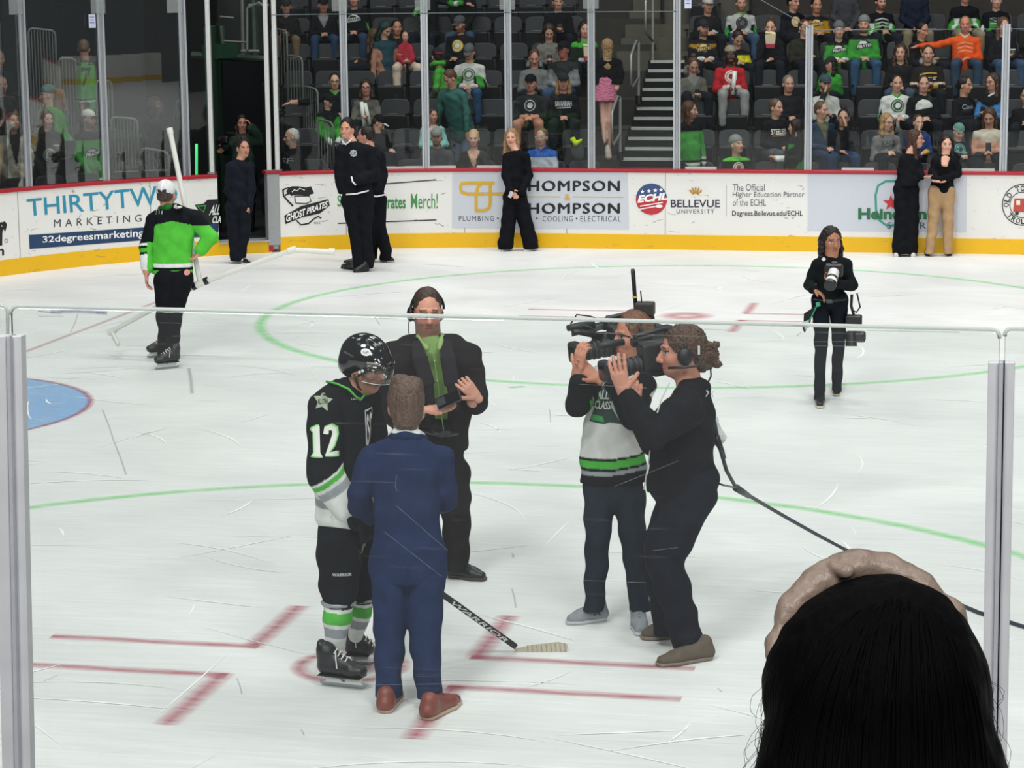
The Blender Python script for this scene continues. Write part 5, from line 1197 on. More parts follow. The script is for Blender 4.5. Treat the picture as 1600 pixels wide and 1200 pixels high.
    b = MB().box(q(701, 624, -.42), (.155, .078, .012), R).build('phone_body', flat('1a1b20', .3), ph, bevel=.004); MB().box(q(701, 624, -.42)+z*.0065, (.14, .068, .001), R).build('screen', flat('0c0d12', .1), ph); MB().box(q(690, 628, -.42)+z*.008+x*-.0, (.05, .05, .003), R).build('camera_bump', flat('2c2d33', .3), ph, bevel=.001)
dark_suit()

# ---- a shoulder camera ---------------------------------------------------------------------
def video_camera(q, u0, v0, label, dd=0.0, sc_=1.0, aim=None, vf=True):
    """nose of the lens at (u0, v0); body runs to the right"""
    o = q(u0, v0, dd); x = aim if aim is not None else CR; x = nrm(x); z = nrm(UP-x*(x@UP)); y = np.cross(z, x); R = np.array([x, y, z]).T
    r = root('video_camera', o, label, 'video camera'); P = lambda a, b, c: o+(x*a+y*b+z*c)*sc_
    def bx(nm, c, d, mat=BLACKP, bev=.012, par=r): return MB().box(P(*c), np.array(d)*sc_, R).build(nm, mat, par, bevel=bev, seg=3)
    M2 = flat('1c1d21', .5); M3 = flat('26282d', .45)
    h = bx('lens_hood', (.035, 0, 0), (.07, .15, .135), M2, .02); bx('hood_glass', (.002, 0, 0), (.006, .11, .09), flat('05060a', .05), .003, h)
    ln = MB().tube([P(.06, 0, 0), P(.12, 0, 0), P(.125, 0, 0), P(.20, 0, 0), P(.205, 0, 0), P(.26, 0, 0)], [.052*sc_, .058*sc_, .050*sc_, .052*sc_, .058*sc_, .056*sc_], 22).build('lens', M2, r, smooth=False)
    for a in (.10, .14, .17, .215, .24): MB().tube([P(a, 0, 0), P(a+.012, 0, 0)], .0595*sc_, 22).build('focus_ring', flat('2e3036', .6), ln)
    bx('lens_grip', (.19, .075, -.01), (.13, .05, .09), M3, .02); bx('camera_body', (.40, 0, .035), (.27, .12, .19), M2, .02); bx('side_panel', (.41, .064, .04), (.2, .014, .12), M3, .006); bx('recorder_deck', (.56, 0, .01), (.13, .11, .17), M3, .02)
    bx('battery', (.66, 0, .0), (.07, .10, .15), flat('121318', .5), .015); bx('shoulder_pad', (.43, 0, -.075), (.20, .10, .035), flat('101114', .9), .015)
    MB().tube([P(.24, 0, .13), P(.26, 0, .185), P(.46, 0, .19), P(.50, 0, .13)], .016*sc_, 10).build('top_handle', BLACKP, r, smooth=True)
    if vf:
        v = MB().tube([P(.20, .07, .145), P(.10, .075, .15), P(.02, .075, .15)], [.022*sc_, .026*sc_, .020*sc_], 12).build('microphone', M2, r, smooth=True); bx('viewfinder', (.33, .09, .125), (.15, .055, .06), M2, .014)
        MB().tube([P(.05, .09, .17), P(.10, .10, .22), P(.18, .08, .20), P(.24, .05, .17)], .005*sc_, 6).build('cable', BLACKP, r, smooth=True)
    for i, (a, c) in enumerate(((.33, .08), (.37, .08), (.41, .08), (.35, .02), (.40, .02))): MB().tube([P(a, .070, c), P(a, .078, c)], .008*sc_, 8).build('button', flat('5a5d64', .4), r)
    MB().box(P(.42, .072, .075), (.06*sc_, .003, .014), R).build('body_lettering_plate', flat('6f737a', .4), r)
    return r, P
# ---- camera operator in white jersey ----------------------------------------------------------
def cam_white():
    base = G(958, 975); D = depth(base); q = Q3(D); p = Person('person in white and green jersey shouldering a video camera, left of the two', base, 'bb8068')
    C = q(988, 524); f = face(-68, -4); p.head(C, f, hs=1.08, neck=q(988, 575, .02), hair='6a4c3c', stubble=.2)
    p.torso([q(955, 745), q(958, 660), q(962, 610)], [q.m(36), q.m(36), q.m(36)], CR).limb([q(925, 600), q(960, 590), q(1000, 600)], [q.m(14), q.m(18), q.m(14)])
    p.limb([q(918, 600), q(896, 630, -.12), q(902, 578, -.2)], [q.m(15), q.m(12), q.m(8)]).limb([q(1000, 600, .0), q(1005, 660, -.15), q(975, 612, -.28)], [q.m(15), q.m(12), q.m(9)])
    p.limb([q(935, 760), q(930, 850), q(926, 935)], [q.m(13), q.m(9), q.m(8)]).limb([q(985, 760), q(990, 850), q(998, 940)], [q.m(13), q.m(9), q.m(8)])
    p.hand(q(904, 578, -.22), nrm(UP*.9+CR*.1), nrm(CR*.5-CT*.5), hs=1.08, curl=.45, thumb=1); p.hand(q(934, 592, -.2), nrm(UP*.6-CR*.7), nrm(UP*.5+CT*.5), hs=1.05, curl=.3, thumb=-1); p.build()
    p.shorthair(.006, 1.02, top=.01); p.headset(mic=0, both=True)
    bx = MB().box(p.at(0, -.08, .13), (.11, .09, .075)).build('wireless_receiver', flat('2b2a28', .6), p.r, bevel=.01)
    K_, W, Gn, GR = '15181c', 'c9cbc8', '49a63e', '8a9092'
    zb = [q(950, v)[2] for v in (712, 716, 728, 732, 742, 748)]
    def js(S):
        tors(S, [q(958, 750), q(958, 690), q(962, 620)], [q.m(53), q.m(49), q.m(44)], CR, .62); S.chain([q(925, 596), q(962, 582), q(1005, 598)], [q.m(19), q.m(22), q.m(19)])
    def tp(P, C):
        # hem stripes rise towards the right like the cut of the jersey
        C[:] = lin(W); rx = (P-q(950, 720))@CR; z = P[:, 2]-.25*np.maximum(rx, 0)*.5+.02
        for a, b, c in ((706, 710, K_), (710, 722, Gn), (722, 726, K_), (726, 732, GR), (732, 760, K_)): C[(z < q(950, a)[2]) & (z >= q(950, b)[2])] = lin(c)
        return C
    z0 = q(950, 752)[2]; jt = garment(p.r, 'jersey', js, .008, noise=.007, post=tp, cut=lambda X, Y, Z: z0-Z+0*X+0*Y)
    def slv(pts, rs, base_, sgn=1):
        A, B_, Cc = [q(*a) for a in pts]
        def post(P, C):
            C[:] = lin(W); t = ((P-A)@nrm(B_-A))/np.linalg.norm(B_-A); t2 = ((P-B_)@nrm(Cc-B_))/np.linalg.norm(Cc-B_); lo = (t2 > -.05)
            C[t > .35] = lin(K_) if base_ else lin(W)
            for a, b, c in ((.66, .76, GR), (.76, .80, K_), (.80, .98, Gn), (.98, 1.06, K_)): C[(t > a) & (t <= b) & (t2 < .25)] = lin(c)
            C[t2 > .25] = lin(K_); return C
        garment(jt, 'sleeve', lambda S: S.chain([A, B_, Cc], [q.m(r) for r in rs], k=.02), .007, noise=.004, post=post)
    slv(((922, 602, -.02), (903, 632, -.14), (904, 596, -.22)), (23, 19, 14), 1); slv(((1003, 602, -.02), (988, 655, -.16), (958, 602, -.20)), (22, 17, 13), 1)
    ec = q(938, 640, -.22); g = lambda *a: decal('jersey_emblem', a[0], a[1], jt, ec, nrm(CR+CT*.25), UP, jt, off=a[2], reach=.6)
    g(poly2((-.08, .085), (-.03, .09), (-.005, .13), (.0, .08), (.05, .045), (.03, .0), (.095, -.10), (.03, -.09), (.0, -.10), (-.09, -.09), (-.06, -.01), (-.10, .0)), '14352a', .003); g(poly2((-.07, .075), (-.03, .08), (-.03, .02), (-.06, -.0)), '2f8a45', .005); g(poly2((-.085, -.08), (-.0, -.09), (-.01, -.06), (-.07, -.05)), '2f8a45', .005)
    g(dtext('ALL', -.055, .035, .02, .085, bold=.02, italic=.2), 'd5dad5', .007); g(dtext('CLASSIC', -.06, -.02, .065, .025, bold=.02, italic=.2), 'd5dad5', .007)
    def tr(S):
        tors(S, [q(958, 775), q(958, 735)], [q.m(46), q.m(48)], CR, .62); S.chain([q(937, 775), q(934, 850, -.03), q(929, 925), q(927, 965)], [q.m(27), q.m(19), q.m(16), q.m(17)], k=.008); S.chain([q(982, 775), q(990, 850, -.02), q(998, 925), q(1001, 968)], [q.m(27), q.m(20), q.m(16), q.m(17)], k=.008)
    garment(p.r, 'jeans', tr, .008, col='1d2530', noise=.006, cut=lambda X, Y, Z: .075-Z+0*X+0*Y)
    for a, b in (((950, 968), (884, 976)), ((995, 958), (1001, 995))):
        s_ = shoe(p.r, G(*a), G(*b), '8b9196', 'b9bdc0', w=.045, lace='6b7075', mat=M_KNIT, h=.006, hgt=.085, label='grey running shoe')
        if a[0] == 950: decal('shoe_emblem', merge2(line2([(-.018, .016), (-.006, .0), (-.018, -.016)], .007), line2([(.018, .016), (.006, .0), (.018, -.016)], .007), line2([(-.010, 0), (.010, 0)], .006)), '2a3550', s_, G(926, 968)+UP*.06+CT*.02, nrm(G(884, 976)-G(950, 968))*-1, UP, s_, reach=.2)
    rc, P = video_camera(q, 893, 553, 'black shoulder video camera of the white jersey operator, with tall antennas', dd=-.02, aim=nrm(CR*.93+UP*.10-CT*.36), sc_=.9)
    m = MB().tube([q(994, 490, 0), q(989, 424, 0), q(988.5, 420, 0)], [.011, .0125, .010], 12).build('antenna', BLACKP, rc, smooth=True, label='thick tall black antenna'); MB().tube([q(992, 466, 0), q(991.8, 463, 0)], .0132, 12).build('yellow_band', flat('b9a83a', .6), m)
    MB().tube([q(1004, 490, 0), q(1001, 454, 0)], .004, 8).build('antenna', BLACKP, rc); MB().prism([q(902, 518, .08), q(960, 500, .08), q(962, 508, .08), q(915, 524, .08)], nrm(-CT)*.10).build('camera_flap', flat('1a1b1f', .4), rc, bevel=.004)
    MB().prism([q(925, 524, .08), q(975, 520, .08), q(975, 545, .08), q(925, 548, .08)], nrm(-CT)*.12).build('camera_top', flat('1d1e22', .5), rc, bevel=.012)
    MB().tube([q(893, 520, .0), q(904, 519, .0), q(940, 525, .05)], [.022, .016, .02], 12).build('microphone', BLACKP, rc, smooth=True); MB().tube([q(905, 516, .0), q(912, 508, .0), q(922, 511, .0), q(930, 518, .0)], .004, 6).build('cable', BLACKP, rc, smooth=True)
    MB().tube([q(1002, 492, .1), q(1016, 489, .1), q(1022, 520, .1)], .02, 8).build('rear_housing', flat('1d1e20', .6), rc)
cam_white()
# ---- camera operator in black jacket -------------------------------------------------------------
def cam_black():
    base = G(1060, 1015); D = depth(base)-.12; q = Q3(D); p = Person('person in black jacket and headset shouldering a video camera, knees bent', base, 'bd8571')
    C = q(1064, 549); f = face(-86, -3); p.head(C, f, hs=1.16, neck=q(1078, 612, .02), hair='4b3529', stubble=.12, smile=.3)
    p.torso([q(1072, 770), q(1075, 700), q(1080, 640)], [q.m(30), q.m(30), q.m(30)], CT, .8).limb([q(1062, 625, -.15), q(1080, 615), q(1085, 625, .16)], [q.m(16), q.m(20), q.m(16)])
    p.limb([q(1062, 640, -.2), q(1012, 672, -.3), q(973, 612, -.28)], [q.m(17), q.m(14), q.m(9)]).limb([q(1085, 640, .2), q(1020, 690, .2), q(985, 640, .1)], [q.m(16), q.m(13), q.m(9)])
    p.limb([q(1085, 770, -.05), q(1025, 872, -.1), q(1082, 1010, -.05)], [q.m(16), q.m(12), q.m(9)]).limb([q(1075, 770, .1), q(1024, 866, .14), q(1040, 970, .22)], [q.m(15), q.m(10), q.m(8)])
    p.hand(q(974, 612, -.3), nrm(UP*.92-CR*.22), nrm(CR*.25-CT*.95), hs=1.22, thumb=-1, fold=(.12, .14, .16, .2), spread=.4, tcurl=.2); p.hand(q(988, 636, .05), nrm(UP*.7+CR*.1-CT*-.2), nrm(-CT), hs=1.05, curl=.5, thumb=1); p.build()
    S = Sol(); hs = p.hs; S.ell(p.at(0, -.022, .04), np.array((.084, .100, .090))*hs, p.B, k=.02); S.ell(p.at(0, -.09, -.03), np.array((.07, .05, .075))*hs, p.B, k=.03); S.ell(p.at(0, -.125, -.03), np.array((.05, .05, .06))*hs, p.B, k=.02)
    rnd = random.Random(3)
    for i in range(16): S.ell(p.at(rnd.uniform(-.06, .06), rnd.uniform(-.17, -.08), rnd.uniform(-.08, .03)), np.array((.02, .02, .018))*hs, p.B, k=.01)
    S.ell(p.at(0, .10, -.04), np.array((.09, .085, .115))*hs, p.B, sub=True, k=.01)
    p.hair(S, .006, noise=.005, nscale=70); p.headset(both=True, mic=0)
    MB().tube([q(1098, 560, -.13), q(1088, 572, -.17), q(1070, 574, -.17), q(1044, 575, -.14)], .008, 8).build('microphone_arm', BLACKP, p.r, smooth=True); MB().tube([q(1092, 540, -.14), q(1092, 554, -.14)], .006, 8).build('headset_clip', flat('c8cccf', .3), p.r)
    MB().tube([q(1110, 573, .0), q(1111, 588, .0), q(1105, 600, .0)], .005, 6).build('headset_cable', BLACKP, p.r, smooth=True)
    K_ = '13151b'
    def jk(S):
        S.chain([q(1060, 762), q(1066, 720), q(1078, 660), q(1084, 630)], [q.m(50), q.m(47), q.m(40), q.m(32)], k=.03); S.chain([q(1070, 628, -.16), q(1084, 606, .0), q(1088, 625, .16)], [q.m(23), q.m(20), q.m(23)], k=.03)
        S.chain([q(1070, 640, -.2), q(1020, 676, -.32), q(982, 622, -.3)], [q.m(30), q.m(24), q.m(16)], k=.015); S.chain([q(1080, 640, .2), q(1022, 690, .16), q(990, 645, .08)], [q.m(28), q.m(22), q.m(17)], k=.015); S.cone(q(1096, 742, .0), q(1060, 748, 0), q.m(22), q.m(44), k=.04)
        S.cone(q(1074, 604), q(1088, 610), q.m(15), q.m(22), k=.02)
    z0 = q(1060, 769)[2]; jo = garment(p.r, 'jacket', jk, .008, col=K_, noise=.007, cut=lambda X, Y, Z: z0-Z+0*X+0*Y, mat=M_CLOTH)
    MB().tube([q(1046, 598, -.30), q(1033, 625, -.34), q(1027, 645, -.36)], .004, 6).build('zip', flat('b9bdbd', .4), jo); MB().tube([q(1016, 700, -.34), q(1012, 730, -.33), q(1006, 765, -.30)], .004, 6).build('zip', flat('9a9f9f', .4), jo)
    MB().tube([q(1082, 708, -.5), q(1086, 735, -.5)], .004, 6).build('pocket_zip', flat('7b7f80', .4), jo) if False else None
    decal('jacket_emblem', merge2(line2([(-.02, .015), (-.01, 0), (-.02, -.015)], .006), line2([(.02, .015), (.01, 0), (.02, -.015)], .006)), 'b9bfc4', jo, q(1094, 643, -.5), nrm(CR+CT*.2), nrm(UP-CR*.2), jo, reach=.6)
    def tr(S):
        S.chain([q(1085, 765, -.05), q(1040, 860, -.10), q(1040, 885, -.1), q(1072, 990, -.05), q(1082, 1040, -.04)], [q.m(38), q.m(34), q.m(30), q.m(24), q.m(26)], k=.01); S.chain([q(1068, 768, .1), q(1026, 862, .14), q(1022, 885, .16), q(1038, 955, .22), q(1042, 1005, .22)], [q.m(34), q.m(27), q.m(23), q.m(20), q.m(22)], k=.01); S.cone(q(1085, 750), q(1050, 758), q.m(38), q.m(36), k=.03)
    garment(p.r, 'trousers', tr, .008, col='151822', noise=.006, cut=lambda X, Y, Z: .055-Z+0*X+0*Y)
    shoe(p.r, G(1115, 1028), G(1026, 1042), '5d544b', '7b7064', w=.052, mat=M_KNIT, label='grey brown slip-on shoe in front'); shoe(p.r, G(1064, 995), G(1000, 999), '5d544b', '7b7064', w=.05, mat=M_KNIT, label='grey brown slip-on shoe behind')
    video_camera(q, 940, 582, 'black shoulder video camera of the black jacket operator', dd=.02, aim=nrm(CR*.93+UP*.13-CT*.34), sc_=.86)
    # cable from the camera operator across the ice
    pts = [q(1112, 640, .1), q(1118, 668, .12), q(1122, 690, .15), q(1135, 735, .2), G(1150, 762, .75), G(1166, 772, .68)]
    g2 = [(1200, 792), (1240, 815), (1285, 840), (1325, 861), (1400, 898), (1470, 932), (1530, 957), (1600, 979), (1700, 1010)]
    allp = pts+[G(u, v, max(.012, .6-(u-1166)*.0035)) for u, v in g2]
    c = MB().tube(allp, .011, 8).build('camera_cable', flat('232a3a', .5), smooth=True); tag(c, 'dark blue camera cable trailing across the ice to the right', 'cable')
    MB().tube([q(1118, 682, .12), q(1128, 705, .18), q(1132, 716, .2)], [.022, .014, .01], 10).build('connector', BLACKP, c, smooth=True); MB().tube([G(1150, 762, .75), G(1170, 775, .66)], [.022, .016], 10).build('connector', flat('3c4148', .5), c, smooth=True); MB().tube([q(1112, 752, .05), q(1130, 758, .1), G(1150, 762, .75)], .006, 6).build('cable_clip', BLACKP, c)
    bg = Sol().cone(q(1116, 655, .2), q(1122, 685, .2), .03, .045, da=.02, db=.03).cone(q(1122, 682, .2), q(1117, 692, .2), .04, .02).build('plastic_bag', M_PLAST, None, .008, col='cfd2cf', noise=.006, nscale=40); tag(bg, 'small white plastic wrap hanging behind the black jacket operator', 'plastic bag')
cam_black()

# ---- generic standing figure used for the people further away ---------------------------------
def figure(label, base, q, head, fdir, hs, skin, hair, sh, el, wr, hip, kn, an, top, bot, feet, hand_dirs=None, pitch=0, wid=(20, 17, 20), hem=None, neck=None, arm=(10, 8.5, 7), leg=(15, 11, 9), h=.011, ratio=.6, shoecol='15161a', solecol='2a2a2c', fold=.4, topfn=None, side=None, hw=None, shoe_lace=None, name='person', skirt=None, jmat=None, garm='jacket', pant='trousers', **kw):
    p = Person(label, base, skin, h=.02, name=name); C = q(*head); f = face(fdir, pitch); side = CR if side is None else side
    sa, sb = q(*sh[0]), q(*sh[1]); mid = (sa+sb)/2; ha, hb = q(*hip[0]), q(*hip[1]); pel = (ha+hb)/2; nk = mid+UP*.06
    p.head(C, f, hs=hs, neck=nk, hair=hair, nr=.05, fh=.007, **kw)
    m = q.m; p.torso([pel, (pel+mid)/2, mid], [m(wid[0])*.8, m(wid[1])*.75, m(wid[2])*.75], side, .45)
    p.limb([sa, mid+UP*.02, sb], [m(arm[0])*.8]*3)
    for s_, e, w in zip((sa, sb), el, wr): p.limb([s_, q(*e), q(*w)], [m(arm[0])*.75, m(arm[1])*.7, .022])
    for h_, k_, a_ in zip((ha, hb), kn, an): p.limb([h_, q(*k_), q(*a_)], [m(leg[0])*.75, m(leg[1])*.75, m(leg[2])*.6])
    for i, w in enumerate(wr):
        if hand_dirs and hand_dirs[i] is not None:
            d, n, th = hand_dirs[i]; p.hand(q(*w), d, n, fh=.007, hs=hs*.95, thumb=th, curl=fold)
    p.build()
    hw = hw or wid[0]; hemv = hem if hem is not None else None
    def jk(S):
        tors(S, [q(*hem[:3]) if hem is not None else pel, pel+UP*.02, (pel+mid)/2, mid-UP*.04], [m(hw), m(wid[0]), m(wid[1]), m(wid[2])], side, ratio)
        S.chain([sa, mid+UP*.035, sb], [m(arm[0])]*3, k=.03)
        for s_, e, w in zip((sa, sb), el, wr): S.chain([s_, q(*e), q(*w)], [m(arm[0]), m(arm[1]), m(arm[2])], k=.012)
    z0 = (q(*hem[:3])[2] if hem is not None else pel[2])
    p.top = garment(p.r, garm, jk, h, col=top, noise=.005, post=topfn, cut=lambda X, Y, Z: z0-Z+0*X+0*Y, mat=jmat)
    def tr(S):
        S.cone(ha, hb, m(leg[0])*1.05, m(leg[0])*1.05, k=.03)
        for h_, k_, a_ in zip((ha, hb), kn, an): S.chain([h_, q(*k_), q(*a_), q(*a_)-UP*.09], [m(leg[0]), m(leg[1]), m(leg[2]), m(leg[2])], k=.01)
    zf = base[2]+(.035 if feet else -.1)
    if bot: p.bot = garment(p.r, pant, tr, h, col=bot, noise=.005, cut=lambda X, Y, Z: zf-Z+0*X+0*Y)
    for a, b in feet: shoe(p.r, G(*a), G(*b), shoecol, solecol, w=.04*hs, h=.008, lace=shoe_lace, hgt=.075)
    return p
# ---- photographer walking towards us --------------------------------------------------------------
def photographer():
    base = G(1295, 630); D = depth(base); q = Q3(D)
    p = figure('person with long dark hair in black, walking and holding a camera with pale lens', base, q, (1299, 377, 0), 14, 1.0, 'a06f56', '17120f', ((1277, 414), (1321, 414)), ((1264, 444, .05), (1331, 446, 0)), ((1271, 452, -.18), (1306, 444, -.24)), ((1283, 470), (1310, 470)), ((1283, 540, -.05), (1310, 535, .05)), ((1280, 608, -.05), (1308, 592, .2)),
               '14181a', '15191f', (((1282, 616), (1281, 639)), ((1308, 598), (1307, 620))), hand_dirs=((nrm(CR*.8-UP*.5+CT*.2), -UP, -1), (nrm(-CR*.6+UP*.6), CT, 1)), wid=(22, 20, 22), arm=(10, 9, 7), leg=(15, 10, 8), hem=(1297, 466), solecol='c9beb0', h=.009, lips='8f5248', pitch=-2)
    p.longhair(.007, .36, back=1, w=.095, fwd=-.02)
    MB().tube([q(1272, 466, -.15), q(1297, 471, -.19), q(1322, 467, -.14)], .013, 8).build('belt', flat('0c0c0e', .35), p.r, smooth=True); MB().box(q(1296, 471, -.2), (.05, .01, .03)).build('belt_buckle', flat('55585a', .3, .7), p.r, bevel=.003)
    MB().box(q(1287, 405, -.14), (.028, .006, .028), [[.7, 0, -.7], [0, 1, 0], [.7, 0, .7]]).build('badge', flat('d9d9d9'), p.r)
    c = root('photo_camera', q(1300, 430, -.3), 'black photo camera with pale telephoto lens held at the chest', 'camera')
    MB().box(q(1303, 422, -.28), (.15, .07, .11)).build('camera_body', BLACKP, c, bevel=.015); MB().box(q(1304, 414, -.28), (.06, .07, .06)).build('prism_housing', BLACKP, c, bevel=.012); x0, x1 = q(1303, 425, -.32), q(1297, 446, -.46); dl = x1-x0
    l = MB().tube([x0, x0+dl*.45], [.045, .045], 20).build('lens', flat('c9cac8', .4), c); MB().tube([x0+dl*.45, x0+dl*.62], [.047, .047], 20).build('lens_ring', BLACKP, l); MB().tube([x0+dl*.62, x0+dl*.85], [.048, .05], 20).build('lens_ring', flat('d6d6d4', .4), l); MB().tube([x0+dl*.85, x0+dl*1.05], [.052, .052], 20).build('lens_hood', BLACKP, l); MB().tube([x0+dl*1.04, x0+dl*1.06], [.044, .044], 20).build('front_glass', flat('0a0c12', .05), l)
    c = root('photo_camera', q(1336, 500, -.05), 'second black camera hanging on a strap at the hip of the photographer', 'camera')
    MB().box(q(1334, 501, -.05), (.14, .09, .10)).build('camera_body', BLACKP, c, bevel=.015); MB().tube([q(1330, 518, -.02), q(1330, 541, -.02)], [.045, .05], 18).build('lens', BLACKP, c); MB().box(q(1337, 526, 0), (.17, .10, .09)).build('camera_grip', flat('1a1b20', .4), c, bevel=.02)
    MB().tube([q(1331, 460, -.02), q(1330, 478, -.02), q(1334, 492, -.04)], .012, 8).build('strap', flat('121317', .8), c); MB().tube([q(1339, 458, .0), q(1344, 480, 0), q(1338, 488, 0), q(1331, 484, 0)], .007, 8).build('strap', flat('121317', .8), c, smooth=True)
    b = root('id_badge', q(1264, 505, -.05), 'badge and green lanyard swinging at the hip of the photographer', 'badge')
    MB().tube([q(1276, 478, -.12), q(1268, 495, -.1), q(1260, 508, -.1)], .006, 6).build('lanyard', flat('2c8a62', .7), b); MB().tube([q(1278, 472, -.13), q(1279, 479, -.13)], .018, 8).build('clip', flat('45a884', .5), b)
    MB().prism([q(1254, 503, -.12), q(1263, 500, -.12), q(1265, 511, -.12), q(1258, 515, -.12)], CT*.006).build('card', flat('a9adb2', .5), b); MB().prism([q(1253, 505, -.08), q(1262, 508, -.08), q(1257, 520, -.08), q(1254, 515, -.08)], CT*.02).build('pouch', BLACKP, b); MB().prism([q(1256, 490, -.06), q(1274, 478, -.06), q(1266, 503, -.06), q(1255, 512, -.06)], CT*.01).build('cloth_tail', flat('17191c', .9), b)
photographer()
# ---- skater in green jersey and cap, carrying the white pipe frame ------------------------------------
def green_skater():
    base = G(258, 565); D = depth(base); q = Q3(D); K_, W, Gn = '14171b', 'dcdfdc', '52b73d'
    p = Person('person in green and black jersey, white cap and skates, seen from behind', base, 'c08b74')
    C = q(260, 304); p.head(C, face(168, 4), hs=1.06, neck=q(263, 335, .0), hair='4a3a30')
    p.torso([q(272, 430), q(272, 380), q(272, 345)], [q.m(24), q.m(24), q.m(26)], CR, .45).limb([q(246, 342), q(272, 335), q(305, 342)], [q.m(9)]*3)
    p.limb([q(240, 345), q(229, 385, 0), q(229, 425, -.05)], [q.m(10), q.m(8), q.m(6)]).limb([q(308, 345), q(332, 372, .0), q(311, 395, -.05)], [q.m(10), q.m(8), q.m(6)])
    p.limb([q(258, 430), q(257, 490), q(256, 540, .1)], [q.m(12), q.m(7), q.m(5)]).limb([q(283, 430), q(269, 495), q(267, 545)], [q.m(12), q.m(8), q.m(6)])
    p.hand(q(229, 428, -.05), nrm(-UP+CT*.1), CR, hs=1.05, curl=.4, thumb=1); p.hand(q(312, 392, -.05), nrm(-CR*.5-UP*.6-CT*.3), nrm(-CR), hs=1.05, curl=.9, thumb=-1); p.build()
    p.shorthair(.007, .98, low=.0, col='40342c')
    hs = p.hs; S = Sol(); S.ell(p.at(0, -.014, .050), np.array((.086, .104, .090))*hs, p.B)
    z = .02
    def post(P, Cc):
        d = (P-p.C)/hs; Cc[:] = lin('d3d5d5'); m = (d@p.f < -.07) & (np.abs(d@p.sd) < .04) & (d@p.u < .062) & (d@p.u > .03); Cc[m] = lin('3a3230'); m = (np.abs(d@p.sd) < .005); Cc[m] = lin('f2f2f2'); return Cc
    def cut(X, Y, Z): return -((X-p.C[0])*p.u[0]+(Y-p.C[1])*p.u[1]+(Z-p.C[2])*p.u[2]-.012*hs)
    cp = S.build('cap', M_KNIT, p.r, .007, post=post, cut=cut, label='white mesh cap'); Sol().ell(p.at(0, .115, .03), np.array((.06, .06, .010))*hs, p.B, col='c9c9c9').build('brim', M_KNIT, cp, .007)
    z1 = {v: q(272, v)[2] for v in (410, 416, 421, 426, 345, 338)}
    def js(S):
        tors(S, [q(270, 430), q(268, 385), q(272, 348)], [q.m(32), q.m(32), q.m(36)], CR, .55); S.chain([q(246, 342), q(274, 332), q(306, 342)], [q.m(13)]*3)
    rx0 = q(272, 400)@CR
    def tp(P, C):
        C[:] = lin(Gn); z = P[:, 2]; C[z < z1[410]] = lin(W); C[z < z1[416]] = lin(K_); C[z < z1[421]] = lin(Gn); C[z < z1[426]] = lin(Gn); xx = np.abs(P@CR-rx0); C[z > q(272, 343)[2]-xx*.25] = lin(K_); return C
    z0 = q(272, 427)[2]; jt = garment(p.r, 'jersey', js, .009, noise=.006, post=tp, cut=lambda X, Y, Z: z0-Z+0*X+0*Y)
    def slv(A, B_, Cc, outer):
        A, B_, Cc = q(*A), q(*B_), q(*Cc)
        def post(P, C):
            C[:] = lin(Gn); t2 = ((P-B_)@nrm(Cc-B_))/np.linalg.norm(Cc-B_); m = ((P-A)@CR)*outer > q.m(-2); C[m & (t2 < .1)] = lin(K_) if outer < 0 else lin(Gn)
            if outer < 0:
                for a, b, c in ((-.12, -.0, W), (.0, .12, K_), (.12, .3, Gn), (.3, .42, K_), (.42, 2, W)): C[(t2 >= a) & (t2 < b)] = lin(c)
                C[(t2 > -.15) & (((P-B_)@CR) > q.m(2))] = lin(Gn)
            C[P[:, 2] > q(272, 352)[2]] = lin(K_); return C
        garment(jt, 'sleeve', lambda S: S.chain([A, B_, Cc], [q.m(14), q.m(12), q.m(10)], k=.02), .008, noise=.004, post=post)
    slv((241, 346), (230, 386), (230, 418, -.03), -1); slv((306, 346), (329, 371), (313, 390, -.04), 1)
    decal('collar_emblem', disc2(0, 0, .042, .022), 'dfe3df', jt, q(273, 326, -.3), CR, UP, jt); decal('collar_lettering', dtext('ECHL', -.025, -.008, .025, .008), '20301f', jt, q(273, 326, -.3), CR, UP, jt, off=.006)
    decal('shoulder_lettering', dtext('111', -.03, -.025, .03, .025), 'd9dcd9', jt, q(243, 334, -.3), CR, UP, jt)
    garment(jt, 'collar', lambda S: S.chain([q(252, 326, .0), q(262, 323, -.06), q(275, 326, .0)], [q.m(5)]*3), .007, col='2a6a2a')
    def tr(S):
        S.cone(q(262, 432), q(284, 432), q.m(20), q.m(18), k=.03); S.chain([q(260, 440), q(258, 492), q(258, 515, .05), q(255, 552, .1)], [q.m(20), q.m(14), q.m(11), q.m(9)], k=.01); S.chain([q(281, 440), q(270, 492), q(267, 556)], [q.m(20), q.m(15), q.m(10)], k=.01)
    tr_ = garment(p.r, 'trousers', tr, .009, col='15171b', noise=.006); decal('trouser_badge', disc2(0, 0, .028), 'c98f80', tr_, q(285, 432, -.4), CR, UP, tr_, reach=.5)
    skate(p.r, G(282, 574), G(240, 578), h=.007, lace='c9c9c4'); skate(p.r, G(268, 556), G(228, 560), h=.007, lace='c9c9c4')
    # white pipe frame
    r = root('pipe_frame', q(313, 443, .05), 'white plastic pipe frame with upright pole carried by the person in green jersey', 'pipe frame'); PV = flat('d5d6cf', .45, 0, .4, .06, name='white_pipe')
    A = q(313, 443, .1); L_ = q(174, 518, .35); R_ = q(456, 391, -.1)
    MB().tube([A, q(266, 206, .12)], .025, 14).build('pole', PV, r, smooth=False); MB().tube([q(266.5, 209, .12), q(264.5, 200, .12)], .031, 14).build('pole_cap', PV, r)
    MB().tube([L_, A], .024, 14).build('cross_pipe', PV, r, label='dusty grey lower pipe'); MB().tube([A, R_], .024, 14).build('cross_pipe', PV, r); d = nrm(R_-L_)
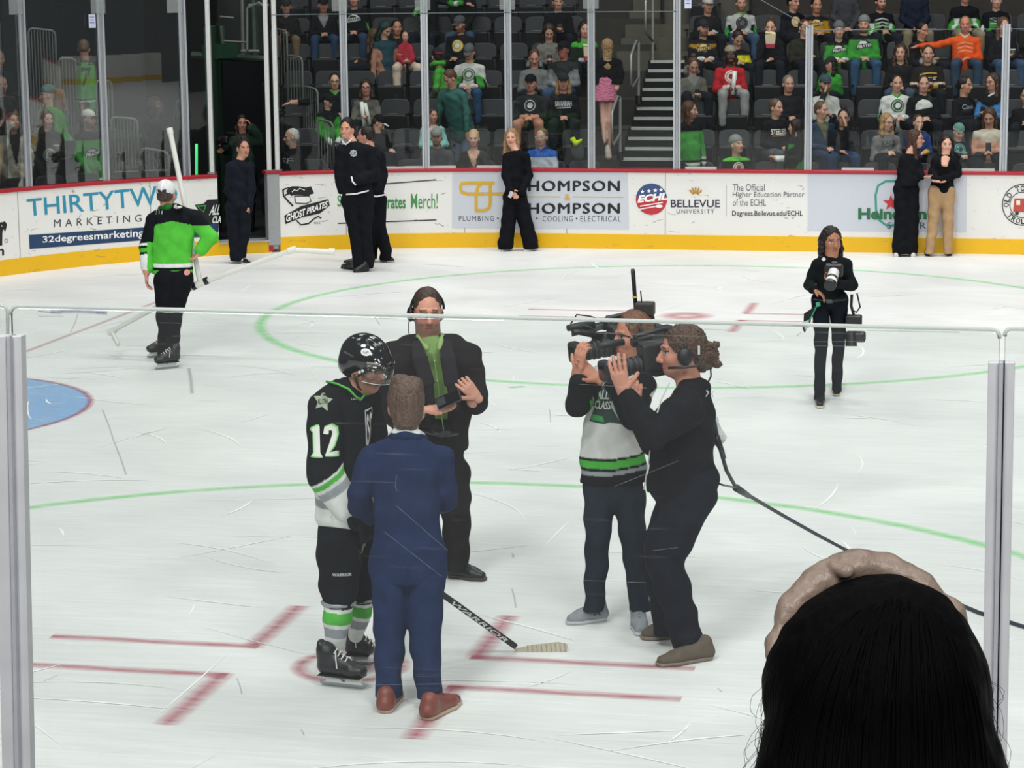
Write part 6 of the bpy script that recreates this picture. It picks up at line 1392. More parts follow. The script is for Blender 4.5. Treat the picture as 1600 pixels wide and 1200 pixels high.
    j = MB().tube([A-d*.07, A+d*.07], .036, 14).build('joint', flat('d9dad4', .5), r); MB().tube([A-d*.085, A-d*.045], .037, 14).build('tape', BLACKP, j); MB().tube([A+d*.045, A+d*.085], .037, 14).build('tape', BLACKP, j)
    MB().tube([L_, q(185, 539, .2)], .022, 12).build('end_pipe', PV, r); MB().tube([R_, q(522, 394, -.1)], .027, 12).build('end_pipe', PV, r); MB().tube([L_-d*.04, L_+d*.05], .031, 12).build('elbow', PV, r); MB().tube([q(450, 393, -.1), q(463, 389, -.1)], .034, 12).build('elbow', PV, r); MB().tube([q(514, 393, -.1), q(523, 394, -.1)], .034, 12).build('end_cap', PV, r)
green_skater()
# ---- man in black at the gate --------------------------------------------------------------------------
def gate_man():
    base = G(371, 412); D = depth(base); q = Q3(D)
    p = figure('person in black jacket and black-white sneakers standing at the open gate', base, q, (380, 231, 0), 28, 1.02, 'bb8a72', '191310', ((361, 262), (388, 262)), ((358, 298, 0), (392, 296, 0)), ((372, 322, -.1), (389, 322, -.05)), ((364, 325), (382, 325)), ((366, 365), (381, 365)), ((368, 400, 0), (375, 400, 0)),
               '181b24', '171a22', (((366, 409), (390, 414)),), hand_dirs=(None, (nrm(-UP), -CR, -1)), wid=(15, 15, 15), arm=(9, 8, 6), leg=(12, 10, 8.5), hem=(372, 330), solecol='d0d0cc', h=.010, shoe_lace='e0e0e0', side=nrm(CR+CT*-.6), ratio=.8)
    S = Sol(); p.shorthair(.007, 1.05, top=.02, noise=.008, nscale=55, col='16110f')
    garment(p.r, 'collar', lambda S: S.chain([p.at(-.05, .0, -.16), p.at(0, .04, -.175), p.at(.05, .0, -.16), p.at(0, -.06, -.14), p.at(-.05, .0, -.16)], [.02]*5), .008, col='14161c')
    s_ = [o for o in p.r.children if o.name.startswith('shoe')][0]; decal('shoe_emblem', dtext('N', -.03, -.025, .03, .03, bold=.06, italic=.3), 'e0e0e0', s_, G(378, 412)+UP*.05, CR, UP, s_, reach=.3)
gate_man()
# ---- two men in varsity jackets -------------------------------------------------------------------------
def varsity():
    TR = 'd9dcdc'
    base = G(600, 410); D = depth(base); q = Q3(D)
    p = figure('person in black varsity jacket looking away, half hidden behind the smiling one', base, q, (571, 212, 0), -100, 1.04, 'b98570', '1f1815', ((572, 242, 0), (592, 245, 0)), ((575, 280), (597, 275)), ((575, 300, -.1), (592, 298, -.1)), ((578, 315), (590, 315)), ((586, 360), (592, 355)), ((580, 395, .1), (603, 392, 0)),
               '15171c', '14161b', (((586, 410), (536, 413)), ((594, 408), (616, 410))), wid=(17, 17, 17), arm=(10, 9, 8), leg=(14, 11, 9), hem=(585, 307), h=.010, side=nrm(CR+CT*.7), ratio=.8, solecol='b9a890')
    p.shorthair(.007, 1.02); MB().tube([q(573, 225, -.05), q(580, 222, -.0), q(583, 224, .05)], .014, 8).build('collar_trim', flat(TR, .8), p.r, smooth=True); MB().tube([q(568, 306, -.19), q(590, 307, -.2), q(602, 304, -.12)], .010, 8).build('hem_trim', flat(TR, .8), p.top, smooth=True)
    base = G(565, 424); D = depth(base); q = Q3(D)
    p = figure('smiling person in black varsity jacket with white trim, hand in pocket', base, q, (542, 202, 0), -18, 1.06, 'c8937c', '17110f', ((536, 238, 0), (575, 238, 0)), ((532, 275, 0), (585, 272, 0)), ((536, 297, .0), (560, 282, -.16)), ((548, 312), (570, 312)), ((556, 365), (570, 365)), ((561, 412), (575, 412)),
               '16181d', '14161b', (((560, 423), (534, 419)), ((577, 424), (552, 426))), wid=(23, 23, 23), arm=(12, 10, 9), leg=(15, 11, 9), hem=(556, 303), h=.010, lips='a85a50', smile=.5, solecol='101114', pitch=0)
    p.shorthair(.007, 1.02, top=.02); decal('jacket_emblem', star2(0, 0, .05, 8, .75), 'aab3b3', p.top, q(549, 243, -.5), CR, UP, p.top, reach=.6); decal('jacket_lettering', dtext('GP', -.03, -.02, .03, .02), '2a2d30', p.top, q(549, 243, -.5), CR, UP, p.top, reach=.6, off=.006)
    for pts in ([(540, 226, -.16), (546, 221, -.12), (553, 214, -.0)], [(540, 226, -.16), (536, 222, -.1), (533, 218, 0)]): MB().tube([q(*a) for a in pts], .008, 8).build('collar_trim', flat(TR, .8), p.top, smooth=True)
    MB().tube([q(549, 276, -.24), q(551, 284, -.25), q(556, 289, -.25)], .011, 8).build('pocket_trim', flat(TR, .8), p.top, smooth=True); MB().tube([q(541, 304, -.15), q(556, 303, -.21), q(576, 298, -.13)], .010, 8).build('hem_trim', flat(TR, .8), p.top, smooth=True)
varsity()
# ---- woman in black suit by the boards; two women talking -------------------------------------------------
def standing_women():
    base = G(812, 389); D = depth(base)-.25; q = Q3(D)
    p = figure('person with long blond hair in black suit, walking by the boards with a phone', base, q, (799, 215, 0), -8, 1.0, 'cf9f8a', '8a6a44', ((793, 247, 0), (820, 245, 0)), ((790, 275, -.05), (826, 275, 0)), ((798, 298, -.15), (815, 300, -.15)), ((798, 310), (812, 310)), ((795, 345), (820, 345)), ((790, 380, 0), (829, 380, 0)),
               '121318', '131419', (((800, 391), (778, 393)), ((840, 390), (820, 393))), hand_dirs=((nrm(-UP*.6+CR*.5), CT, -1), None), wid=(18, 15, 14), arm=(8, 7, 6), leg=(12, 11.5, 12), hem=(807, 318), h=.010, solecol='dadada', smile=.3, side=nrm(CR-CT*.4), ratio=.7)
    p.longhair(.007, .24, w=.08, fwd=.02, col='8f7250'); t = root('phone', q(799, 303, -.28), 'pale phone in the hand of the blond person in black suit', 'phone'); MB().box(q(798, 304, -.25), (.05, .012, .09), [[.9, 0, .4], [0, 1, 0], [-.4, 0, .9]]).build('phone_body', flat('c9bfbf', .3), t, bevel=.004)
    base = G(1410, 397); D = depth(base)-.25; q = Q3(D)
    p = figure('person with long brown hair in black suit, turned to the smiling one in tan trousers', base, q, (1431, 217, 0), 70, 1.0, 'c1927c', '3c2720', ((1412, 250, 0), (1430, 249, 0)), ((1408, 270, 0), (1436, 265, 0)), ((1433, 280, -.1), (1440, 276, -.15)), ((1408, 295), (1424, 295)), ((1410, 345), (1424, 345)), ((1407, 385), (1421, 385)),
               '131418', '131418', (((1402, 394), (1400, 402)), ((1424, 394), (1427, 402))), hand_dirs=(None, (nrm(CR*.9-UP*.1), UP, 1)), wid=(19, 16, 15), arm=(7.5, 6.5, 5.5), leg=(12, 12, 13), hem=(1416, 290), h=.010, shoecol='c9c4bd', solecol='c9c4bd', side=nrm(CR+CT*.9), ratio=.8)
    p.longhair(.007, .30, w=.08, col='3f2a20'); p.glasses('1c1614', .003)
    base = G(1468, 398); D = depth(base)-.2; q = Q3(D)
    p = figure('smiling person in black jacket and tan trousers standing against the boards', base, q, (1478, 226, 0), 4, .98, 'd4a38c', '1c1411', ((1463, 252, 0), (1491, 252, 0)), ((1457, 270, -.0), (1496, 272, 0)), ((1462, 280, -.15), (1470, 281, -.18)), ((1462, 300), (1480, 300)), ((1459, 345), (1481, 345)), ((1453, 385), (1481, 388)),
               '14151a', 'a98b68', (((1451, 392), (1449, 400)), ((1481, 392), (1484, 400))), hand_dirs=((nrm(CR*.5+CT*.4-UP*.3), UP, -1), (nrm(-CR*.6+CT*.4-UP*.2), UP, 1)), wid=(19, 16, 16), arm=(7.5, 6.5, 6), leg=(12, 9, 7), hem=(1472, 300), h=.010, smile=.6, solecol='101010')
    p.longhair(.007, .16, w=.08, col='1a1310'); ck = sum([p.top], p.top) if False else None
    garment(p.r, 'black_top', lambda S: tors(S, [q(1474, 298, -.06), q(1476, 262, -.07)], [q.m(11), q.m(9)], CR, .6), .009, col='101114'); garment(p.r, 'neckline', lambda S: S.cone(q(1477, 247, -.07), q(1476, 258, -.115), q.m(7), q.m(5), da=.03, db=.02, side=CR), .008, col='cf9f88', mat=M_SKIN)
    decal('badge', disc2(0, 0, .02, .012), 'd9d9d9', p.top, q(1482, 262, -.4), CR, UP, p.top, reach=.5)
standing_women()
# ---- person in the tunnel holding a camera -----------------------------------------------------------------
def tunnel_person():
    q = Q3(depth(atY(383, 200, 26.6))); base = G(383, 412); base = np.array([q(383, 200)[0], q(383, 200)[1], .12])
    p = figure('person in dark green jacket in the tunnel, one hand at the ear', base, q, (378, 193, 0), 12, 1.0, 'a97d68', '14100e', ((366, 222, 0), (394, 220, 0)), ((355, 235, 0), (412, 222, 0)), ((352, 228, -.2), (393, 200, -.1)), ((370, 270), (390, 270)), ((370, 320), (390, 320)), ((370, 360), (390, 360)),
               '26382f', '101214', (), hand_dirs=((nrm(-CR*.5-UP*.5), CT, 1), (nrm(-CR*.3+UP*.9), -CR, -1)), wid=(20, 17, 16), arm=(9, 8, 7), leg=(12, 9, 7), hem=(382, 262), h=.011)
    p.longhair(.008, .12, col='14100e'); r = root('handheld_camera', q(350, 222, -.3), 'dark handheld camera held by the person in the tunnel', 'camera')
    MB().box(q(350, 218, -.3), (.13, .10, .10)).build('camera_body', BLACKP, r, bevel=.02); MB().tube([q(344, 216, -.34), q(340, 222, -.45)], .035, 14).build('lens', BLACKP, r); MB().box(q(360, 208, -.3), (.10, .04, .03)).build('top_handle', BLACKP, r, bevel=.01)
tunnel_person()
# ---- head of the woman sitting in front of us ----------------------------------------------------------------
def foreground():
    D = 2.75; q = Q3(D); base = q(1375, 1500); p = Person('back of a dark haired head with a beige headband, close in the foreground', base, 'c09a82', h=.02)
    C = q(1370, 1090, .02); f = face(176, -8)
    p.head(C, f, hs=1.15, neck=q(1375, 1300), hair='0a090b', nr=.06, fh=.008); p.torso([q(1375, 1560), q(1375, 1340)], [.16, .17], CR, .5).limb([q(1240, 1330), q(1375, 1310), q(1515, 1330)], [.05, .06, .05]); p.build()
    S = Sol()
    S.ell(q(1368, 1050), (q.m(150), .125, q.m(140)), np.array([CR, CT, UP]), k=.02); S.cone(q(1370, 1100, -.02), q(1378, 1250, -.04), q.m(166), q.m(186), da=.115, db=.10, side=CR, k=.06); S.cone(q(1378, 1250, -.04), q(1380, 1420, -.05), q.m(186), q.m(180), da=.10, db=.09, side=CR, k=.05); S.ell(q(1385, 975, .02), (q.m(100), .10, q.m(66)), np.array([CR, CT, UP]), k=.03)
    hr = S.build('hair', M_HAIRB, p.r, .006, col='040405', noise=.0012, nscale=30)
    rnd = random.Random(5); m = MB()
    # parting and locks following the skull
    M = BVHTree.FromPolygons([Vector(np.array(v.co)+origin(hr)) for v in hr.data.vertices], [tuple(pp.vertices) for pp in hr.data.polygons])
    def skin(pts, off):
        out = []
        for (u, v) in pts:
            a = q(u, v, -.5); d = Vector(nrm(a-CAM)); h_ = M.ray_cast(Vector(CAM+np.array(d)*.5), d, 6)
            if h_[0] is None: continue
            out.append(np.array(h_[0])-np.array(d)*off)
        return out
    lock = MB()
    for i in range(150):
        a = rnd.uniform(-1, 1); x0 = 1400+a*70+rnd.uniform(-8, 8); y0 = 930+abs(a)*25+rnd.uniform(0, 25); x1 = 1372+a*175+rnd.uniform(-6, 6)
        pts = [(x0+(x1-x0)*(1-(1-t)**2.0), y0+(1290-y0)*t**1.3) for t in np.linspace(0, 1, 14)]
        P = skin(pts, .0006)
        if len(P) > 4: lock.tube(P, [rnd.uniform(.0010, .0026)*(1 if 0 < j < len(P)-1 else .4) for j in range(len(P))], 5, caps=False)
    o = lock.build('hair_strands', flat('060506', .7, 0, .04, .3, 200, name='hair_strand'), p.r, smooth=True); o['kind'] = 'stuff'
    fl = MB()
    for i in range(46):
        sg = -1 if i % 2 else 1; y = rnd.uniform(1030, 1190); x = 1370+sg*(158+(y-1030)*.17); L_ = rnd.uniform(40, 110); c = rnd.uniform(4, 38)
        P = [q(x+sg*(c*math.sin(t*2.4))+sg*rnd.uniform(-1.5, 1.5), y+L_*t, rnd.uniform(-.002, .002)) for t in np.linspace(0, 1, 8)]; fl.tube(P, .00028, 4, caps=False)
    o = fl.build('loose_hair', flat('1b1514', .5), p.r); o['kind'] = 'stuff'
    # headband: twisted satin band with knot
    BN = colmat('satin', .38, .5, .5, 35, .12)
    S = Sol(); pts = [q(1208, 1075, -.02), q(1214, 1010, .0), q(1236, 950, .01), (q(1272, 912, .02)), q(1312, 890, .03), q(1352, 884, .03), q(1395, 892, .03), q(1440, 914, .02), q(1490, 958, .01), q(1522, 1012, .0)]
    S.chain(pts, [q.m(x) for x in (6, 9, 12, 13, 14, 14, 13, 11, 8, 4)], k=.035, side=_F); S.ell(q(1338, 882, .02), (q.m(26), q.m(19), q.m(18)), np.array([CR, CT, UP]), k=.01); S.cone(q(1318, 876, .02), q(1352, 872, .02), q.m(12), q.m(10), k=.004); S.cone(q(1352, 874, .02), q(1378, 890, .02), q.m(11), q.m(9), k=.004); S.cone(q(1300, 886, .01), q(1322, 893, .0), q.m(8), q.m(12), k=.004)
    S.build('headband', BN, p.r, .004, col='8d7b6e', noise=.0008, nscale=60); Sol().chain([q(1229, 950, 0), q(1222, 952, 0), q(1223, 960, 0)], [q.m(1.5)]*3, k=.002).build('band_tip', BN, p.r, .002, col='6a5648')
M_HAIRB = colmat('sleek_hair', .65, .05, .5, 70, .5, aniso=True)
foreground()

# ================================================================ THE CROWD
def spect(label, u, v, row, top, skin='b98d78', hair='2b2019', fd=-25, style='short', hat=None, hatc=None, brim=None, arms='lap', th=0, legs='1c2028', fn=None, lean=0, hairlen=.14, glasses=False, beard=None, sleeve=None, crest=None, prop=None, Yo=0, P=None, stand=False, pitch=-4, bulk=1.0, collar=None, facepitch=0, hs=1.0, smile=0, hood=None, name='person', phi=None, cuff=None, group=None, vcut=None, bands2=None):
    """a spectator on the seat of the given row; u, v = the centre of the head in the photo"""
    if phi is None:
        Y = row_Y(row)+Yo; zf = row_floor(row); C = atY(u, v, Y) if P is None else P; bf = face(fd*.6)
    else:
        C = phi; zf = row_floor(row); bf = face(fd*.6)
    sd = np.cross(UP, bf); sd = nrm(sd); seat = zf+.47; zh = C[2]; dz = zh-(seat+.70)
    hx = C-bf*.02; pel = np.array([C[0], C[1], 0])+bf*(-.03-lean*1.0)+UP*(seat+.10+min(0, dz)*.3)
    if stand: seat = zh-.82; pel = np.array([C[0], C[1], seat+.07])-bf*(lean*.9)
    nk = C-UP*.17*hs-bf*(.02+lean*.12); ch = nk-UP*.12-bf*lean*.1; W = .142*bulk*hs
    base = (pel[0], pel[1], zf)
    p = Person(label, base, skin, h=.026, name=name, group=group)
    f = face(fd+th, pitch+facepitch); p.head(C, f, hs=hs*1.02, neck=nk-UP*.03, hair=hair, nr=.05, fh=.0105, beard=beard, smile=smile)
    sa, sb = nk-UP*.075-sd*W, nk-UP*.075+sd*W
    p.torso([pel, (pel+ch)/2, ch], [.11*bulk, .11*bulk, .12*bulk], sd, .6).limb([sa, ch+UP*.05, sb], [.035]*3)
    def arm(i, mode):
        q = -1 if i == 0 else 1; s_ = sa if i == 0 else sb; out = sd*q
        if mode == 'lap': e = s_-UP*.25*hs+out*.05+bf*.03; w = pel+bf*.24+UP*.07+out*.05; d = nrm(bf*.6-out*.6-UP*.2)
        elif mode == 'front': e = s_-UP*.24*hs+out*.05+bf*.06; w = ch-UP*.16+bf*.30+out*.04; d = nrm(bf*.7-out*.5+UP*.3)
        elif mode == 'face': e = s_-UP*.22*hs+out*.02+bf*.16; w = C-UP*.13+bf*.14+out*.04; d = nrm(UP*.8-bf*.2-out*.3)
        elif mode == 'cross': e = s_-UP*.23*hs+out*.06+bf*.04; w = ch-UP*.14+bf*.20-out*.06; d = nrm(-out)
        elif mode == 'down': e = s_-UP*.26*hs+out*.06; w = e-UP*.23+out*.02+bf*.03; d = -UP
        elif mode == 'out': e = s_+out*.25-UP*.06; w = e+out*.23-UP*.0+bf*.05; d = nrm(out-UP*.3)
        elif mode == 'up': e = s_-UP*.12+out*.18+bf*.05; w = C+out*.15+UP*.0; d = nrm(UP*.8-out*.4)
        else: e = s_-UP*.25+out*.05; w = e-UP*.1+bf*.2; d = bf
        return s_, e, w, d
    am = [arm(0, arms if isinstance(arms, str) else arms[0]), arm(1, arms if isinstance(arms, str) else arms[1])]
    for i, (s_, e, w, d) in enumerate(am):
        p.limb([s_, e, w], [.04, .034, .026]); n = nrm(np.cross(sd*(1 if i else -1), d)) if abs(d@sd) < .9 else UP
        p.S.cone(w, w+d*.09*hs, .034, .036, da=.02, db=.018, k=.015); p.S.cone(w+d*.08*hs, w+d*.145*hs-bf*.0, .033, .024, da=.018, db=.014, k=.01); p.S.cone(w+d*.03, w+d*.08+UP*.035, .016, .012, k=.01)
    L = []
    for q in (-1, 1):
        h_ = pel+sd*q*.09-UP*.02
        if stand: kn = h_-UP*.42+bf*.02; an = kn-UP*.40-bf*.03
        else: kn = h_+bf*.42+sd*q*.07-UP*.0; an = kn-UP*.42-bf*.03
        L.append((h_, kn, an)); p.limb([h_, kn, an], [.07, .05, .035])
    p.build()
    t = lin(top); slc = lin(sleeve) if sleeve else None; cfc = lin(cuff) if cuff else None; zp, zn = pel[2], nk[2]
    def post(P_, Cc):
        Cc[:] = t; r = (P_-pel)@sd; hgt = (P_[:, 2]-zp)/(zn-zp)
        for (s_, e, w, d) in am:
            de = np.linalg.norm(P_-(e+w)/2, axis=1); ds = np.linalg.norm(P_-(s_*.35+e*.65), axis=1); m = (de < .17) | (ds < .13)
            if slc is not None: Cc[m] = slc
            if cfc is not None: Cc[np.linalg.norm(P_-w, axis=1) < .10] = cfc
        if fn: Cc = fn(P_, Cc, dict(r=r, h=hgt, f=(P_-pel)@bf, am=am))
        if vcut: m = ((P_-pel)@bf > .03) & (np.abs(r) < (hgt-.45)*.16) & (hgt > .45); Cc[m] = lin(vcut)
        return Cc
    def jk(S):
        S.cone(pel-UP*.04, (pel+ch)/2, .15*bulk*hs, .145*bulk*hs, da=.12*bulk, db=.12*bulk, side=sd, k=.03); S.cone((pel+ch)/2, ch, .145*bulk*hs, .155*bulk*hs, da=.12*bulk, db=.105*bulk, side=sd, k=.03); S.chain([sa, nk-UP*.03, sb], [.058, .056, .058], k=.03)
        for s_, e, w, d in am: S.chain([s_, e, w], [.060, .050, .040], k=.015)
    p.top = garment(p.r, 'jersey' if crest or bands2 else 'jacket', jk, .0185, noise=.006, nscale=13, post=post)
    if legs:
        def lg(S):
            for h_, kn, an in L: S.chain([h_, kn, an], [.092, .070, .055], k=.01)
            S.cone(L[0][0], L[1][0], .10, .10)
        garment(p.r, 'trousers', lg, .024, col=legs, noise=.004)
    if hood: garment(p.r, 'hood', lambda S: S.chain([p.at(-.09, .0, -.12), p.at(-.07, -.08, -.10), p.at(.07, -.08, -.10), p.at(.09, .0, -.12)], [.035]*4), .014, col=hood)
    if collar: garment(p.r, 'collar', lambda S: S.chain([p.at(-.06, .0, -.14), p.at(0, .075, -.19), p.at(.06, .0, -.14), p.at(0, -.06, -.12), p.at(-.06, 0, -.14)], [.014]*5, k=.005), .011, col=collar)
    if hat == 'cap': p.cap(hatc, brim, h=.010)
    elif hat == 'backcap': p.cap(hatc, brim, back=True, h=.010)
    elif hat == 'beanie': p.beanie(hatc, brim, h=.010)
    if style == 'short': p.shorthair(.010, 1.0 if not hat else .97, noise=.002) if not (hat == 'beanie') else None
    elif style == 'long': p.longhair(.010, hairlen, noise=.003)
    elif style == 'curly': p.longhair(.010, hairlen, noise=.009, w=.10)
    elif style == 'bun': p.shorthair(.010, 1.0); Sol().ell(p.at(0, -.06, .13), (.04, .04, .035), p.B, col=hair).build('hair_bun', M_HAIR, p.r, .010)
    elif style == 'balding': p.shorthair(.010, .96, low=.0, noise=.001)
    if glasses: p.glasses('17171b' if glasses is True else glasses, .0035)
    fr = C-UP*.33*hs; wr = [a[2] for a in am]; short = ' '.join(label.split()[:7]).rstrip(','); short = short[:-4] if short.endswith(' and') else short
    if crest:
        c1, c2, kind = crest; cc = (pel*.38+nk*.62); T_ = p.top; k_ = .095*bulk
        g = lambda geo, col, off: decal('jersey_emblem', geo, col, T_, cc+bf*.25, sd, UP, T_, off=off, reach=.35, cutlen=.05)
        if kind == 'round': g(disc2(0, 0, k_*.85, n=20), c1, .004); g(ring2(0, 0, k_*.62, k_*.7, 20), c2, .008); g(poly2((-.35*k_, -.1*k_), (-.2*k_, .35*k_), (.25*k_, .38*k_), (.4*k_, .0), (.15*k_, -.35*k_), (-.2*k_, -.3*k_)), c2, .008)
        elif kind == 'pirates':
            g(([(x*k_, y*k_) for x, y in [(-1.1, -.5), (1.1, -.1), (1.0, .35), (.5, .75), (-.2, .9), (-.8, .6), (-1.1, .1)]], [tuple(range(7))]), c1, .004); g(([(x*k_, y*k_) for x, y in [(-.95, .2), (-.5, .72), (.2, .66), (.45, .4)]], [(0, 1, 2, 3)]), c2, .007); g(quad_text('PIRATES', (-k_, -.4*k_), (k_, -.02*k_), (-k_, .1*k_), (k_, .38*k_), bold=.03), c2, .008)
        elif kind.startswith('text:'): g(dtext(kind[5:], -k_*1.15, -.3*k_, k_*1.15, .45*k_, bold=.025), c1, .005); g(line2([(-k_, -.5*k_), (k_, -.42*k_)], .012), c2, .005)
        elif kind == 'chevrons':
            for z_ in (.5, 0, -.5): g(line2([(-k_, z_*k_-.3*k_), (0, z_*k_), (k_, z_*k_-.3*k_)], .022), c1, .004)
    if prop:
        for kd in (prop if isinstance(prop, list) else [prop]): props(kd, p, C, pel, bf, sd, wr, short)
    return p
def props(kd, p, C, pel, bf, sd, wr, label):
    mid = (wr[0]+wr[1])/2+bf*.06; who = label.split(' in ')[0] if False else ''
    def own(nm, loc, lab, cat): return root(nm, loc, lab, cat)
    if kd == 'phone': r = own('phone', mid, 'dark phone held by the '+label, 'phone'); MB().box(mid+UP*.05, (.075, .012, .14), np.array([sd, bf, UP]).T).build('phone_body', flat('15161a', .3), r, bevel=.004)
    elif kd == 'sticks':
        r = own('thunder_stick', mid, 'white inflatable cheering stick held by the '+label, 'cheering stick'); MB().tube([mid-sd*.02-UP*.10, mid-sd*.05+UP*.26], .03, 12).build('tube', flat('d6dad2', .4), r, smooth=True)
        r = own('thunder_stick', mid, 'second white cheering stick of the '+label, 'cheering stick'); MB().tube([mid+sd*.07-UP*.08, mid-sd*.0+UP*.24], .028, 12).build('tube', flat('d6dad2', .4), r, smooth=True)
    elif kd == 'stick': r = own('thunder_stick', mid, 'white inflatable cheering stick held by the '+label, 'cheering stick'); MB().tube([mid-UP*.10, mid+UP*.24+sd*.03], .03, 12).build('tube', flat('d9dad6', .4), r, smooth=True)
    elif kd == 'popcorn':
        c = mid+bf*.04; r = own('popcorn_box', c, 'popcorn box with open flaps held by the '+label, 'popcorn box'); MB().prism([c+sd*.06, c+sd*.08+UP*.2, c-sd*.08+UP*.2, c-sd*.06], bf*.10).build('box', flat('c9b79c', .8), r); MB().prism([c+sd*.06, c+sd*.067+UP*.06, c-sd*.067+UP*.06, c-sd*.06], bf*.102).build('red_base', flat('a3273a', .8), r)
        S = Sol(); rn = random.Random(1)
        for i in range(14): S.ell(c+bf*.05+UP*(.2+rn.uniform(0, .03))+sd*rn.uniform(-.06, .06)+bf*rn.uniform(-.04, .04), (.022, .022, .018), k=.006)
        o = S.build('popcorn', M_CLOTH, r, .009, col='e6dcb0')
    elif kd == 'cup': c = wr[1]+UP*.05+bf*.05; r = own('drink_cup', c, 'drink cup held by the '+label, 'cup'); MB().tube([c-UP*.06, c+UP*.06], [.033, .042], 14).build('cup', flat('3a3c3a', .6), r, smooth=True); MB().tube([c+UP*.055, c+UP*.07], [.045, .045], 14).build('lid', flat('cfcabd', .5), r)
    elif kd == 'bottle': c = mid; r = own('drink_bottle', c, 'small bottle held by the '+label, 'bottle'); MB().tube([c-UP*.06, c+UP*.05, c+UP*.08, c+UP*.11], [.03, .03, .012, .012], 12).build('bottle', flat('5a2a20', .3), r, smooth=True)
G_, K_ = '3a8c38', '15181c'
def jersey_green(hemz=.12):
    def fn(P, C, d):
        m = (d['h'] > .86); C[m] = lin(K_)
        for a, b, c in ((.02, .07, 'cfd3cf'), (.07, .13, K_)): m = (d['h'] > a) & (d['h'] <= b) & (np.abs(d['r']) < .2); C[m] = lin(c)
        return C
    return fn
def sidedark(col, a=.72):
    def fn(P, C, d): C[d['h'] > a] = lin(col); return C
    return fn
def stripe(cols):
    def fn(P, C, d):
        for a, b, c in cols: m = (d['h'] > a) & (d['h'] <= b); C[m] = lin(c)
        return C
    return fn
def armband(*cols):
    """bands on the forearms"""
    def fn(P, C, d):
        for s_, e, w, dd in d['am']:
            t = ((P-e)@nrm(w-e))/np.linalg.norm(w-e); near = (np.linalg.norm(P-(e*.5+w*.5), axis=1) < .16)
            for a, b, c in cols: C[near & (t > a) & (t <= b)] = lin(c)
        return C
    return fn
BR_, BK_, BL_, GY_ = '4a3224', '17120f', 'a58a60', '8a8580'
# right-hand block ------------------------------------------------------------
R = spect
R('standing person with long brown hair in green and black jersey, just right of the stairs', 1078, 172, 0, G_, hair='4a3224', fd=55, style='long', hairlen=.16, arms='down', th=15, Yo=-.15, stand=True, sleeve=G_, cuff='c9ccc8', fn=stripe([(.0, .06, 'd0d4d0'), (.06, .12, K_), (.80, 1.2, K_)]), beard='4a3224', bulk=1.1)
R('bearded person in grey beanie and black jacket with lime shoulders, at the boards', 1151, 226, 0, '17191c', skin='c29a84', hair='3a2a20', fd=25, th=10, hat='beanie', hatc='7f8282', beard=None, fn=sidedark('55b832', .86), crest=('b9bcb8', '8a3030', 'round'), pitch=8, arms='lap')
R('girl with long dark hair in green jersey seen from behind, beside the short glass post', 1242, 198, 0, G_, skin='c9a08c', hair='2a1c16', fd=-115, style='long', hairlen=.14, Yo=-.1, stand=True, hs=.85, arms='front', fn=jersey_green(), sleeve='17191c', cuff='cfd0cc', prop='bottle')
R('person in black hoodie with orange and white lettering', 1213, 168, 1, '15171c', skin='bd8f7a', hair='5a4638', fd=40, th=5, crest=('d8d4c8', 'c9832a', 'text:STEELERS'), arms='lap', Yo=-.25, legs='4a5058', bulk=1.1)
R('person in blue vest over khaki shirt, eyes on the ice', 1284, 172, 1, '25384c', skin='c49a84', hair='5a4434', fd=35, th=10, vcut='5f6048', Yo=-.25, legs='26364a', bulk=1.1, style='short', arms='lap')
R('person in black with black glasses and a hand on the mouth', 1318, 184, 1, '14161c', skin='b78a76', hair=BK_, fd=-10, style='bun', glasses=True, arms=('lap', 'face'), Yo=-.35, legs='2c405c')
R('grey haired person in dark sweater behind the orange lettered hoodie', 1232, 131, 2, '1c1e22', skin='b98e7b', hair='6e6a66', fd=10, Yo=-.1, arms='lap', bulk=1.05)
R('person in blue cap and white-black jacket eating', 1290, 131, 2, 'b4b6b2', skin='b98d78', hair='2a1c16', fd=5, hat='cap', hatc='3a4a58', brim='3a4a58', beard='2a1c16', arms=('face', 'front'), cuff='2a2c30', Yo=-.15)
R('child with dark wavy hair and dark hat in green jersey', 1297, 100, 3, '1f5c24', skin='b98a76', hair='1c1411', fd=-50, style='curly', hairlen=.14, hat='cap', hatc='2a2c2a', hs=.82, Yo=-.3, fn=sidedark('2f8a2c', .5))
R('person in grey hooded coat looking down at a phone', 1083, 102, 3, '5d5c56', skin='b18a78', hair='4a3428', fd=10, style='bun', hood='6a6862', arms='front', prop='phone', facepitch=-28, Yo=-.35, vcut='6e706e')
R('person with long dreadlocks and knit beanie in red jersey with cheering stick', 1141, 86, 3, 'a8262e', skin='4e342a', hair='120e0d', fd=5, style='long', hairlen=.32, hat='beanie', hatc='8d8470', brim='4a443c', beard='15100e', arms='lap', cuff='c9b8b0', crest=('d5c5c0', '8f2028', 'round'), legs='8f9090', bulk=1.15, Yo=-.3, prop='stick')
R('person in black and gold jersey with dark cap, left end of the fourth row', 1099, 44, 4, 'a8822e', skin='b98d78', hair='3a2a1e', fd=15, hat='cap', hatc='2a2b2d', beard='5a3a28', cuff='c9ccc8', fn=sidedark('1a1c20', .82), sleeve='1f2024', crest=('1a1c20', 'c9b070', 'pirates'), Yo=-.3, bulk=1.05)
R('person in black and yellow top bending forward, behind the red jersey', 1153, 60, 4, '1c1a1c', skin='b98d78', hair='2a1a14', fd=15, style='bun', sleeve='c9c42e', cuff='c9c42e', facepitch=-35, lean=.15, Yo=-.25, arms='lap')
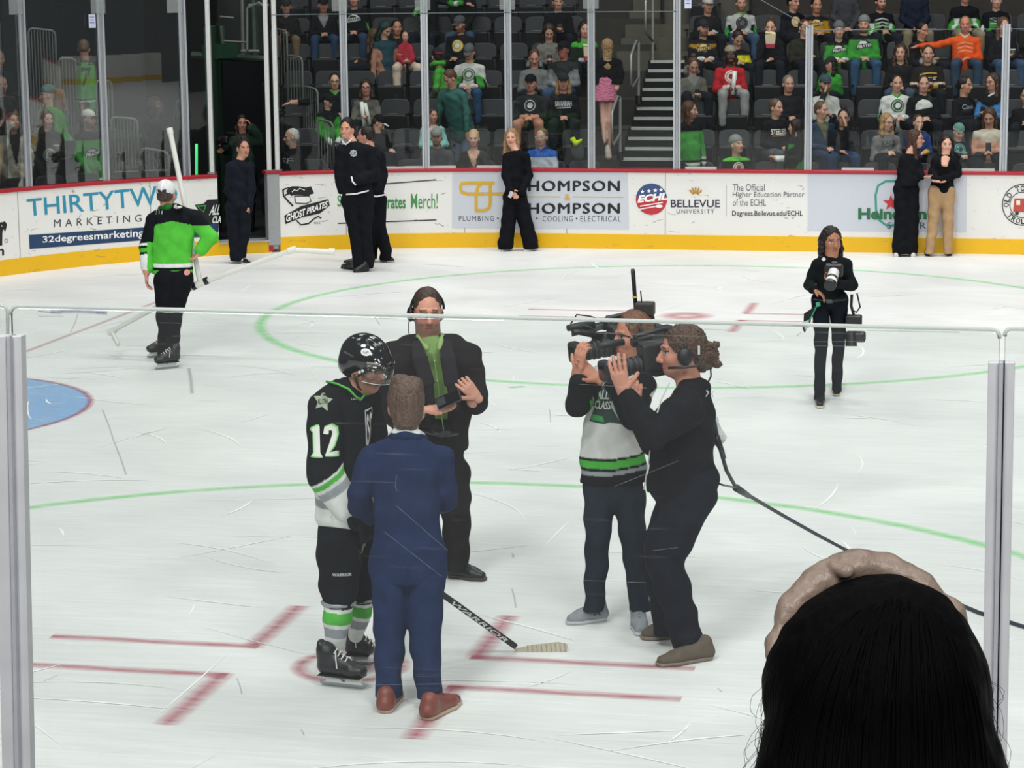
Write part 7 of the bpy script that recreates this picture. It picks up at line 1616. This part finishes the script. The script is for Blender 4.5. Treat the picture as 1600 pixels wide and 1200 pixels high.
R('person in black jacket with hair tied back, hand at the mouth, popcorn on the lap', 1204, 43, 4, '191b20', skin='c69e88', hair='4a3426', fd=-12, style='bun', arms=('face', 'lap'), Yo=-.2, prop='popcorn')
R('person with glasses in olive jacket, hands clasped', 1257, 43, 4, '2c2b25', skin='c39a86', hair='4a2a20', fd=22, style='short', glasses='4a3a3a', vcut='1a1a1c', arms='front', Yo=-.2, bulk=1.15)
R('person in grey beanie and green pirate jersey beside the grey beanie friend', 1311, 47, 4, G_, skin='c39a86', hair='3a2a20', fd=0, hat='beanie', hatc='5f6468', fn=sidedark(K_, .84), cuff='c9ccc8', crest=(K_, 'c9ccc8', 'pirates'), Yo=-.25)
R('bearded person in grey beanie and green pirate jersey, arm behind a neighbour', 1350, 38, 4, G_, skin='c0927c', hair='3a2a20', fd=-5, th=-10, hat='beanie', hatc='74787a', beard='3a2a20', fn=sidedark(K_, .86), crest=(K_, 'c9ccc8', 'pirates'), Yo=-.25, legs='33506e', bulk=1.1, arms=('lap', 'lap'))
R('person with curly brown hair in black, third row', 1407, 82, 3, '17181c', skin='c0937e', hair='3a2218', fd=-15, style='curly', hairlen=.18, Yo=-.2, legs='3a4a5c', glasses=False)
R('person in black and gold hockey jersey with grey hood', 1450, 84, 3, '201f1d', skin='c0937e', hair='3c2c22', fd=-5, hood='8c8a88', cuff='b8902e', crest=('c9a43a', 'd6d6d4', 'text:C'), arms='front', Yo=-.3, fn=stripe([(.30, .36, 'c9b9a0'), (.05, .12, 'b8902e')]), bulk=1.15, prop='phone')
R('young dark haired person in black and gold jersey looking down right', 1441, 47, 4, '191a1c', skin='b98970', hair=BK_, fd=40, cuff='b8902e', crest=('b89038', '191a1c', 'round'), arms='front', facepitch=-10, Yo=-.2)
R('balding person in bright orange jersey with outstretched arm', 1508, 38, 4, 'd9541f', skin='c07f6c', hair='7a5a48', fd=-10, style='balding', arms=('out', 'lap'), crest=('e08a68', 'e08a68', 'chevrons'), collar='c9b8a0', Yo=-.25, legs='33455c', bulk=1.2)
R('person with long brown hair in black, right of the orange jersey', 1568, 40, 4, '17181c', skin='c39a86', hair='5a4234', fd=10, style='long', hairlen=.22, arms='front', Yo=-.2, legs='3a4f6c', prop='cup')
R('dark haired person in white and green jersey with round emblem', 1401, 130, 2, 'bfc2be', skin='bd927c', hair=BK_, fd=5, collar='3f9a36', cuff='c9ccc8', crest=('1f4a2c', 'bfc9bf', 'round'), fn=armband((-.3, .0, '3f9a36'), (.0, .15, K_)), Yo=-.2, bulk=1.15)
R('person with brown fringe in black shirt with white print', 1443, 131, 2, '15161a', skin='c39682', hair='33221a', fd=0, crest=('c9ccc8', 'c9ccc8', 'pirates'), Yo=-.2, bulk=1.15, arms='lap')
R('dark haired person in black jacket with a chain, beside the blue jersey', 1508, 133, 2, '17181d', skin='b98970', hair=BK_, fd=55, Yo=-.1, crest=('9aa0a8', '17181d', 'text:Cook'), arms='lap')
R('person with long hair and glasses in black and blue camouflage jersey', 1551, 128, 2, '17181c', skin='c0937e', hair='3a2a20', fd=-55, style='long', hairlen=.18, glasses='6a3a30', sleeve='3f7ab0', cuff='3f7ab0', arms='front', prop='phone', Yo=-.2, collar='c9ccd0', bulk=1.1)
R('person with blond hair in grey sweatshirt, hands clasped forward', 1386, 191, 1, '6f7070', skin='c9a08c', hair='9a7c54', fd=20, th=10, style='long', hairlen=.12, glasses='8a6a50', crest=('3a3c40', '3a3c40', 'text:YALE'), arms='lap', lean=.08, Yo=-.3)
R('child with brown bowl cut in blue jersey eating', 1435, 191, 1, '25407a', skin='c9a08c', hair='4a3020', fd=10, hs=.85, arms=('face', 'lap'), Yo=-.25, cuff='c99a2a')
R('child in teal and white animal beanie looking down', 1498, 206, 1, '14181c', skin='c9a08c', hair='3a2a20', fd=15, hs=.85, hat='beanie', hatc='5f8a80', brim='c3cac8', facepitch=-20, crest=('4f8a88', '14181c', 'round'), Yo=-.4)
R('person with long brown hair in white shirt looking down at a phone', 1546, 183, 1, 'b9b2a2', skin='b98a76', hair='4a3226', fd=-20, style='long', hairlen=.24, facepitch=-18, arms='lap', prop='phone', Yo=-.3, bulk=1.1, sleeve='b98a76')
R('person in white cap and black top at the upper left of the right-hand block', 1106, 8, 5, '1b1d22', skin='b98d78', hair='3a2a20', fd=10, hat='cap', hatc='b9b6b0', Yo=-.2, cuff='b9b6b0')
R('person in white and green jersey with round black emblem, upper rows', 1158, 5, 5, 'a9aba8', skin='b98d78', hair='5a3a28', fd=5, collar='3f9a36', beard='5a3a28', crest=('17181b', '4a4c4e', 'round'), fn=armband((-.2, .25, '2f8a3c'), (.25, .4, K_)), Yo=-.2, bulk=1.15, legs='3c5470')
R('person in dark jersey with gold emblem, upper row beside the gold jersey', 1240, 3, 5, '17191f', skin='b98d78', hair=BK_, fd=40, crest=('c9a860', 'b9bcc0', 'round'), Yo=-.2)
R('dark haired person in gold and black pirate jersey, upper row', 1276, 8, 5, 'a8822e', skin='b08068', hair=BK_, fd=8, fn=sidedark('1a1c20', .8), crest=('1a1c20', 'c9b070', 'pirates'), Yo=-.25)
R('bearded person in black pirate jersey with green sleeves, upper row', 1376, 3, 5, '15181c', skin='b98d78', hair='2a1c16', beard='2a1c16', fd=15, crest=('9aa0a0', '15181c', 'chevrons'), fn=armband((-.1, .3, G_), (.3, .5, 'c9ccc8'), (.5, .8, G_)), Yo=-.2, bulk=1.1)
R('person in dark sweater and beige trousers, head out of the frame, upper row', 1430, -22, 5, '1b2230', skin='b98d78', hair=BK_, fd=0, legs='7d7460', Yo=-.2, arms='lap')
R('person in black jersey with green and white striped sleeves, upper row', 1508, -8, 5, '15181c', skin='b98d78', hair=BK_, fd=5, fn=armband((-.1, .2, G_), (.2, .45, 'c9ccc8'), (.45, .8, G_)), Yo=-.2, legs='8a7f68', bulk=1.1)
R('person in black striped jersey at the upper right', 1557, 0, 5, '15181c', skin='c39a86', hair='4a3428', fd=0, fn=armband((-.1, .2, 'c9ccc8'), (.2, .45, K_), (.45, .8, G_)), crest=('6a6e72', 'b9bcc0', 'text:SF'), Yo=-.2)
R('person in grey sweatpants, head out of the frame, upper row', 1322, -25, 5, '3a3c40', skin='b98d78', hair=BK_, fd=0, legs='35383c', Yo=-.2)
R('person in dark coat at the right edge of the second row', 1604, 150, 2, '16171a', skin='b98d78', hair=BK_, fd=-20, Yo=-.2)
# middle block -----------------------------------------------------------------
R('bald bearded person in black staff jacket beside the white gate posts', 455, 214, 0, '14161a', skin='b98d78', hair='b9b6b0', fd=-75, style='balding', beard='b5b1aa', Yo=-.2, arms='down', crest=('8a8e90', '14161a', 'text:SF'), bulk=1.1)
R('bearded person in grey cap and grey jacket sitting at the boards', 682, 214, 0, '45484a', skin='b98d78', hair='4a3428', fd=0, hat='cap', hatc='8d8f8d', brim='6f706e', beard='4a3a30', Yo=-.15, arms='lap', bulk=1.25)
R('person with blond hair tied back in dark quarter-zip jacket', 740, 216, 0, '2c2b28', skin='c9a08c', hair='c2a470', fd=-5, Yo=-.15, arms='lap', vcut='c9a08c', bulk=1.0)
R('grey haired person with glasses in blue and white jersey, hands together', 846, 214, 0, 'b9c0c8', skin='c39a86', hair='6a5a48', fd=-10, th=-8, glasses='b9b9b9', arms='front', fn=sidedark('2f5aa8', .78), cuff='8aa0c0', Yo=-.15, collar='2a4a8a', bulk=1.1)
R('girl in pale turquoise jacket by the grey capped person', 676, 180, 1, '7fb8b0', skin='b98a76', hair='33221a', fd=25, style='long', hairlen=.14, hs=.85, Yo=-.3, arms='front', vcut='b9aaa0')
R('dark haired person with glasses in black jersey, arm over the railing', 523, 127, 2, '15191c', skin='c39a86', hair=BK_, fd=5, glasses=True, collar='3f9a36', arms=('out', 'lap'), Yo=-.3, bulk=1.15, cuff='c39a86')
R('child in black and green cap with striped green jersey sleeves', 513, 158, 1, '15181c', skin='c9a08c', hair=BK_, fd=45, hat='cap', hatc='171a1c', brim='171a1c', hs=.82, Yo=.1, facepitch=-22, sleeve=G_, cuff='c9ccc8')
R('person with glasses in camouflage hoodie holding two cheering sticks', 572, 137, 2, '55544e', skin='b98a76', hair='2a1c16', fd=0, glasses=True, style='long', hairlen=.06, arms='front', prop='sticks', Yo=-.35, hood='5f5e58', sleeve='66655f')
R('young person in black cap bending forward, between the varsity men and the boards', 592, 192, 1, '17191c', skin='c9a08c', hair='3a2a20', fd=80, hat='cap', hatc='15171a', brim='c9ccc8', facepitch=-30, Yo=-.3, hs=.92)
R('tattooed person with dark green hair in teal tank top, standing', 602, 46, 4, '24404a', skin='b98c76', hair='16302a', fd=50, style='long', hairlen=.16, stand=True, arms='down', sleeve='9a7260', cuff='9a7260', facepitch=-30, Yo=-.35, legs='33465c')
R('person with very long brown hair turned away, next to the teal tank top', 583, 57, 4, '2a2420', skin='b98c76', hair='553a28', fd=-150, style='long', hairlen=.26, Yo=0)
R('dark haired person holding a baby', 620, 43, 4, '1a1c20', skin='b08068', hair=BK_, fd=15, arms='front', Yo=.1)
R('baby in red and cream clothes held on an arm', 633, 57, 4, 'a03040', skin='c99a86', hair='8a6a54', fd=10, hs=.62, style='balding', Yo=-.15, legs='c9b8a8', arms='front', bulk=.7)
R('bearded person in grey cap and black hockey shirt', 718, 38, 4, '17191c', skin='b08068', hair='3a2a20', fd=-35, hat='cap', hatc='4a4c50', beard='3a261c', crest=('b9a03a', 'c9ccd0', 'round'), Yo=-.2, facepitch=-15, bulk=1.15)
R('person in grey cap and white green-trimmed jersey looking down', 733, 82, 3, 'b9bbb6', skin='b98d78', hair='5a3a28', fd=-10, hat='cap', hatc='55585a', collar='3f9a36', crest=('4a6a50', 'b9c0b9', 'round'), fn=armband((-.1, .12, K_), (.12, .5, G_), (.5, .62, K_)), cuff='c9c0b8', facepitch=-25, Yo=-.35, legs='2c4668', bulk=1.2)
R('person in red cap and bright green hoodie leaning away', 683, 88, 3, '4a9a3c', skin='b98d78', hair=BK_, fd=-160, hat='backcap', hatc='23242a', brim='b02a48', Yo=-.3, stand=True, lean=.1, fn=stripe([(.2, .5, '4a5a48')]), legs='5c5244', hood='4a9a3c', bulk=1.1)
R('large person in teal shirt and jeans bending down over the first row', 703, 122, 1, '35605a', skin='b98876', hair='553a2a', fd=-60, stand=True, lean=-.22 if False else .30, arms=('down', 'down'), facepitch=-35, Yo=-.15, legs='5f6f80', bulk=1.35)
R('person in black t-shirt holding a dark camera, upper row', 872, 3, 5, '14151a', skin='b98a76', hair='2a1a14', fd=5, style='bun', arms='front', Yo=-.2, prop='phone', sleeve='14151a', bulk=1.1)
R('person with long brown hair and camouflage jacket looking down', 858, 50, 4, '6c6b64', skin='b98a76', hair='33221a', fd=0, style='long', hairlen=.24, facepitch=-25, arms='front', Yo=-.3, prop='phone')
R('person with long dark hair in black and green jersey with popcorn', 913, 46, 4, '1d2a20', skin='c39682', hair='1e1512', fd=10, style='long', hairlen=.14, arms='front', prop='popcorn', fn=sidedark('3f9a36', .72), cuff='c9ccc8', Yo=-.3)
R('person with tied back hair in grey hoodie using a phone', 835, 90, 3, '6a6c6c', skin='b98876', hair='4a3428', fd=0, arms='front', prop='phone', facepitch=-18, hood='74767a', Yo=-.3, bulk=1.15)
R('person in sunglasses, black cap and polka dot jacket', 880, 78, 3, '2a2c30', skin='a86a5a', hair='2a1c16', fd=-25, th=-8, hat='cap', hatc='15161a', glasses=True, arms='lap', sleeve='77797c', cuff='8a8c8e', Yo=-.3, crest=('15161a', '15161a', 'round'), legs='2c4668', bulk=1.15)
R('person in black cap and grey black jersey with bare knees', 829, 130, 2, '26282a', skin='b98876', hair=BK_, fd=-12, hat='cap', hatc='15161a', crest=('15161a', 'b9bcc0', 'round'), legs='a87a66', Yo=-.4, collar=None, bulk=1.2, cuff='b98876')
R('person with braid in black-white cap and black polo shirt', 880, 128, 2, '15161a', skin='b98876', hair='8a6a44', fd=0, hat='cap', hatc='2a2b2d', brim='15161a', style='long', hairlen=.1, arms='lap', crest=('b9bcc0', 'b9bcc0', 'text:SAVANNAH'), Yo=-.35, bulk=1.1)
R('person in black coat over grey hoodie, upper row at left', 505, 8, 5, '17191c', skin='a87a66', hair=BK_, fd=10, hat='cap', hatc='1c1d20', vcut='77787a', arms='lap', Yo=-.2, legs='2c405c', bulk=1.1)
R('dark dressed person with a drink beside the uppermost railing', 447, 10, 5, '1a1a1c', skin='a87a66', hair=BK_, fd=5, hat='cap', hatc='2a2a2c', arms='front', prop='bottle', Yo=-.25, legs='6a5a48')
R('person in black pirate jersey with white print, upper row', 553, -2, 5, '15171b', skin='b98876', hair='5a4030', fd=0, arms='lap', crest=('c9ccc8', '15171b', 'pirates'), Yo=-.25, fn=armband((-.1, .1, G_),), sleeve='15171b', legs='2c405c')
R('person in green and white striped sleeves, head out of the frame, upper row', 668, -25, 5, '17191c', skin='b98876', hair=BK_, fd=-25, arms=('front', 'out'), fn=armband((-.2, .25, G_), (.25, .5, 'c9ccc8'), (.5, .9, G_)), Yo=-.1)
R('person in jeans, head out of the frame above the empty seats', 722, -30, 5, '17191c', skin='b98876', hair=BK_, fd=-10, legs='3a4c60', Yo=0)
# woman on the stairs -----------------------------------------------------------
def stair_woman():
    q = Q3(depth(atY(950, 200, 28.3))); base = atY(948, 243, 28.25)
    p = figure('person with long blond hair, black jacket and pink pleated skirt climbing the stairs', base, q, (949, 74, 0), 178, .98, 'c39a8a', '9a7c54', ((935, 100, 0), (964, 100, 0)), ((931, 118, 0), (969, 118, 0)), ((934, 138, -.05), (964, 140, -.05)), ((940, 135), (956, 135)), ((943, 190, 0), (951, 190, 0)), ((945, 222, -.05), (951, 238, .1)),
               '121318', None, (), wid=(16, 15, 15), arm=(8, 7, 5), leg=(9, 6.5, 4.5), hem=(948, 132), h=.011)
    def sk(S): S.cone(q(946, 128), q(945, 157), q.m(15), q.m(20), da=q.m(11), db=q.m(15), side=CR, k=.02)
    z0 = q(945, 158)[2]
    S = Sol(); sk(S); S.build('pleated_skirt', M_KNIT, p.r, .009, col='b46a84', noise=.006, nscale=34, cut=lambda X, Y, Z: z0-Z+0*X+0*Y)
    S = Sol(); S.ell(p.at(0, -.022, .038), (.086, .102, .094), p.B); S.cone(p.at(0, -.07, 0), p.at(-.0, -.10, -.28), .075, .055, da=.04, db=.03, side=p.sd, k=.04); S.cone(p.at(0, -.10, -.28), p.at(-.02, -.10, -.50), .055, .02, da=.03, db=.015, side=p.sd, k=.03); p.hair(S, .008, noise=.004, col='8f7350')
    for a, b in (((946, 214), (944, 207)), ((951, 243), (949, 232))):
        A = q(*a, .0); S = Sol(); S.chain([q(a[0], a[1]+2), q(a[0]-1, a[1]-6), q(a[0]-2, a[1]-13)], [q.m(5), q.m(4.5), q.m(4)], k=.02); S.build('shoe', M_SHOE, p.r, .008, col='c9b8ae')
stair_woman()
# left corner block ---------------------------------------------------------------
def LR(label, u, v, r, top, Yd, **kw):
    return spect(label, u, v, r, top, phi=atY(u, v, Yd), **kw)
LR('person with brown hair in white fleece jacket and jeans, sitting at the left boards', 20, 190, 0, 'b9b5a6', 24.0, skin='c39a86', hair='3a2a20', fd=38, style='long', hairlen=.1, arms='lap', legs='3a4656', pitch=10, bulk=1.15, vcut='2a2a2c')
LR('person with long dark hair in black top holding a drink, left block', 73, 186, 0, '1c1d1e', 24.6, skin='c39a86', hair='2a1a16', fd=40, style='long', hairlen=.16, arms=('lap', 'front'), prop='cup', crest=('9aa09c', '1c1d1e', 'round'), bulk=1.1)
LR('bearded person in white cap and green pirate jersey, left block', 139, 186, 0, G_, 25.0, skin='b98876', hair='2a1c16', fd=60, hat='cap', hatc='c9c6bc', brim='2a2a2c', beard='2a1c16', fn=sidedark(K_, .86), crest=(K_, 'c9ccc8', 'pirates'), cuff='c9ccc8', legs='1c2c3c', arms='lap')
LR('person in teal knit hat and green jersey looking left, left block', 74, 148, 1, '3a8a34', 25.4, skin='c39a86', hair='4a3428', fd=-70, hat='beanie', hatc='3c6a74', brim='2c4a5a', arms='lap')
LR('person with wavy light brown hair in green jersey, left block', 93, 152, 1, '3a8a34', 25.6, skin='b98876', hair='6a4a38', fd=150, style='long', hairlen=.14, arms='lap')
LR('dark jacketed person at the left edge of the left block', 2, 132, 1, '202224', 25.2, skin='b98876', hair='5a4a40', fd=30, arms='lap', bulk=1.1)
LR('pale haired person in dark coat, far upper left', -2, 92, 2, '1c1e20', 26.2, skin='b98876', hair='8a8480', fd=30, arms='lap')
P = LR('standing person in green jersey with black number seven seen from behind, left block', 131, 76, 2, G_, 25.9, skin='a87868', hair='5a4434', fd=-150, th=-25, stand=True, arms='down', facepitch=-15, fn=lambda P, C, d: stripe([(.02, .06, 'c9ccc8'), (.06, .11, K_), (.97, 1.3, K_)])(P, C, d), bulk=1.2)
bk = -face(-90*0-150*.6); 
for txt, x, y, w_, h_ in (('ESTES', 139, 97, .13, .035), ('7', 141, 119, .06, .13)):
    c_ = np.array(P.r.location); Dp = depth(c_+UP*.4); decal('jersey_lettering', dtext(txt, -w_, -h_, w_, h_, bold=.03), '1b1e1c', P.top, atD(x, y, Dp-.05), CR, UP, P.top, reach=.5, off=.008)
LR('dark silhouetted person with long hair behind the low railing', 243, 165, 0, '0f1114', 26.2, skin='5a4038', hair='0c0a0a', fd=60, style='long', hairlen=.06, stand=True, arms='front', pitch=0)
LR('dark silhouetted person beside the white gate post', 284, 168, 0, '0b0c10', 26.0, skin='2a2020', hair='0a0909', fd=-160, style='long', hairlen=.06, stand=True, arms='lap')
# neon bag by the stairs
bg = root('bag', atY(900, 240, 27.1), 'grey bag topped with neon yellow cloth beside the stairs', 'bag'); Sol().ell(atY(903, 238, 27.1), (.09, .09, .13)).build('bag_body', M_CLOTH, bg, .012, col='4a4d4c', noise=.006); Sol().cone(atY(894, 218, 27.05), atY(900, 224, 27.0), .03, .03).cone(atY(900, 224, 27.0), atY(908, 219, 27.05), .035, .02).cone(atY(897, 216, 27.05), atY(898, 226, 27.05), .02, .03).build('neon_cloth', M_CLOTH, bg, .009, col='b4cf1e')
